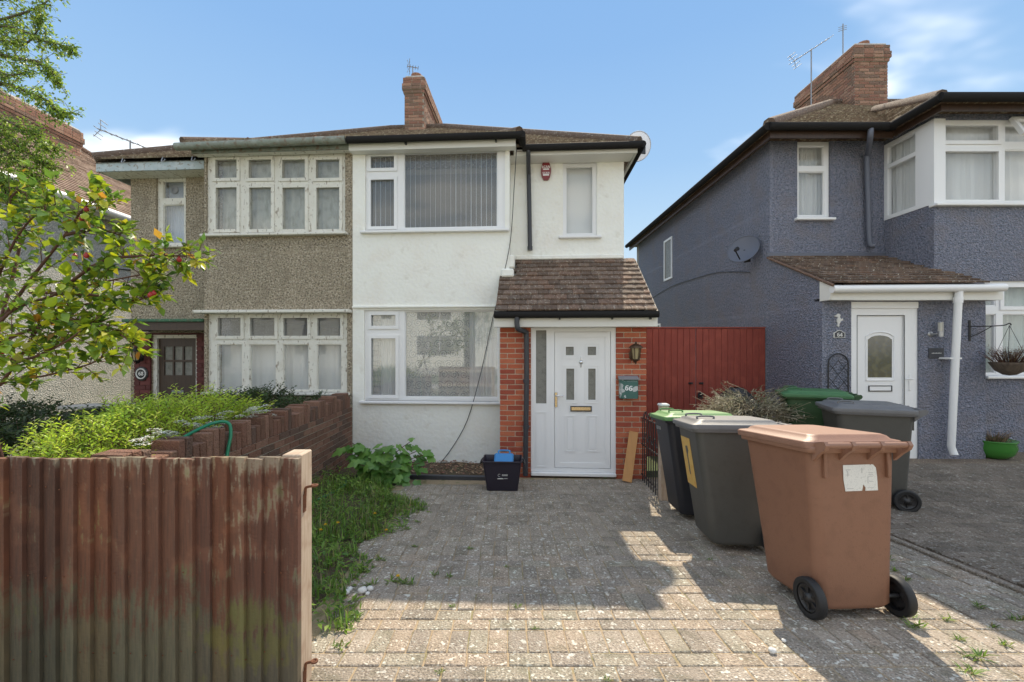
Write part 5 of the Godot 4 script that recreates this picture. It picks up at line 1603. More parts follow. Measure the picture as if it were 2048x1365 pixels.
	bm.lathe([Vector2(0.0, -0.17), Vector2(0.06, -0.16), Vector2(0.13, -0.11), Vector2(0.175, -0.03), Vector2(0.19, 0.0), Vector2(0.17, 0.0), Vector2(0.0, -0.02)], 20)
	part(bm, "basket", mats["bark"], bk)
	var ch := MB.new()
	for k in 3:
		var a := TAU * k / 3 + 0.4
		ch.tube([Vector3(cos(a) * 0.18, 0, sin(a) * 0.18), Vector3(0.0, s5.y + 0.06 - bp.y, 0.0)], 0.003, 4)
	part(ch, "chain", mats["iron"], bk)
	var dp := MB.new()
	for k in 220:
		var a := rng.randf() * TAU
		var r := rng.randf() * 0.15
		var p := Vector3(cos(a) * r, -0.02, sin(a) * r)
		var d := Vector3(cos(a) * (0.25 + r * 4), rng.randf_range(0.5, 1.2), sin(a) * (0.25 + r * 4)).normalized()
		var l := rng.randf_range(0.12, 0.26)
		dp.col = [Color(0.12, 0.07, 0.04), Color(0.20, 0.13, 0.07), Color(0.09, 0.05, 0.045), Color(0.14, 0.045, 0.035)][rng.randi() % 4]
		dp.tube([p, p + d * l * 0.6 + Vector3(0, 0, 0.01), p + d * l + Vector3(rng.randf_range(-0.03, 0.03), -0.01, 0)], [0.003, 0.002, 0.001], 3, false)
		for t in 2: dp.leaf(p + d * l * rng.randf_range(0.5, 1.0), Vector3(rng.randf_range(-1, 1), rng.randf_range(-0.3, 1), rng.randf_range(-1, 1)).normalized(), d.cross(Vector3.RIGHT).normalized(), 0.03, 0.008)
	part(dp, "foliage", mats["dull_leaf"], bk)
	# green pot with a dry plant
	var s6 := hp(TB, 1980, 915, BP - 0.12)
	var pt = thing("plant_pot", "green glazed bowl pot with withered plant by the blue house", "plant pot", TB * Transform3D(Basis(), Vector3(s6.x, 0.37, BP - 0.1)))
	var pp := MB.new()
	pp.lathe([Vector2(0.0, 0.0), Vector2(0.16, 0.0), Vector2(0.22, 0.06), Vector2(0.245, 0.14), Vector2(0.23, 0.2), Vector2(0.25, 0.225), Vector2(0.25, 0.24), Vector2(0.215, 0.235), Vector2(0.0, 0.19)], 28)
	part(pp, "pot", mat("glaze", lin(0.045, 0.19, 0.03), 0.18), pt)
	var pf := MB.new()
	for k in 160:
		var a := rng.randf() * TAU
		var r := rng.randf() * 0.13
		var p := Vector3(cos(a) * r + 0.03, 0.19, sin(a) * r)
		var d := Vector3(cos(a) * 0.5, rng.randf_range(0.5, 1.3), sin(a) * 0.5).normalized()
		pf.col = [Color(0.30, 0.20, 0.12), Color(0.38, 0.27, 0.16), Color(0.16, 0.09, 0.05)][rng.randi() % 3]
		var l := rng.randf_range(0.08, 0.22)
		pf.tube([p, p + d * l * 0.6, p + d * l + Vector3(rng.randf_range(-0.03, 0.03), -0.02, 0)], [0.003, 0.0025, 0.001], 3, false)
	part(pf, "withered_plant", mats["dull_leaf"], pt)

# ---------------------------------------------------------------- the far white house on the left, and the street behind
func far_house():
	var h = thing("detached_house", "white pebbledashed house with brown tiled hip roof beyond the grey house", "house")
	var x := -8.9
	var ye := 4.85
	var mb := MB.new()
	mb.bar(Vector3(x - 7.0, -0.6, -6.6), Vector3(x, ye - 0.02, -15.6))
	part(mb, "wall", mats["pebble_white"], h)
	var zc := -9.4
	var rf := MB.new()
	var xr := -12.4
	var yr := 7.72
	tile_field(rf, Vector3(x + 0.25, ye, -15.85), Vector3(x + 0.25, ye, -6.3), Vector3(xr, yr, -9.9), Vector3(xr, yr, -12.3), 0.12, 0.17, Vector3.UP)
	tile_field(rf, Vector3(-16.0, ye, -6.3), Vector3(x + 0.25, ye, -6.3), Vector3(xr, yr, -9.9), Vector3(xr, yr, -9.9), 0.12, 0.17, Vector3.UP)
	rf.quad(Vector3(-16.0, ye, -15.85), Vector3(x + 0.25, ye, -15.85), Vector3(xr, yr, -12.3), Vector3(xr, yr, -12.3), Vector3.UP)
	rf.quad(Vector3(-16.0, ye, -15.85), Vector3(-16.0, ye, -6.3), Vector3(xr, yr, -9.9), Vector3(xr, yr, -12.3), Vector3.UP)
	var roof = part(rf, "roof", mats["roof_red"], h)
	var ht := MB.new()
	ht.tube([Vector3(x + 0.25, ye, -15.85), Vector3(xr, yr + 0.03, -12.3)], 0.09, 6)
	ht.tube([Vector3(xr, yr + 0.03, -12.3), Vector3(xr, yr + 0.03, -9.9)], 0.09, 6)
	part(ht, "hip_tiles", mats["tile2"], roof)
	fascia(h, "fascia", Vector3(x + 0.12, ye - 0.16, -15.8), Vector3(x + 0.16, ye - 0.01, -6.4), "white_paint")
	var gt := MB.new()
	gt.tube([Vector3(x + 0.27, ye - 0.03, -15.9), Vector3(x + 0.27, ye - 0.03, -6.3)], 0.08, 10)
	part(gt, "gutter", mats["upvc"], h)
	# overhead wires on the side wall
	pipe(h, "cable", [Vector3(x + 0.01, 3.95, -13.2), Vector3(x + 0.01, 3.6, -9.0)], 0.012, "iron", 5)
	pipe(h, "waste_pipe", [Vector3(x + 0.05, 3.5, -12.6), Vector3(x + 0.05, 1.2, -11.0), Vector3(x + 0.05, -0.1, -10.9)], 0.03, "dark_pipe", 8)
	var cs = thing("chimney_stack", "long red brick chimney with clay pots beyond the grey house", "chimney", Transform3D(Basis(), Vector3(-11.9, 0, -9.5)))
	stack(cs, 0.8, 2.3, 6.0, 7.75)

func street_house(x: float, label: String, door_x: float):
	# across the road, behind the photographer: seen only mirrored in the windows
	var t := Transform3D(Basis(Vector3.UP, PI), Vector3(x, 0.5, 16.5))
	var h = thing("street_house", label, "house", t)
	var holes := [[-3.4, 0.9, -0.8, 2.3], [-3.4, 3.4, -0.8, 4.7], [1.0, 3.5, 1.9, 4.7], [door_x, 0.02, door_x + 0.95, 2.15]]
	var mb := MB.new()
	mb.slab(-4.3, 4.3, -0.6, 5.3, holes, 0.0, 0.25)
	part(mb, "front_wall", mats["render_white"], h)
	var sh := MB.new()
	sh.bar(Vector3(-4.3, -0.6, -0.26), Vector3(-4.05, 5.3, -7)); sh.bar(Vector3(4.05, -0.6, -0.26), Vector3(4.3, 5.3, -7)); sh.bar(Vector3(-4.3, -0.6, -7.0), Vector3(4.3, 5.3, -7.2))
	part(sh, "side_wall", mats["room"], h)
	for q in holes.slice(0, 3):
		var w := MB.new()
		var n := 3 if q[2] - q[0] > 2 else 1
		var ps := []
		var pw: float = (q[2] - q[0] - 0.06 * (n + 1)) / n
		for k in n: ps.append([q[0] + 0.06 + k * (pw + 0.06), q[1] + 0.06, q[0] + 0.06 + k * (pw + 0.06) + pw, q[3] - 0.06])
		w.slab(q[0], q[2], q[1], q[3], ps, -0.05, 0.06)
		var wn = part(w, "window", mats["upvc"], h)
		for p in ps:
			var g := MB.new()
			g.quad(Vector3(p[0], p[1], -0.08), Vector3(p[2], p[1], -0.08), Vector3(p[2], p[3], -0.08), Vector3(p[0], p[3], -0.08), Vector3.BACK)
			part(g, "pane", mats["frosted"], wn)
	var d := MB.new()
	d.bev(Vector3(door_x + 0.475, 1.08, -0.1), Vector3(0.94, 2.12, 0.06), 0.01)
	part(d, "front_door", mats["upvc"], h)
	var rf := MB.new()
	tile_field(rf, Vector3(-4.6, 5.3, 0.3), Vector3(4.6, 5.3, 0.3), Vector3(4.6, 7.7, -3.6), Vector3(-4.6, 7.7, -3.6), 0.2, 0.3, Vector3.UP)
	rf.quad(Vector3(-4.6, 5.3, -7.5), Vector3(4.6, 5.3, -7.5), Vector3(4.6, 7.7, -3.6), Vector3(-4.6, 7.7, -3.6), Vector3.UP)
	rf.tri(Vector3(-4.3, 5.3, 0), Vector3(-4.3, 5.3, -7.2), Vector3(-4.3, 7.5, -3.6), Vector3.LEFT)
	rf.tri(Vector3(4.3, 5.3, 0), Vector3(4.3, 5.3, -7.2), Vector3(4.3, 7.5, -3.6), Vector3.RIGHT)
	part(rf, "roof", mats["roof_red"], h)

func street_tree():
	# a garden tree across the road, mirrored in the lower bay window
	var base := Vector3(-4.4, 0.5, 12.6)
	var o = thing("garden_tree", "leafy garden tree across the road, mirrored in the lower bay window", "tree", Transform3D(Basis(), base))
	var tr := MB.new()
	tr.tube(smooth([Vector3(0, -0.1, 0), Vector3(0.05, 1.0, 0), Vector3(-0.05, 2.2, 0.05), Vector3(0.05, 3.4, 0)], 4), [0.14, 0.135, 0.13, 0.125, 0.12, 0.11, 0.10, 0.09, 0.08, 0.07, 0.06, 0.05, 0.04], 8)
	for k in 7:
		var a := k * 2.4
		tr.tube([Vector3(0, 1.6 + k * 0.2, 0), Vector3(cos(a) * 0.6, 2.1 + k * 0.22, sin(a) * 0.6), Vector3(cos(a) * 1.1, 2.3 + k * 0.25, sin(a) * 1.1)], [0.05, 0.03, 0.015], 5)
	part(tr, "trunk", mats["bark"], o)
	var lf := MB.new()
	for k in 60:
		var c := Vector3(rng.randf_range(-1.2, 1.2), rng.randf_range(1.4, 3.9), rng.randf_range(-1.2, 1.2))
		if Vector3(c.x / 1.35, (c.y - 2.7) / 1.4, c.z / 1.35).length() > 1.0: continue
		for j in 70:
			var dd := rdir()
			lf.col = vary(Color(0.10, 0.17, 0.035), 0.35)
			lf.leaf(c + rdir() * 0.34 * sqrt(rng.randf()), dd, dd.cross(Vector3.UP).normalized(), 0.09, 0.055)
	part(lf, "crown", mats["dull_leaf"], o)

# ---------------------------------------------------------------- ground, drive, street
const KERB := 3.35
func blue_y(x: float, d: float) -> float:
	var lo := drive_y(d) + 0.02
	var hi := lerpf(0.21, 0.37, clampf((d - 4.4) / 1.3, 0, 1))
	return lerpf(lo, maxf(hi, lo), smoothstep(KERB, KERB + 0.45, x))
func make_ground():
	var xs := [-90.0, -40.0, -20.0, -12.0, -8.0, -5.0, -3.0, -1.5, 0.0, 1.5, 3.3, 3.9, 5.0, 8.0, 14.0, 30.0, 90.0]
	var ds := [-90.0, -40.0, -20.0, -8.0, -3.0, -0.6, 1.0, 2.5, 4.0, 5.5, 6.2, 8.0, 14.0, 30.0, 60.0, 150.0]
	var rows := []
	for d in ds:
		var row := PackedVector3Array()
		for x in xs: row.append(Vector3(x, (drive_y(d) if x < 3.5 else drive_y(d) + 0.05) - 0.09, -d))
		rows.append(row)
	var mb := MB.new()
	mb.grid(rows)
	structure(part(mb, "ground", mats["lawn"], self))
	# block paving, laid on a plane that falls towards the house
	var dw := Node3D.new()
	dw.name = "driveway"
	dw.transform = Transform3D(Basis(Vector3.RIGHT, -atan(0.0747)), Vector3(0, 0.463, 0))
	structure(dw)
	add_child(dw)
	var bed := MB.new()
	bed.bar(Vector3(-1.45, -0.07, -6.25), Vector3(KERB - 0.02, -0.007, 0.5))
	part(bed, "joint_sand", mats["joint_sand"], dw)
	var pv := MB.new()
	pv.bev(Vector3(0, -0.03, 0), Vector3(0.1975, 0.06, 0.0975), 0.005)
	var pmesh := pv.mesh()
	var items := []
	var d := 2.19 - 0.412 * 6
	var turn := 0
	while d < 6.12:
		var deep := 0.206 if turn == 0 else 0.103
		var w := 0.103 if turn == 0 else 0.206
		var x := -1.32 + (0.0 if turn != 2 else -0.103) + rng.randf_range(-0.01, 0.01)
		while x < KERB - 0.13:
			var cx := x + w * 0.5
			var cd := d + deep * 0.5
			var limit := 6.08 if cx > 0.0 else 5.78
			var left := -1.12 + 0.12 * sin(cd * 3.1) + 0.07 * sin(cd * 8.0 + 1.0) - maxf(0.0, cd - 4.6) * 0.35
			if cd < limit and cx > left: items.append([cd, cx, turn == 0])
			x += w
		d += deep
		turn = (turn + 1) % 3
	items.sort_custom(func(a, b): return a[0] < b[0])
	var rest := MB.new()
	var n := 0
	for it in items:
		var b := Basis(Vector3.UP, (PI / 2 if it[2] else 0.0) + rng.randf_range(-0.012, 0.012)) * Basis(Vector3.RIGHT, rng.randf_range(-0.012, 0.012)) * Basis(Vector3.BACK, rng.randf_range(-0.008, 0.008))
		var p := Vector3(it[1] + rng.randf_range(-0.0015, 0.0015), rng.randf_range(-0.004, 0.002), -it[0])
		var sx: float = CX + it[1] / it[0] * FX
		if n < 300 and it[0] > 1.9 and sx > 600 and sx < 2080:
			inst("paver", pmesh, mats["paver%d" % (rng.randi() % 5)], dw, Transform3D(b, p))
			n += 1
		else:
			var g: float = [1.0, 0.86, 0.94, 0.9, 0.78][rng.randi() % 5]
			rest.col = Color(g, g, g * 0.98)
			rest.bev(p + b * Vector3(0, -0.03, 0), Vector3(0.1975, 0.06, 0.0975), 0.005, b)
	var vm: StandardMaterial3D = mats["paver0"].duplicate()
	vm.vertex_color_use_as_albedo = true
	stuff(part(rest, "distant_pavers", vm, dw))
	# concrete edging between the two drives
	var kb := Node3D.new()
	kb.name = "kerb_edging"
	kb.transform = Transform3D(Basis(Vector3.RIGHT, -atan(0.0747)), Vector3(0, 0.463, 0))
	structure(kb)
	add_child(kb)
	var z := 0.3
	while z < 6.0:
		var e := MB.new()
		e.bev(Vector3(KERB - 0.02, -0.03, -z - 0.45), Vector3(0.05, 0.11, 0.895), 0.008, Basis(Vector3.UP, rng.randf_range(-0.006, 0.006)))
		part(e, "edging_block", mats["paver4"], kb)
		z += 0.9
	# the neighbour's drive
	var br := []
	for k in 23:
		var dd := -0.6 + k * 0.31
		var row := PackedVector3Array()
		for x2 in [KERB + 0.005, KERB + 0.08, KERB + 0.16, KERB + 0.24, KERB + 0.32, KERB + 0.45, 4.2, 5.0, 6.5, 8.5, 11.0]: row.append(Vector3(x2, blue_y(x2, dd) + 0.004 * sin(x2 * 9.0 + dd * 7.0), -dd))
		br.append(row)
	var bm := MB.new(); bm.grid(br)
	var nd = structure(part(bm, "neighbour_driveway", mats["tarmac"], self))
	var nb := MB.new()
	var r2 := 0
	var dd2 := 2.2
	while dd2 < 5.75:
		var x3 := KERB + 0.125 + (0.103 if r2 % 2 else 0.0)
		if r2 % 2:
			nb.col = Color(0.5, 0.485, 0.475)
			nb.bev(Vector3(KERB + 0.074, blue_y(KERB + 0.074, dd2) + 0.006, -dd2), Vector3(0.098, 0.03, 0.098), 0.004, Basis(Vector3.BACK, 0.25))
		while x3 < 6.9:
			if x3 < 4.18 or dd2 < 5.55:
				var y3 := blue_y(x3, dd2)
				var up3 := Vector3(blue_y(x3 - 0.05, dd2) - blue_y(x3 + 0.05, dd2), 0.1, (blue_y(x3, dd2 - 0.05) - blue_y(x3, dd2 + 0.05)) * -1.0).normalized()
				var bx3 := Vector3.RIGHT - up3 * up3.x
				var b3 := Basis(bx3.normalized(), up3, bx3.normalized().cross(up3))
				var g3 := rng.randf_range(0.42, 0.6)
				nb.col = Color(g3, g3 * 0.97, g3 * 0.95)
				nb.bev(Vector3(x3, y3 + 0.004, -dd2), Vector3(0.2, 0.03, 0.098), 0.004, b3 * Basis(Vector3.UP, rng.randf_range(-0.01, 0.01)))
			x3 += 0.206
		dd2 += 0.103
		r2 += 1
	stuff(part(nb, "worn_blocks", vm, nd))
	# pavement and road behind the photographer
	var pm := MB.new(); pm.bar(Vector3(-40, 0.3, 0.62), Vector3(40, 0.508, 2.6))
	structure(part(pm, "pavement", mats["slab_grey"], self))
	var rm := MB.new(); rm.bar(Vector3(-60, 0.25, 2.601), Vector3(60, 0.395, 9.6))
	structure(part(rm, "road", mats["asphalt"], self))
	var pm2 := MB.new(); pm2.bar(Vector3(-40, 0.3, 9.601), Vector3(40, 0.508, 16.2))
	structure(part(pm2, "pavement", mats["slab_grey"], self))
	# planting strip below the bay window
	var sb := MB.new()
	var t := TP
	var rows2 := []
	for k in 5:
		var row2 := PackedVector3Array()
		for j in 13:
			row2.append(t * Vector3(lerpf(0.05, 2.32, j / 12.0), 0.045 + 0.012 * sin(j * 2.3 + k * 1.7) - (0.04 if k == 0 else 0.0), lerpf(0.72, 0.0, k / 4.0)))
		rows2.append(row2)
	sb.grid(rows2)
	structure(part(sb, "soil_strip", mats["soil"], self))
	var ek := MB.new()
	ek.bev(Vector3(1.32, 0.02, 0.76), Vector3(1.9, 0.09, 0.05), 0.01)
	tag(part(ek, "edging_strip", mats["dark_pipe"], self, t), "dark edging strip along the soil below the bay window", "edging")
	var lt := MB.new()
	for k in 620:
		var p: Vector3 = Vector3(rng.randf_range(0.5, 2.2), 0.06 + rng.randf() * 0.03, rng.randf_range(0.05, 0.7))
		lt.col = [Color(0.30, 0.18, 0.10), Color(0.42, 0.28, 0.16), Color(0.18, 0.11, 0.07), Color(0.52, 0.38, 0.25), Color(0.30, 0.12, 0.09)][rng.randi() % 5]
		var a := rng.randf() * TAU
		lt.leaf(p, Vector3(cos(a), rng.randf_range(-0.2, 0.4), sin(a)).normalized(), Vector3(-sin(a), rng.randf_range(-0.3, 0.3), cos(a)).normalized(), rng.randf_range(0.03, 0.07), rng.randf_range(0.015, 0.035))
	var ll = stuff(part(lt, "leaf_litter", mats["dull_leaf"], self, t))
	tag(ll, "dry brown leaf litter on the soil below the bay window", "leaf litter")

# ---------------------------------------------------------------- boundary wall, fence, gate
func make_wall():
	var o = thing("garden_wall", "old red-brown brick garden wall with uneven upright coping bricks", "wall")
	var x := -2.42
	var d0 := 2.75
	var d1 := 6.86
	# the frame's x runs away from the street along the wall; it faces the drive
	var xf := Transform3D(Basis(Vector3.UP, PI / 2), Vector3(x, 0, -d0))
	brick_panel(o, xf, 0, d1 - d0, 0.02, 0.92, 0.2, "oldbrick", "wall_face", 0.075, 0.225, "old_mortar")
	var back := MB.new()
	back.bar(Vector3(0, -0.15, -0.215), Vector3(d1 - d0 - 0.02, 0.92, -0.19))
	back.bar(Vector3(0, -0.15, -0.19), Vector3(d1 - d0 - 0.02, 0.019, -0.03))
	part(back, "wall_core", mats["oldbrick1"], o, xf)
	var s := 0.0
	var k := 0
	var run := 3
	var high := true
	while s < d1 - d0 - 0.08:
		if k == run:
			k = 0; high = not high; run = 2 + rng.randi() % 2
		var w := 0.068
		var hgt := (0.235 if high else 0.165) + rng.randf_range(-0.012, 0.012)
		var b := Basis(Vector3.BACK, rng.randf_range(-0.05, 0.05)) * Basis(Vector3.RIGHT, rng.randf_range(-0.03, 0.03)) * Basis.from_scale(Vector3(w, hgt, 0.205))
		inst("coping_brick", shared["brick"], mats["oldbrick%d" % (rng.randi() % 4)], o, xf * Transform3D(b, Vector3(s + w * 0.5, 0.92 + hgt * 0.5 - 0.005, -0.1)))
		s += w + 0.010
		k += 1

func fence_tex() -> Texture2D:
	var w := 768
	var h := 512
	var grain := noise(3, 110.0 / 768, 3).get_image(w, 40)
	grain.resize(w, h, Image.INTERPOLATE_BILINEAR)
	var g := grain.get_data()
	var blot := noise(5, 7.0 / 768, 4).get_image(w, h).get_data()
	var fine := noise(8, 90.0 / 768, 2).get_image(w, h).get_data()
	var strk := noise(9, 46.0 / 768, 3).get_image(w, 110)
	strk.resize(w, h, Image.INTERPOLATE_BILINEAR)
	var st := strk.get_data()
	var data := PackedByteArray(); data.resize(w * h * 3)
	for y in h:
		var v := float(y) / h
		for x in w:
			var i := y * w + x
			var u := float(x) / w
			var gr := g[i] / 255.0
			var bl := blot[i] / 255.0
			var fi := fine[i] / 255.0
			var sk := st[i] / 255.0
			var c := Color(0.185, 0.078, 0.046).lerp(Color(0.105, 0.052, 0.035), gr)
			c = c.lerp(Color(0.24, 0.105, 0.06), smoothstep(0.5, 0.8, bl) * 0.6)
			# bare weathered grey where the stain has worn off, mostly along the tops
			c = c.lerp(Color(0.36, 0.31, 0.22), smoothstep(0.66, 0.90, sk * 0.55 + bl * 0.35 + fi * 0.12 + (0.28 * exp(-v * 16.0)) + (0.1 if u > 0.72 else 0.0)) * 0.75)
			# grey-green algae growing up from the ground with a ragged edge, brighter moss towards the post
			var al := smoothstep(0.44, 0.70, v * 0.95 + (sk - 0.5) * 0.35 + (bl - 0.5) * 0.3 + (fi - 0.5) * 0.12)
			c = c.lerp(Color(0.17, 0.155, 0.095).lerp(Color(0.10, 0.098, 0.065), gr), al * 0.85)
			var ms := smoothstep(0.56, 0.72, bl * 0.4 + sk * 0.35 + fi * 0.1 + 0.34 * exp(-pow((u - 0.84) / 0.11, 2) - pow((v - 0.74) / 0.18, 2)))
			c = c.lerp(Color(0.17, 0.165, 0.035), ms * 0.55)
			var k := i * 3
			var s := c.linear_to_srgb()
			data[k] = s.r8; data[k + 1] = s.g8; data[k + 2] = s.b8
	return ImageTexture.create_from_image(Image.create_from_data(w, h, false, Image.FORMAT_RGB8, data))

func make_fence():
	var d := 1.9
	var top := 1.352
	var bot := drive_y(d) + 0.015
	var xr := -0.892
	var o = thing("fence_panel", "weathered brown feather-edge fence panel with green algae along its foot", "fence", Transform3D(Basis(), Vector3(xr, 0, -d)))
	var fm := mat("fence_wood", Color.WHITE, 0.85, {"t": fence_tex(), "uv": 1, "n": bump("fwn", 256, 61, 60, 3, 3.0), "ns": 0.12})
	var fms := []
	for q in [lin(1, 1, 1), lin(0.62, 0.62, 0.64), lin(1.0, 0.88, 0.78), lin(0.8, 0.78, 0.82)]:
		var m2: StandardMaterial3D = fm.duplicate()
		m2.albedo_color = q.linear_to_srgb()
		fms.append(m2)
	var n := 21
	var pitch := 0.0735
	for k in n:
		var w := 0.105 if k == 0 else 0.094
		var x1 := -k * pitch - (0.0 if k == 0 else 0.012)
		var x0 := x1 - w
		var t := top + rng.randf_range(-0.006, 0.004)
		var mb := MB.new()
		# wedge section: thick at the right edge, thin at the left, each lapping the board to its right
		var za := 0.026 + rng.randf() * 0.006
		var lean := rng.randf_range(-0.003, 0.003)
		var du := rng.randf_range(-0.05, 0.05)
		var uvp := func(x: float, y: float): return Vector2(clampf((x + n * pitch) / (n * pitch) + du, 0, 1), clampf((top - y) / (top - bot), 0, 1))
		var zr := za
		var zl := 0.006
		for q in [[Vector3(x0 + lean, t, zl), Vector3(x1 + lean, t, zr), Vector3(x1, bot, zr), Vector3(x0, bot, zl), Vector3.BACK], [Vector3(x0 + lean, t, zl), Vector3(x0 + lean, t, 0.0), Vector3(x0, bot, 0.0), Vector3(x0, bot, zl), Vector3.LEFT], [Vector3(x1 + lean, t, zr), Vector3(x1 + lean, t, 0.0), Vector3(x1, bot, 0.0), Vector3(x1, bot, zr), Vector3.RIGHT], [Vector3(x0 + lean, t, zl), Vector3(x1 + lean, t, zr), Vector3(x1 + lean, t, 0), Vector3(x0 + lean, t, 0), Vector3.UP], [Vector3(x0, bot, 0), Vector3(x1, bot, 0), Vector3(x1 + lean, t, 0), Vector3(x0 + lean, t, 0), Vector3.FORWARD]]:
			var k0 := mb.v.size()
			mb.quad(q[0], q[1], q[2], q[3], q[4])
			for i in 4: mb.uv[k0 + i] = uvp.call(mb.v[k0 + i].x, mb.v[k0 + i].y)
		part(mb, "board", fms[rng.randi() % 4], o)
	for yy in [top - 0.12, (top + bot) * 0.5, bot + 0.15]:
		var r := MB.new(); r.bar(Vector3(-n * pitch, yy - 0.035, -0.045), Vector3(-0.09, yy + 0.035, -0.001))
		part(r, "rail", mats["bare_wood"], o)
	var ps := MB.new()
	ps.bev(Vector3(-0.043, (top + 0.008 + bot - 0.1) * 0.5, -0.056), Vector3(0.086, top - bot + 0.108, 0.11), 0.005)
	part(ps, "post", mats["bare_wood"], o)
	# nail heads
	var nl := MB.new()
	for k in n:
		for yy in [top - 0.13, (top + bot) * 0.5, bot + 0.16]:
			nl.lathe([Vector2(0, 0.002), Vector2(0.0035, 0.001), Vector2(0.004, 0)], 6, Transform3D(Basis(Vector3.RIGHT, PI / 2), Vector3(-k * pitch - 0.07 + rng.randf_range(-0.012, 0.012), yy + rng.randf_range(-0.02, 0.02), 0.0205)))
	part(nl, "nail_heads", mats["rust"], o)
	for yy in [975.0, 1327.0]:
		var y: float = eye.y - (yy - CY) / FX * (d + 0.03)
		var hk := MB.new()
		hk.tube(smooth([Vector3(0.004, y - 0.09, -0.03), Vector3(0.006, y - 0.02, -0.03), Vector3(0.012, y, -0.03), Vector3(0.05, y + 0.006, -0.03)], 4), 0.006, 7)
		var ring := PackedVector3Array()
		for k in 13: ring.append(Vector3(0.046 + cos(TAU * k / 12) * 0.012, y + 0.008, -0.03 + sin(TAU * k / 12) * 0.012))
		hk.tube(ring, 0.005, 6, false)
		hk.bev(Vector3(0.002, y - 0.07, -0.03), Vector3(0.006, 0.08, 0.025), 0.002)
		part(hk, "hinge_hook", mats["rust"], o)

func make_gate():
	var x0: float = 2.08
	var x1 := 4.2
	var z := -7.02
	var y0 := 0.1
	var y1 := 2.165
	var o = thing("double_gate", "tall dark red boarded double gate between white and blue houses", "gate", Transform3D(Basis(), Vector3(x0, 0, z)))
	var w := x1 - x0
	var mid := hp(Transform3D(Basis(), Vector3(0, 0, z)), 1393, 700, 0.02).x - x0
	for leaf in [[0.0, mid - 0.004], [mid + 0.004, w]]:
		var n := int(round((leaf[1] - leaf[0]) / 0.098))
		var bw: float = (leaf[1] - leaf[0]) / n
		for k in n:
			var b := MB.new()
			b.bev(Vector3(leaf[0] + (k + 0.5) * bw, (y0 + y1) * 0.5, 0.0), Vector3(bw - 0.003, y1 - y0 + rng.randf_range(-0.004, 0.004), 0.022), 0.005)
			part(b, "board", mats["stain_red"], o)
		var r := MB.new()
		for yy in [y0 + 0.2, 1.2, y1 - 0.2]: r.bar(Vector3(leaf[0] + 0.02, yy - 0.06, -0.05), Vector3(leaf[1] - 0.02, yy + 0.06, -0.012))
		part(r, "rail", mats["stain_red"], o)
		var c := MB.new()
		c.bev(Vector3((leaf[0] + leaf[1]) * 0.5, y1 + 0.012, -0.005), Vector3(leaf[1] - leaf[0], 0.02, 0.06), 0.004)
		part(c, "capping", mats["stain_red"], o)
	for s in [-0.09, 0.08]:
		var h := MB.new()
		h.bev(Vector3(mid + s, 1.28, 0.018), Vector3(0.07, 0.03, 0.014), 0.003)
		h.tube([Vector3(mid + s, 1.28, 0.02), Vector3(mid + s, 1.28, 0.05)], 0.015, 8)
		part(h, "latch", mats["iron"], o)
	var ring := MB.new()
	var pts := PackedVector3Array()
	for k in 17: pts.append(Vector3(mid + 0.06 + cos(TAU * k / 16) * 0.04, 1.08 + sin(TAU * k / 16) * 0.05, 0.03))
	ring.tube(pts, 0.008, 6, false)
	ring.bev(Vector3(mid + 0.06, 1.09, 0.015), Vector3(0.06, 0.08, 0.012), 0.003)
	part(ring, "ring_handle", mats["iron"], o)

func make_railing():
	# low iron railing from the porch corner to a timber post
	var pp := on_drive(1327, 1000)
	var po = thing("timber_post", "weathered timber post with pale top beside the bins", "post", Transform3D(Basis(), pp))
	var pt: float = eye.y - (812.0 - CY) / FX * (-pp.z) - pp.y
	var pm := MB.new(); pm.bev(Vector3(0, pt * 0.5 - 0.05, 0), Vector3(0.09, pt + 0.1, 0.09), 0.006)
	part(pm, "shaft", mats["bare_wood"], po)
	var pc := MB.new(); pc.bev(Vector3(0, pt + 0.01, 0), Vector3(0.11, 0.03, 0.11), 0.01)
	part(pc, "cap", mats["stone"], po)
	var a := pp + Vector3(-0.03, 0, -0.06)
	var b: Vector3 = TP * Vector3(pair.xr + 0.02, 0.0, PZ + 0.06)
	a.y = drive_y(-a.z); b.y = drive_y(-b.z)
	var o = thing("iron_railing", "black wrought iron railing with scrolls between the brick porch and post", "railing")
	for k in 8:
		var p := a.lerp(b, (k + 0.3) / 8.0)
		var m := MB.new(); m.tube([p, p + Vector3(0, 0.86, 0)], 0.008, 6)
		part(m, "bar", mats["iron"], o)
	for yy in [0.08, 0.5, 0.86]:
		var m := MB.new(); m.tube([a + Vector3(0, yy, 0), b + Vector3(0, yy, 0)], 0.009, 6)
		part(m, "rail", mats["iron"], o)
	var u := (b - a).normalized()
	for k in 7:
		for lvl in [0.62, 0.92]:
			var c := a.lerp(b, (k + 0.6) / 8.0) + Vector3(0, lvl, 0)
			var pts := PackedVector3Array()
			for i in 15:
				var t := i / 14.0
				var an := t * 4.6 * (1 if k % 2 else -1)
				pts.append(c + u * cos(an) * (0.055 - 0.03 * t) + Vector3.UP * sin(an) * (0.055 - 0.03 * t))
			var m := MB.new(); m.tube(pts, 0.006, 5)
			part(m, "scroll", mats["iron"], o)

# ---------------------------------------------------------------- bins and small things
func rrect(hw: float, z0: float, z1: float, r: float, y: float) -> PackedVector3Array:
	var out := PackedVector3Array()
	for q in [[hw - r, z1 - r, 0.0], [-hw + r, z1 - r, 0.5], [-hw + r, z0 + r, 1.0], [hw - r, z0 + r, 1.5]]:
		for k in 6:
			var a: float = PI * (q[2] + 0.5 * k / 5.0)
			out.append(Vector3(q[0] + cos(a) * r, y, q[1] + sin(a) * r))
	return out
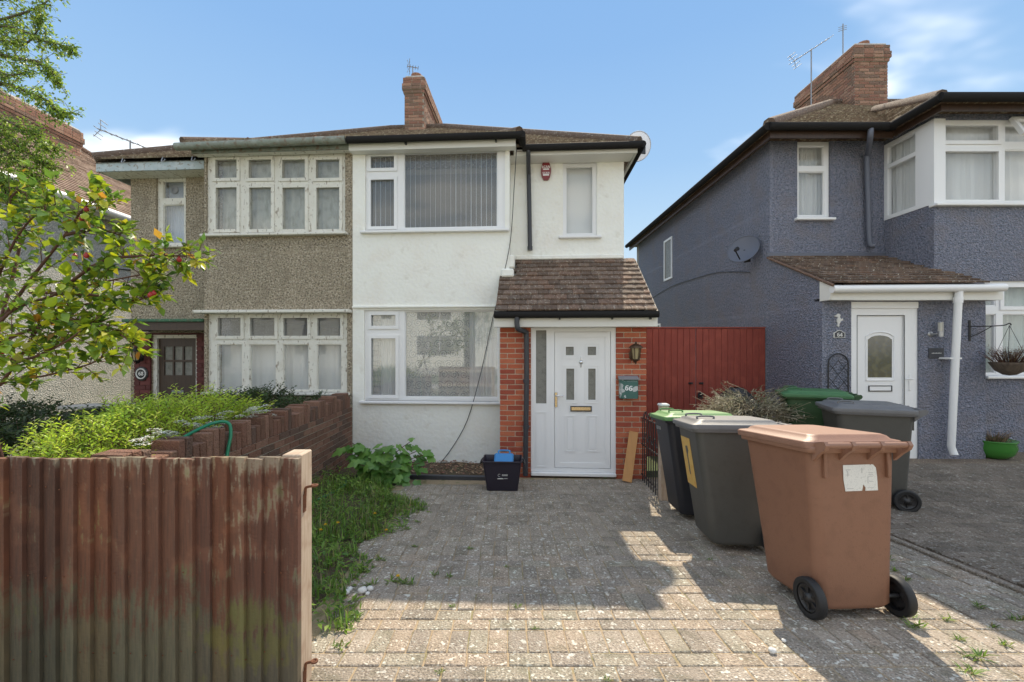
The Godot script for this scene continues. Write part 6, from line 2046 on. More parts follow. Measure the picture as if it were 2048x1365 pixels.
# a two-wheeled bin; +z is the back (wheels and handle), origin on the ground
func make_bin(label: String, xf: Transform3D, body: String, lid: String, lid_dark := "", grips := true):
	var o = thing("wheelie_bin", label, "bin", xf, "wheelie bins on the drives")
	var b := MB.new()
	var rows := []
	for q in [[0.05, 0.205, -0.22, 0.235, 0.07], [0.08, 0.225, -0.245, 0.255, 0.06], [0.30, 0.233, -0.270, 0.265, 0.06], [0.62, 0.248, -0.310, 0.28, 0.06], [0.90, 0.262, -0.345, 0.292, 0.06], [0.965, 0.265, -0.352, 0.295, 0.06]]:
		rows.append(rrect(q[1], q[2], q[3], q[4], q[0]))
	b.grid(rows, true, true)
	b.fan(rows[0], Vector3.DOWN)
	part(b, "body", mats[body], o)
	var rim := MB.new()
	var rr := []
	for q in [[0.945, 0.266, -0.353, 0.296], [0.948, 0.287, -0.375, 0.318], [0.985, 0.292, -0.38, 0.325], [0.988, 0.27, -0.35, 0.30]]: rr.append(rrect(q[1], q[2], q[3], 0.05, q[0]))
	rim.grid(rr, true, true)
	rim.fan(rr[3], Vector3.UP)
	part(rim, "rim", mats[lid_dark if lid_dark else body], o)
	# lid: skirt, slope, raised panel
	var l := MB.new()
	var lr := []
	for q in [[0.975, 0.298, -0.395, 0.315], [1.005, 0.300, -0.398, 0.318], [1.014, 0.292, -0.388, 0.31], [1.022, 0.255, -0.345, 0.29], [1.040, 0.243, -0.330, 0.275], [1.048, 0.225, -0.31, 0.26]]:
		lr.append(rrect(q[1], q[2], q[3], 0.045, q[0]))
	l.grid(lr, true, true)
	l.fan(lr[5], Vector3.UP)
	var lidn = part(l, "lid", mats[lid], o)
	if grips:
		for s in [-1.0, 1.0]:
			var g := MB.new()
			g.tube(smooth([Vector3(0.15 * s, 1.04, -0.30), Vector3(0.15 * s, 1.068, -0.30), Vector3(0.15 * s, 1.068, -0.18), Vector3(0.15 * s, 1.04, -0.18)], 4), 0.008, 6)
			part(g, "lid_grip", mats[lid], lidn)
	# handle bar with brackets and lid hinge
	var h := MB.new()
	h.tube([Vector3(-0.255, 1.0, 0.375), Vector3(0.255, 1.0, 0.375)], 0.017, 10)
	part(h, "handle_bar", mats[lid if not lid_dark else lid_dark], o)
	for x in [-0.245, -0.085, 0.085, 0.245]:
		var k := MB.new()
		var poly := PackedVector2Array([Vector2(0.29, 1.0), Vector2(0.29, 0.90), Vector2(0.34, 0.945), Vector2(0.385, 0.975), Vector2(0.398, 1.0), Vector2(0.385, 1.022), Vector2(0.34, 1.015)])
		k.prism(poly, -0.011, 0.011, Transform3D(Basis(Vector3(0, 0, 1), Vector3.UP, Vector3(-1, 0, 0)), Vector3(x, 0, 0)))
		part(k, "handle_bracket", mats[lid if not lid_dark else lid_dark], o)
	for s in [-1.0, 1.0]:
		var rb := MB.new()
		rb.bev(Vector3(0.19 * s, 0.88, 0.297), Vector3(0.018, 0.15, 0.03), 0.004)
		part(rb, "rib", mats[body], o)
	# axle and wheels
	var ax := MB.new(); ax.tube([Vector3(-0.27, 0.112, 0.225), Vector3(0.27, 0.112, 0.225)], 0.012, 8)
	part(ax, "axle", mats["steel"], o)
	for s in [-1.0, 1.0]:
		var t := Transform3D(Basis(Vector3.BACK, -PI / 2 * s), Vector3(0.262 * s, 0.112, 0.225))
		var ty := MB.new()
		ty.lathe([Vector2(0.078, -0.02), Vector2(0.1, -0.026), Vector2(0.11, -0.02), Vector2(0.112, 0.0), Vector2(0.11, 0.02), Vector2(0.1, 0.026), Vector2(0.078, 0.02)], 32, t)
		var wh = part(ty, "wheel", mats["rubber"], o)
		var hb := MB.new()
		hb.lathe([Vector2(0.079, -0.018), Vector2(0.079, 0.018), Vector2(0.066, 0.014), Vector2(0.06, 0.0), Vector2(0.03, 0.004), Vector2(0.026, 0.022), Vector2(0.0, 0.024)], 24, t)
		for k in 6:
			var an := TAU * k / 6
			hb.box(t * Vector3(cos(an) * 0.046, 0.006, sin(an) * 0.046), Vector3(0.042, 0.012, 0.01), t.basis * Basis(Vector3.UP, -an))
		part(hb, "hub", mats["black_plastic"], wh)
	return o
func ground_at(x: float, d: float) -> Vector3:
	return Vector3(x, drive_y(d), -d)
func make_bins():
	var slope := Basis(Vector3.RIGHT, -atan(0.0747))
	# brown bin, its back to the street
	var o = make_bin("brown wheelie bin with a torn white sticker on its back", Transform3D(slope * Basis(Vector3.UP, deg_to_rad(3.0)), ground_at(2.01, 2.74)), "bin_brown", "bin_lid_brown", "bin_lid_brown", false)
	var st := MB.new()
	var poly := PackedVector2Array([Vector2(-0.10, 0.076), Vector2(0.062, 0.079), Vector2(0.064, 0.072), Vector2(0.07, 0.08), Vector2(0.082, 0.078), Vector2(0.098, 0.06), Vector2(0.104, 0.01), Vector2(0.108, -0.07), Vector2(0.032, -0.072), Vector2(0.034, -0.055), Vector2(0.02, -0.034), Vector2(0.012, -0.072), Vector2(-0.088, -0.074), Vector2(-0.098, -0.01)])
	var tl := atan(0.0437)
	var sxf := Transform3D(Basis(Vector3.RIGHT, tl), Vector3(0.025, 0.80, 0.2895))
	st.prism(poly, 0.0, 0.0015, sxf)
	part(st, "sticker", mat("sticker_white", Color.WHITE, 0.6, {"t": tex("stk", 128, lin(0.72, 0.72, 0.69), [[3, 8, 3, 0.7, 0.8, lin(0.5, 0.5, 0.47), 0.5], [4, 30, 2, 0.76, 0.8, lin(0.3, 0.3, 0.3), 0.6]]), "s": 6.0}), o)
	var ink := MB.new()
	for q in [[-0.085, 0.048, 0.03, 0.003], [-0.082, 0.040, 0.006, 0.006], [-0.075, 0.012, 0.004, 0.03], [-0.085, 0.018, 0.02, 0.003], [0.01, 0.03, 0.005, 0.03], [0.05, 0.03, 0.03, 0.003], [0.052, 0.02, 0.028, 0.003], [0.05, 0.01, 0.03, 0.003], [0.046, -0.03, 0.004, 0.04], [0.055, -0.02, 0.024, 0.003], [-0.08, -0.06, 0.04, 0.003], [0.045, -0.055, 0.04, 0.002]]:
		ink.prism(PackedVector2Array([Vector2(q[0], q[1]), Vector2(q[0] + q[2], q[1]), Vector2(q[0] + q[2], q[1] + q[3]), Vector2(q[0], q[1] + q[3])]), 0.0016, 0.0022, sxf)
	part(ink, "print", mat("ink_grey", lin(0.45, 0.45, 0.44), 0.7), o)
	# grey bin, its front to the left
	var g = make_bin("dark grey wheelie bin with torn orange sticker beside the brown bin", Transform3D(slope * Basis(Vector3.UP, deg_to_rad(84.0)), ground_at(1.93, 3.68)), "bin_grey", "bin_lid_grey", "bin_lid_grey")
	var os := MB.new()
	var fx := Transform3D(Basis(Vector3.UP, PI) * Basis(Vector3.RIGHT, atan(0.125)), Vector3(0.08, 0.66, -0.3165))
	os.prism(PackedVector2Array([Vector2(-0.12, 0.21), Vector2(0.12, 0.21), Vector2(0.12, -0.21), Vector2(-0.12, -0.21)]), 0.0, 0.0016, fx)
	part(os, "sticker", mat("sticker_orange", Color.WHITE, 0.6, {"t": tex("sto", 128, lin(0.62, 0.40, 0.11), [[3, 4, 3, 0.5, 0.8, lin(0.60, 0.28, 0.05), 0.8], [4, 20, 2, 0.7, 0.8, lin(0.68, 0.52, 0.25), 0.7]]), "s": 3.0}), g)
	var tear := MB.new()
	tear.prism(PackedVector2Array([Vector2(-0.03, 0.13), Vector2(0.03, 0.14), Vector2(0.045, 0.10), Vector2(0.012, 0.06), Vector2(0.015, -0.02), Vector2(0.012, -0.11), Vector2(-0.005, -0.12), Vector2(-0.018, -0.09), Vector2(-0.012, 0.0), Vector2(-0.02, 0.07)]), 0.0017, 0.0024, fx)
	part(tear, "torn_patch", mats["bin_grey"], g)
	# black bin with a green lid behind it
	var k = make_bin("black wheelie bin with light green lid beside the iron railing", Transform3D(slope * Basis(Vector3.UP, deg_to_rad(86.0)), ground_at(1.98, 4.46)), "bin_black", "bin_lid_green", "bin_black")
	text_on(k, "lettering", "LUTON", 0.035, Transform3D(Basis(Vector3.UP, PI) * Basis(Vector3.RIGHT, atan(0.125)), Vector3(0.10, 0.87, -0.345)), "steel")
	# neighbour's bins
	var bb := Vector3(3.85, 0, -4.62)
	bb.y = blue_y(3.9, 4.4)
	make_bin("grey wheelie bin on the neighbour's dark drive, wheels to the right", Transform3D(Basis(Vector3.UP, deg_to_rad(70.0)), bb), "bin_grey", "bin_lid_grey", "bin_lid_grey")
	var gb := Vector3(3.82, 0, -5.35)
	gb.y = blue_y(3.7, 5.2)
	make_bin("green wheelie bin with green lid behind the neighbour's grey bin", Transform3D(Basis(Vector3.UP, deg_to_rad(66.0)), gb), "bin_green", "bin_lid_mid_green", "bin_green")
	# tub of dry cuttings by the gate
	var cp := Vector3(3.02, 0, -5.5)
	cp.y = drive_y(5.55) + 0.03
	var tb = thing("garden_tub", "brown garden tub heaped with dry cuttings in front of red gate", "tub", Transform3D(Basis(), cp))
	var tm := MB.new()
	tm.lathe([Vector2(0.0, 0.0), Vector2(0.25, 0.0), Vector2(0.3, 0.45), Vector2(0.34, 0.86), Vector2(0.36, 0.88), Vector2(0.33, 0.88), Vector2(0.3, 0.5), Vector2(0.0, 0.45)], 24)
	part(tm, "tub", mat("tub_brown", lin(0.075, 0.035, 0.02), 0.6), tb)
	var ct = thing("dry_cuttings", "heap of dry grey-brown shrub cuttings on the brown garden tub", "cuttings", Transform3D(Basis(), cp + Vector3(0.05, 0.84, 0.05)))
	var cm := MB.new()
	for i in 620:
		var a := rng.randf() * TAU
		var r := sqrt(rng.randf()) * 0.42
		var p := Vector3(cos(a) * r, rng.randf() * 0.42 * (1.0 - r * 1.5) + 0.02, sin(a) * r * 0.8)
		var dd := Vector3(cos(a) * 0.9 + rng.randf_range(-0.6, 0.6), rng.randf_range(-0.35, 0.6), sin(a) * 0.7 + rng.randf_range(-0.5, 0.5)).normalized()
		var len_ := rng.randf_range(0.12, 0.34)
		var cc: Color = [Color(0.48, 0.41, 0.28), Color(0.38, 0.33, 0.21), Color(0.22, 0.17, 0.11), Color(0.58, 0.52, 0.37), Color(0.32, 0.31, 0.17)][rng.randi() % 5]
		cm.col = cc * 0.7
		cm.tube([p, p + dd * len_], [0.004, 0.002], 4, false)
		for j in 7:
			cm.col = cc
			var q := p + dd * len_ * rng.randf()
			var e := (dd + Vector3(rng.randf_range(-1, 1), rng.randf_range(-1, 0.6), rng.randf_range(-1, 1))).normalized()
			cm.leaf(q, e, e.cross(Vector3(0.3, 1, 0.2)).normalized(), rng.randf_range(0.03, 0.07), rng.randf_range(0.006, 0.014))
	part(cm, "cuttings", mats["dull_leaf"], ct)
	var sk = thing("rubbish_sack", "black plastic sack behind the dry cuttings at the red gate", "sack", Transform3D(Basis(), Vector3(3.3, drive_y(6.2) + 0.0, -6.2)))
	var sr := []
	var nz := noise(4, 1.0, 3)
	for j in 15:
		var t := j / 14.0
		var row := PackedVector3Array()
		for i in 28:
			var an := TAU * i / 28
			var rad := (0.38 * pow(sin(PI * clampf(t * 0.92 + 0.06, 0, 1)), 0.6) + 0.02) * (1.0 + 0.16 * nz.get_noise_3d(cos(an) * 2.5, t * 5.0, sin(an) * 2.5))
			row.append(Vector3(cos(an) * rad, t * 1.28, -sin(an) * rad))
		sr.append(row)
	var sm := MB.new(); sm.grid(sr, true)
	part(sm, "sack", mats["black_plastic"], sk)

func make_small():
	# recycling box with a blue lid in it
	var p := on_drive(1005, 984)
	p += Vector3(0, 0.0, -0.17)
	p.y = drive_y(-p.z) + 0.012
	var o = thing("recycling_box", "black open recycling box with small white print below the downpipe", "box", Transform3D(Basis(Vector3.UP, deg_to_rad(-2)) , p))
	var hb := MB.new()
	var rows := []
	for q in [[0.0, 0.195, 0.135], [0.30, 0.235, 0.17], [0.36, 0.24, 0.175], [0.36, 0.25, 0.185], [0.375, 0.252, 0.187], [0.375, 0.236, 0.171], [0.30, 0.226, 0.162], [0.02, 0.188, 0.128]]: rows.append(rrect(q[1], -q[2], q[2], 0.03, q[0]))
	hb.grid(rows, true, true)
	hb.fan(rows[0], Vector3.DOWN); hb.fan(rows[7], Vector3.UP)
	part(hb, "body", mat("box_black", lin(0.020, 0.016, 0.028), 0.45), o)
	for s in [-1.0, 1.0]:
		var hd := MB.new(); hd.tube(smooth([Vector3(0.25 * s, 0.36, -0.07), Vector3(0.275 * s, 0.33, -0.05), Vector3(0.278 * s, 0.32, 0.05), Vector3(0.25 * s, 0.36, 0.07)], 4), 0.012, 6)
		part(hd, "handle", mats["black_plastic"], o)
	var tlt := Basis(Vector3.RIGHT, -0.13)
	var pr := MB.new()
	var ring := PackedVector3Array()
	for k in 11: ring.append(Vector3(-0.035 + cos(0.7 + TAU * 0.75 * k / 10) * 0.016, 0.2 + sin(0.7 + TAU * 0.75 * k / 10) * 0.016, 0.163))
	pr.tube(ring, 0.002, 4)
	for q in [[0.0, 0.204, 0.07], [0.0, 0.192, 0.065]]:
		for k in 8: pr.bar(Vector3(q[0] + k * 0.009, q[1], 0.1605), Vector3(q[0] + k * 0.009 + 0.006, q[1] + 0.007, 0.1635))
	pr.prism(PackedVector2Array([Vector2(-0.06, 0.152), Vector2(0.02, 0.152), Vector2(0.012, 0.16), Vector2(-0.01, 0.164), Vector2(-0.055, 0.16)]), 0.155, 0.1585)
	for k in 6: pr.bar(Vector3(0.022 + k * 0.008, 0.156, 0.155), Vector3(0.027 + k * 0.008, 0.163, 0.1585))
	part(pr, "print", mats["stone"], o)
	var ld = thing("plastic_lid", "blue plastic tray lid standing in the black recycling box", "lid", Transform3D(Basis(Vector3.UP, deg_to_rad(-3)) * Basis(Vector3.RIGHT, deg_to_rad(-52)), p + Vector3(0.015, 0.32, -0.02)))
	var lm := MB.new()
	lm.bev(Vector3.ZERO, Vector3(0.25, 0.27, 0.05), 0.018)
	var bl := mat("blue_plastic", lin(0.04, 0.22, 0.50), 0.35)
	part(lm, "tray", bl, ld)
	var lg := MB.new()
	lg.tube(smooth([Vector3(-0.07, 0.12, 0.02), Vector3(-0.065, 0.165, 0.02), Vector3(0.065, 0.165, 0.02), Vector3(0.07, 0.12, 0.02)], 4), 0.012, 7)
	lg.bev(Vector3(0, -0.04, 0.028), Vector3(0.12, 0.025, 0.012), 0.004)
	part(lg, "grip", bl, ld)
	# plank leaning on the porch
	var b0 := on_drive(1254, 966)
	b0.y += 0.012
	var t0: Vector3 = TP * hp(TP, 1268, 864, PZ + 0.035)
	var up := (t0 - b0)
	var y := up.normalized()
	var bx := Basis(Vector3.UP, deg_to_rad(-14)).x
	bx = (bx - y * bx.dot(y)).normalized()
	var bas := Basis(bx, y, bx.cross(y))
	var pl := MB.new()
	pl.bev(Vector3(0, up.length() * 0.5, 0), Vector3(0.125, up.length(), 0.02), 0.003)
	tag(part(pl, "plank", mats["pine"], self, Transform3D(bas, b0)), "bare pine plank leaning against the brick porch", "plank")
	# green hose over the wall and along its foot
	var hs := []
	for q in [[345, 893, 3.0], [400, 872, 3.1], [452, 863, 3.72], [482, 866, 3.76], [505, 885, 3.74], [520, 912, 3.72], [528, 945, 3.72]]:
		hs.append(at(q[0], q[1], q[2]))
	hs[2] = Vector3(-2.52, 1.185, -3.74); hs[3] = Vector3(-2.42, 1.18, -3.8); hs[4] = Vector3(-2.385, 1.08, -3.78); hs[5] = Vector3(-2.385, 0.95, -3.74); hs[6] = Vector3(-2.385, 0.72, -3.7)
	hs[1] = Vector3(-2.56, 1.12, -3.45); hs[0] = Vector3(-2.6, 1.0, -3.15)
	hs.append(Vector3(-2.36, 0.4, -3.9)); hs.append(Vector3(-2.30, 0.17, -4.25)); hs.append(Vector3(-2.1, 0.16, -4.75)); hs.append(Vector3(-1.98, 0.15, -5.3)); hs.append(Vector3(-2.1, 0.12, -5.75))
	var hm := MB.new(); hm.tube(smooth(hs, 7), 0.014, 8)
	tag(part(hm, "garden_hose", mats["hose"], self), "green garden hose draped over the old brick wall", "hose")
	# pale stones at the edge of the weeds
	for q in [[725, 1186, 0.03], [699, 1182, 0.02], [740, 1181, 0.022], [693, 1188, 0.02], [735, 1190, 0.015], [1545, 1306, 0.02], [1568, 1284, 0.012], [965, 948, 0.02]]:
		var sp := on_drive(q[0], q[1])
		var sm := MB.new()
		var rws := []
		for j in 7:
			var row := PackedVector3Array()
			for i in 10:
				var a := TAU * i / 10
				var t := PI * j / 6
				row.append(Vector3(cos(a) * sin(t), -cos(t) * 0.7, -sin(a) * sin(t)) * q[2] * (0.85 + 0.3 * rng.randf()))
			rws.append(row)
		sm.grid(rws, true)
		tag(part(sm, "pebble", mats["stone"], self, Transform3D(Basis(), sp + Vector3(0, q[2] * 0.5, 0))), "pale loose pebble lying on the block paving", "stone", "pale pebbles on the paving")
	# pale flat lid behind the spirea
	var bxp := at(208, 812, 6.9)
	var gb = thing("storage_box", "grey storage box with pale lid beyond the bright green bush", "box", Transform3D(Basis(Vector3.UP, 0.1), Vector3(bxp.x, -0.05, bxp.z)))
	var b1 := MB.new(); b1.bev(Vector3(0, (bxp.y) * 0.5, 0), Vector3(0.78, bxp.y - 0.02, 0.55), 0.02)
	part(b1, "body", mats["bin_grey"], gb)
	var b2 := MB.new(); b2.bev(Vector3(0, bxp.y + 0.045, 0), Vector3(0.86, 0.06, 0.62), 0.015, Basis(Vector3.RIGHT, -0.06))
	part(b2, "lid", mats["slab_grey"], gb)
	# aerial on the grey house
	var ta = thing("tv_aerial", "bent old television aerial on the grey house roof", "aerial", TP * Transform3D(Basis(), Vector3(hp(TP, 265, 315, -0.8).x, pair.ye + 0.35, -0.75)))
	aerial(ta, 0.33, 0.55, 7, 0.2, 0.25, -0.35)

# ---------------------------------------------------------------- plants
func rdir() -> Vector3:
	var z := rng.randf_range(-1, 1)
	var a := rng.randf() * TAU
	return Vector3(cos(a) * sqrt(1 - z * z), z, sin(a) * sqrt(1 - z * z))
func vary(c: Color, v := 0.25) -> Color:
	var k := 1.0 + rng.randf_range(-v, v)
	return Color(c.r * k * (1.0 + rng.randf_range(-0.12, 0.12)), c.g * k, c.b * k * (1.0 + rng.randf_range(-0.15, 0.15)))

func rose_leaf_mesh(variant: int) -> Mesh:
	var mb := MB.new()
	mb.col = Color.WHITE
	var rows := []
	var droop = [0.10, 0.30, -0.05][variant]
	var fold = [0.25, 0.10, 0.45][variant]
	for i in 6:
		var t := i / 5.0
		var w := 0.36 * sin(PI * pow(t, 0.8)) * (1.0 if i > 0 and i < 5 else 0.0) + 0.004
		var y = -droop * t * t
		var row := PackedVector3Array()
		for k in [-1.0, -0.5, 0.0, 0.5, 1.0]: row.append(Vector3(k * w, y + absf(k) * w * fold, -t))
		rows.append(row)
	mb.grid(rows)
	return mb.mesh()
func make_rose():
	var o = thing("rose_bush", "tall leafy rose bush with red hips growing above the fence panel", "bush")
	var paths := [
		[[-120, 1050, 2.35], [-60, 820, 2.3], [0, 645, 2.2], [110, 590, 2.15], [180, 570, 2.1], [270, 552, 2.1], [310, 545, 2.1]],
		[[-120, 1050, 2.35], [-70, 860, 2.3], [0, 770, 2.2], [90, 752, 2.15], [180, 728, 2.1], [225, 700, 2.1]],
		[[0, 645, 2.2], [60, 560, 2.2], [130, 470, 2.15], [165, 420, 2.1], [200, 398, 2.1]],
		[[60, 585, 2.2], [180, 590, 2.1], [260, 602, 2.05], [305, 590, 2.05]],
		[[110, 590, 2.15], [200, 525, 2.1], [290, 512, 2.1], [345, 512, 2.1], [395, 512, 2.1]],
		[[-40, 700, 2.25], [60, 660, 2.1], [140, 640, 2.05], [215, 655, 2.0], [268, 690, 2.0]],
		[[-60, 700, 2.3], [10, 520, 2.2], [60, 440, 2.15], [110, 410, 2.1]],
		[[0, 645, 2.2], [40, 480, 2.3], [20, 400, 2.3], [60, 370, 2.3]],
		[[-40, 700, 2.25], [40, 720, 2.05], [120, 690, 2.0], [190, 640, 2.0]],
		[[130, 470, 2.15], [190, 460, 2.15], [240, 470, 2.15]],
		[[0, 770, 2.2], [50, 700, 2.1], [90, 640, 2.1], [160, 610, 2.1]]]
	var st := MB.new()
	var spots := []
	for pa in paths:
		var pts := []
		for q in pa: pts.append(at(q[0], q[1], q[2]))
		var sm := smooth(pts, 6)
		var rr := []
		for i in sm.size(): rr.append(lerpf(0.009, 0.002, float(i) / sm.size()))
		st.tube(sm, rr, 6)
		for i in range(3, sm.size()):
			for k in 2:
				if rng.randf() < 0.88:
					var dir := (sm[i] - sm[i - 1]).normalized()
					var tw := (dir * 0.6 + rdir() * 0.9 + Vector3(0, 0.15, 0)).normalized()
					var near := 1.0 - clampf((sm[i].x + 2.3) / 0.9, 0, 1)
					var len_ := rng.randf_range(0.06, 0.10 + 0.13 * near)
					st.tube([sm[i], sm[i] + tw * len_], [0.0022, 0.001], 4, false)
					var n := 3 + int(len_ / 0.028)
					for j in n: spots.append([sm[i] + tw * len_ * (0.25 + 0.75 * j / n), tw])
	# the shoots grow up from the ground behind the fence
	var base := Vector3(-2.35, drive_y(2.4), -2.4)
	for q in paths.slice(0, 2): st.tube(smooth([base + rdir() * 0.05, base + Vector3(-0.1, 0.4, 0.05), at(q[0][0], q[0][1], q[0][2])], 5), 0.012, 6)
	for k in 2: st.tube(smooth([base, base + Vector3(-0.25, 0.7, 0.08), at(-60, 700, 2.3)], 5), 0.011, 6)
	part(st, "stem", mats["twig"], o)
	var lm := [rose_leaf_mesh(0), rose_leaf_mesh(1), rose_leaf_mesh(2)]
	var cols := [Color(0.22, 0.33, 0.03), Color(0.15, 0.25, 0.03), Color(0.34, 0.40, 0.03), Color(0.10, 0.19, 0.035), Color(0.44, 0.42, 0.03), Color(0.18, 0.29, 0.045), Color(0.45, 0.25, 0.04)]
	var lmats := []
	for i in cols.size(): lmats.append(mat("rose_leaf%d" % i, cols[i], 0.3, {"back": Color(0.62, 0.66, 0.10) if i != 6 else Color(0.7, 0.4, 0.08)}))
	var rest := MB.new()
	spots.sort_custom(func(a, b): return a[0].z > b[0].z)
	var made := 0
	for i in spots.size():
		var p: Vector3 = spots[i][0]
		var d: Vector3 = (spots[i][1] * 0.5 + rdir() * 0.8 + Vector3(0.25, -0.05, 0)).normalized()
		var side := d.cross(Vector3.UP + rdir() * 0.5).normalized()
		var up := side.cross(d).normalized()
		var l := rng.randf_range(0.032, 0.062)
		var c: int = [0, 0, 1, 1, 2, 3, 3, 4, 5, 5, 6][rng.randi() % 11]
		if c == 6 and rng.randf() < 0.75: c = 2
		if made < 300 and i % 2 == 0:
			inst("leaf", lm[i % 3], lmats[c], o, Transform3D(Basis(side * l, up * l, -d * l), p))
			made += 1
		else:
			rest.col = vary(cols[c], 0.2)
			rest.leaf(p, d, side, l, l * 0.62, rng.randf_range(-0.1, 0.3))
	stuff(part(rest, "small_leaves", mats["leaf"], o))
	for q in [[172, 420, 2.08], [172, 512, 2.05], [149, 513, 2.1], [300, 591, 2.02], [307, 588, 2.03], [163, 438, 2.1], [4, 655, 2.1], [358, 520, 2.08], [3, 705, 2.1]]:
		var hm := MB.new()
		var c := at(q[0], q[1], q[2])
		hm.lathe([Vector2(0.0, -0.012), Vector2(0.008, -0.009), Vector2(0.0115, 0.0), Vector2(0.009, 0.008), Vector2(0.004, 0.012), Vector2(0.005, 0.016), Vector2(0.0, 0.014)], 10, Transform3D(Basis(), c))
		part(hm, "rose_hip", mat("hip_red", lin(0.33, 0.02, 0.02), 0.3), o)

func make_tree():
	var o = thing("hawthorn_tree", "small-leaved tree with pale green drooping sprays above the rose bush", "tree")
	var base := Vector3(-5.3, 0.1, -3.6)
	var tr := MB.new()
	var top := Vector3(-5.15, 3.0, -3.7)
	tr.tube(smooth([base, base + Vector3(0.08, 1.0, 0), base + Vector3(0.0, 2.0, -0.1), top, top + Vector3(-0.1, 1.4, 0), top + Vector3(0.05, 2.6, 0.1)], 5), [0.13, 0.125, 0.12, 0.115, 0.112, 0.11, 0.108, 0.105, 0.10, 0.098, 0.095, 0.092, 0.09, 0.086, 0.082, 0.078, 0.072, 0.066, 0.06, 0.054, 0.048, 0.042, 0.036, 0.03, 0.025, 0.02], 10)
	part(tr, "trunk", mats["bark"], o)
	var paths := [
		[[-60, 110, 3.6], [-10, 55, 3.6], [40, 60, 3.55], [80, 80, 3.5], [115, 88, 3.5], [146, 97, 3.5]],
		[[-60, 60, 3.6], [0, 40, 3.6], [50, 25, 3.6], [85, 8, 3.6], [125, -20, 3.6]],
		[[-60, 130, 3.6], [-10, 110, 3.6], [40, 118, 3.55], [80, 125, 3.5], [102, 145, 3.5], [118, 168, 3.5]],
		[[-60, 190, 3.6], [0, 168, 3.6], [45, 180, 3.55], [75, 192, 3.5], [100, 205, 3.5], [112, 222, 3.5], [146, 226, 3.5]],
		[[-60, 90, 3.6], [0, 80, 3.6], [45, 90, 3.55], [75, 60, 3.5], [85, 30, 3.5]],
		[[-60, 160, 3.6], [-20, 140, 3.6], [20, 150, 3.55], [60, 145, 3.5]],
		[[-60, 250, 3.4], [-10, 235, 3.4], [40, 255, 3.4], [80, 275, 3.4], [102, 292, 3.4]],
		[[-60, 280, 3.4], [-10, 290, 3.4], [30, 320, 3.4], [60, 345, 3.4], [85, 365, 3.4]],
		[[-60, 300, 3.4], [-20, 330, 3.3], [20, 370, 3.3], [60, 395, 3.3], [90, 405, 3.3]],
		[[-60, 260, 3.4], [0, 262, 3.4], [45, 300, 3.4], [75, 315, 3.4], [100, 330, 3.4]],
		[[-60, 340, 3.4], [-10, 360, 3.3], [20, 400, 3.3], [50, 420, 3.3]],
		[[-60, 10, 3.6], [0, 0, 3.6], [60, -10, 3.6]]]
	var br := MB.new()
	var lf := MB.new()
	var cols := [Color(0.24, 0.38, 0.06), Color(0.34, 0.47, 0.07), Color(0.17, 0.28, 0.055), Color(0.42, 0.54, 0.09), Color(0.18, 0.25, 0.07)]
	for pi in paths.size():
		var pts := []
		for q in paths[pi]: pts.append(at(q[0], q[1], q[2]))
		var hub := Vector3(-5.15, clampf(pts[0].y - 0.5, 2.2, 5.0), -3.7)
		pts = [hub, hub.lerp(pts[0], 0.5) + Vector3(0, 0.1, 0)] + pts
		var sm := smooth(pts, 6)
		var rr := []
		for i in sm.size(): rr.append(lerpf(0.03, 0.003, pow(float(i) / sm.size(), 0.5)))
		br.tube(sm, rr, 6)
		for i in range(9, sm.size()):
			for k in 3:
				var dir := (sm[i] - sm[i - 1]).normalized()
				var tw := (dir * 0.5 + rdir() * 0.9 + Vector3(0, -0.2, 0)).normalized()
				var edge := clampf(float(sm.size() - i) / 14.0, 0.25, 1.0)
				var len_ := rng.randf_range(0.06, 0.16) * (0.5 + 0.6 * edge) * (1.5 if pi > 5 and pi < 11 else 1.0)
				br.tube([sm[i], sm[i] + tw * len_], [0.0025, 0.001], 3, false)
				var n := int(12 * (1.5 if pi > 5 and pi < 11 else 1.0))
				for j in n:
					var p: Vector3 = sm[i] + tw * len_ * rng.randf() + rdir() * 0.022
					var d := (tw * 0.4 + rdir() + Vector3(0.1, -0.3, 0)).normalized()
					lf.col = vary(cols[rng.randi() % 5], 0.2)
					lf.leaf(p, d, d.cross(Vector3.UP + rdir() * 0.6).normalized(), rng.randf_range(0.018, 0.034), rng.randf_range(0.012, 0.02))
	part(br, "limbs", mats["bark"], o)
	part(lf, "crown", mats["leaf"], o)

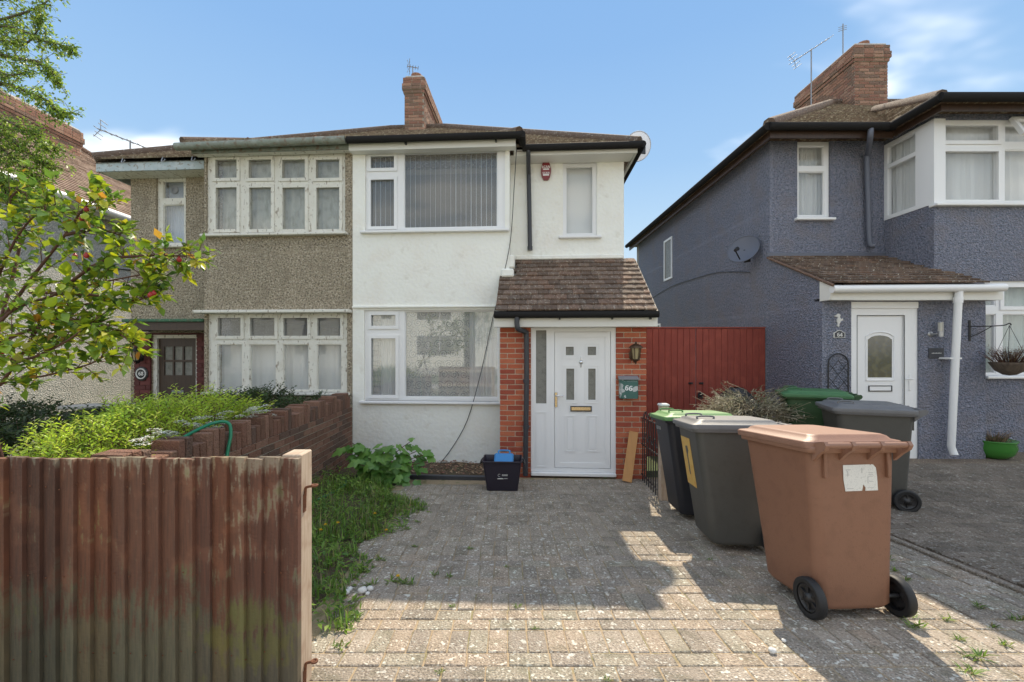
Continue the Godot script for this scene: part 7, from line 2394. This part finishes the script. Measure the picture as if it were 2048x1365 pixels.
func shoot_bush(label: String, called: String, region: Array, count: int, cols: Array, leaf_len: float, leaf_w: float, up: float, blossom: bool):
	# region: [x0, x1, d0, d1, height function]
	var o = thing(called, label, "bush")
	var st := MB.new()
	var lf := MB.new()
	var fl := []
	for i in count:
		var u := rng.randf()
		var v := rng.randf()
		var x := lerpf(region[0], region[1], u)
		var d := lerpf(region[2], region[3], v)
		var hh: float = region[4].call(x, d)
		if hh < 0.25: continue
		var g := drive_y(d)
		var lev := g + (hh - g) * (1.0 - pow(rng.randf(), 2.2) * 0.75)
		var p := Vector3(x, lev - 0.16, -d)
		var lean := Vector3(rng.randf_range(-1, 1), up, rng.randf_range(-1, 1)).normalized()
		var len_ := rng.randf_range(0.10, 0.24)
		var tip := p + lean * len_
		if i % 4 == 0: st.tube([Vector3(x, g - 0.05, -d).lerp(p, 0.3), p, tip], [0.005, 0.003, 0.001], 4, false)
		else: st.tube([p, tip], [0.002, 0.001], 3, false)
		var c: Color = cols[rng.randi() % cols.size()]
		for j in 11:
			var t := (j + 1) / 11.0
			var a := j * 2.4
			var e := (lean * 0.6 + Vector3(cos(a), 0.1, sin(a)) * 0.8).normalized()
			lf.col = vary(c, 0.18)
			lf.leaf(p.lerp(tip, t), e, e.cross(lean).normalized(), leaf_len * rng.randf_range(0.7, 1.2), leaf_w)
		fl.append(tip)
	part(st, "stem", mats["twig"], o)
	part(lf, "foliage", mats["leaf"], o)
	if blossom:
		for k in 44:
			var q := [rng.randf_range(255, 545), 0.0]
			q[1] = lerpf(892, 826, (q[0] - 255) / 290.0) + rng.randf_range(-22, 8)
			var dd: float = lerpf(2.95, 4.55, (q[0] - 255) / 290.0)
			var c := at(q[0], q[1], dd)
			var bm := MB.new()
			for j in 48:
				var a := rng.randf() * TAU
				var r := sqrt(rng.randf()) * rng.randf_range(0.03, 0.055)
				bm.col = vary(Color(0.72, 0.72, 0.64), 0.1)
				var e := Vector3(cos(a), rng.randf_range(-0.2, 0.8), sin(a)).normalized()
				bm.leaf(c + Vector3(cos(a) * r, 0.014 - r * 0.3 + rng.randf() * 0.008, sin(a) * r), e, e.cross(Vector3.UP).normalized(), 0.016, 0.014)
			part(bm, "blossom", mats["flower"], o)

func make_bushes():
	var h1 := func(x: float, d: float):
		# mound between the fence and the far corner, along the wall
		var c := Vector2((x + 3.0 + (d - 3.8) * -0.1) / 0.78, (d - 3.95) / 1.2)
		var k := 1.0 - c.length_squared()
		return 0.0 if k < 0 else 0.80 + 0.64 * pow(k, 0.4) + 0.05 * sin(x * 9.0) * sin(d * 7.0)
	shoot_bush("bright lime green spirea bush with white blossom spilling over the brick wall", "spirea_bush", [-3.85, -2.62, 2.75, 5.2, h1], 2600, [Color(0.46, 0.62, 0.05), Color(0.52, 0.68, 0.06), Color(0.36, 0.54, 0.05), Color(0.60, 0.72, 0.10)], 0.046, 0.014, 1.1, true)
	var h2 := func(x: float, d: float): return 1.27 + 0.06 * sin(x * 5.0) + 0.03 * sin(x * 17.0)
	shoot_bush("low dark green shrub below the grey house bay window", "evergreen_shrub", [-4.2, -2.62, 5.5, 6.5, h2], 700, [Color(0.06, 0.10, 0.035), Color(0.08, 0.13, 0.04), Color(0.045, 0.08, 0.03)], 0.045, 0.024, 0.6, false)
	var h3 := func(x: float, d: float): return 1.15 + 0.08 * sin(x * 4.0) + 0.04 * sin(x * 15.0 + d * 9.0)
	shoot_bush("dark green hedge beside the white pebbledashed wall", "privet_hedge", [-6.6, -4.25, 4.2, 5.6, h3], 1300, [Color(0.05, 0.08, 0.028), Color(0.065, 0.10, 0.033), Color(0.035, 0.062, 0.022)], 0.05, 0.026, 0.6, false)

func lobed_leaf() -> Mesh:
	# a five-lobed leaf in the x-z plane, stalk at the origin, tip towards -z
	var pts := [Vector2(0.05, -0.08), Vector2(0.30, -0.02), Vector2(0.24, 0.16), Vector2(0.46, 0.30), Vector2(0.52, 0.52), Vector2(0.34, 0.50), Vector2(0.26, 0.62), Vector2(0.20, 0.82), Vector2(0.0, 1.0)]
	var mb := MB.new()
	var ring := []
	for p in pts: ring.append(p)
	for i in range(pts.size() - 2, -1, -1): ring.append(Vector2(-pts[i].x, pts[i].y))
	var mid := Vector3(0, 0.03, -0.4)
	for i in ring.size():
		var a: Vector2 = ring[i]
		var b: Vector2 = ring[(i + 1) % ring.size()]
		var f := func(q: Vector2): return Vector3(q.x, -0.16 * q.length_squared() + 0.10 * absf(q.x), -q.y)
		mb.tri(mid, f.call(a), f.call(b), Vector3.UP)
	return mb.mesh()
func make_maple():
	var c := Vector3(-1.72, drive_y(5.9) + 0.02, -5.95)
	var o = thing("maple_sapling", "leafy self-sown maple with broad lobed leaves below the bay window", "plant", Transform3D(Basis(), c))
	var lm := lobed_leaf()
	var lms := []
	var k := 0
	for q in [Color(0.11, 0.22, 0.045), Color(0.08, 0.17, 0.04), Color(0.15, 0.27, 0.06)]:
		lms.append(mat("maple_leaf%d" % k, q, 0.45, {"back": Color(0.30, 0.55, 0.10)})); k += 1
	var st := MB.new()
	for s in 16:
		var a := rng.randf_range(-0.2, PI + 0.2)
		var r := rng.randf_range(0.15, 0.68)
		var tip := Vector3(cos(a) * r * 1.0, rng.randf_range(0.30, 0.70) - r * 0.35, sin(a) * r * 0.55)
		var pts := smooth([Vector3(cos(a) * 0.04, 0, 0), tip * Vector3(0.4, 0.6, 0.4), tip], 4)
		st.tube(pts, 0.005, 5)
		for j in 13:
			var p: Vector3 = pts[mini(pts.size() - 1, 2 + j % 7)] + rdir() * 0.08
			var d := (Vector3(cos(a), 0, sin(a)) * 0.6 + rdir() * 0.8).normalized()
			d.y = -absf(d.y) * 0.5 - 0.05
			d = d.normalized()
			var upv := (Vector3(0, 1, 0.55) + rdir() * 0.4).normalized()
			var side := d.cross(upv).normalized()
			var l := rng.randf_range(0.10, 0.19)
			inst("leaf", lm, lms[rng.randi() % 3], o, Transform3D(Basis(side * l, side.cross(d) * l, -d * l), p))
	part(st, "stem", mats["twig"], o)

func make_weeds():
	# raised soil and the tangle of grass and weeds along the wall
	var sm := MB.new()
	var rows := []
	for i in 15:
		var d := 2.3 + i * 0.26
		var row := PackedVector3Array()
		for j in 9:
			var x := lerpf(-2.42, -1.02 - maxf(0.0, d - 4.6) * 0.35, j / 8.0)
			row.append(Vector3(x, drive_y(d) + 0.05 * sin(PI * j / 8.0) - 0.02 + (0.03 if j < 3 else 0.0), -d))
		rows.append(row)
	sm.grid(rows)
	structure(part(sm, "soil_bed", mats["soil"], self))
	var mb := MB.new()
	var edge := func(d: float): return -1.03 + 0.13 * sin(d * 3.1) + 0.08 * sin(d * 8.0 + 1.0) - maxf(0.0, d - 4.7) * 0.45
	var greens := [Color(0.20, 0.34, 0.045), Color(0.15, 0.27, 0.04), Color(0.26, 0.40, 0.07), Color(0.11, 0.21, 0.04), Color(0.34, 0.32, 0.13)]
	var clump := noise(71, 1.6, 2)
	for i in 4600:
		var d := rng.randf_range(2.35, 5.75)
		var e: float = edge.call(d)
		var x := lerpf(-2.38, e, pow(rng.randf(), 0.8))
		if clump.get_noise_2d(x, d) < -0.12: continue
		var fr := clampf((e - x) / 0.5, 0.12, 1.0) * (0.75 + 0.9 * clump.get_noise_2d(x, d))
		var l := rng.randf_range(0.08, 0.26) * (0.45 + 0.75 * fr)
		var a := rng.randf() * TAU
		var lean := rng.randf_range(0.1, 0.8)
		var p := Vector3(x, drive_y(d) - 0.01, -d)
		var h := Vector3(cos(a), 0, sin(a))
		var s := Vector3(-sin(a), 0, cos(a)) * rng.randf_range(0.0015, 0.005)
		mb.col = vary(greens[rng.randi() % 5], 0.2)
		var m := p + Vector3.UP * l * 0.6 + h * l * lean * 0.35
		var t := p + Vector3.UP * l * (1.0 - lean * 0.3) + h * l * lean
		var n := (Vector3.UP * 0.6 - h * 0.5 + s.normalized() * rng.randf_range(-0.4, 0.4)).normalized()
		var k := mb.v.size()
		if n.dot((s * 2.0).cross(m - p)) < 0: s = -s
		for q in [p - s, p + s, m + s, m - s, t]: mb.vert(q, n)
		mb.ix.append_array([k, k + 2, k + 1, k, k + 3, k + 2, k + 3, k + 4, k + 2])
	for i in 4600:
		var d := rng.randf_range(2.35, 5.7)
		var e: float = edge.call(d)
		var x := lerpf(-2.36, e + 0.03, pow(rng.randf(), 0.7))
		var fr := clampf((e - x) / 0.6, 0.05, 1.0)
		var p := Vector3(x, drive_y(d) + rng.randf_range(0.02, 0.26) * fr, -d)
		var a := rng.randf() * TAU
		var dd := Vector3(cos(a), rng.randf_range(0.0, 0.9), sin(a)).normalized()
		mb.col = vary(greens[rng.randi() % 4], 0.25)
		mb.leaf(p, dd, dd.cross(Vector3.UP).normalized(), rng.randf_range(0.03, 0.075), rng.randf_range(0.010, 0.026))
	var o = stuff(part(mb, "weed_bed", mats["leaf"], self))
	tag(o, "tangled green grass and weeds growing along the foot of the brick wall", "weeds")
	# dandelions
	for q in [[641, 1086], [650, 1074], [675, 1070], [772, 1063], [795, 1160], [749, 1049]]:
		var g := on_drive(q[0], q[1] + 14)
		g.x = minf(g.x, -1.0) if q[0] < 770 else g.x
		var hgt := 0.16 if q[0] < 770 else 0.07
		var dn = thing("dandelion", "yellow dandelion flower among the weeds beside the paving", "flower", Transform3D(Basis(), g), "dandelions by the drive")
		var sm2 := MB.new(); sm2.tube([Vector3.ZERO, Vector3(0.005, hgt, 0.005)], 0.002, 5)
		part(sm2, "stem", mat("dandelion_stem", lin(0.16, 0.22, 0.06), 0.6), dn)
		var fm := MB.new()
		fm.col = Color(0.75, 0.45, 0.01)
		for k in 30:
			var a := k * 2.4
			var e := Vector3(cos(a), 0.25 + 0.03 * k, sin(a)).normalized()
			fm.leaf(Vector3(0.005, hgt, 0.005), e, e.cross(Vector3.UP).normalized(), 0.018, 0.005)
		part(fm, "petals", mats["flower"], dn)
	# tufts between the blocks
	for q in [[800, 1010, 1], [836, 1000, 0.8], [810, 1060, 1.2], [858, 1025, 0.7], [835, 1045, 0.8], [790, 1165, 1.6], [815, 1168, 1.3], [742, 1170, 1.2], [870, 1150, 0.8], [900, 1155, 0.7], [940, 1098, 0.7], [1012, 1135, 0.6], [1035, 1214, 0.6], [904, 1214, 0.6], [677, 1295, 1.0], [1212, 958, 0.8], [842, 958, 1.0], [1775, 1120, 1.0], [1790, 1143, 0.9], [1812, 1160, 0.8], [1960, 1215, 1.0], [2010, 1290, 0.8], [1945, 1315, 1.5], [1940, 1345, 1.2], [1830, 1255, 1.1], [1820, 1235, 0.8], [1895, 1240, 0.9], [1920, 1280, 0.8], [2035, 1240, 1.2], [1985, 1255, 0.8], [880, 1345, 0.5], [1740, 1180, 0.9], [1290, 950, 1.4], [1275, 940, 1.2], [705, 1215, 1.0], [830, 1095, 0.8], [760, 1120, 1.2], [730, 1145, 1.2], [1215, 1360, 0.5], [1070, 1258, 0.4], [1420, 1120, 0.5]]:
		var g := on_drive(q[0], q[1])
		var t := MB.new()
		for k in 26:
			var a := rng.randf() * TAU
			var l: float = rng.randf_range(0.02, 0.06) * q[2]
			var e := Vector3(cos(a), rng.randf_range(0.3, 1.4), sin(a)).normalized()
			t.col = vary(greens[rng.randi() % 5], 0.25)
			t.leaf(Vector3(rng.randf_range(-0.03, 0.03), -0.004, rng.randf_range(-0.012, 0.012)) * q[2], e, e.cross(Vector3.UP).normalized(), l, l * 0.16)
		tag(part(t, "weed_tuft", mats["leaf"], self, Transform3D(Basis(), g)), "small tuft of grass sprouting from a joint in the block paving", "weed", "weed tufts in the paving")

func _ready():
	rng.seed = 20240611
	setup()
	make_mats()
	make_pair()
	blue_house()
	far_house()
	for k in 5:
		street_house(-19.5 + k * 9.4, ["white rendered house across the road, mirrored beyond the fence", "white rendered house across the road facing the rose bush", "white rendered house across the road facing the white bay window", "white rendered house across the road facing the blue house", "white rendered house across the road beyond the blue house"][k], 2.5)
	street_tree()
	make_ground()
	make_wall()
	make_fence()
	make_gate()
	make_railing()
	make_bins()
	make_small()
	make_rose()
	make_tree()
	make_bushes()
	make_maple()
	make_weeds()
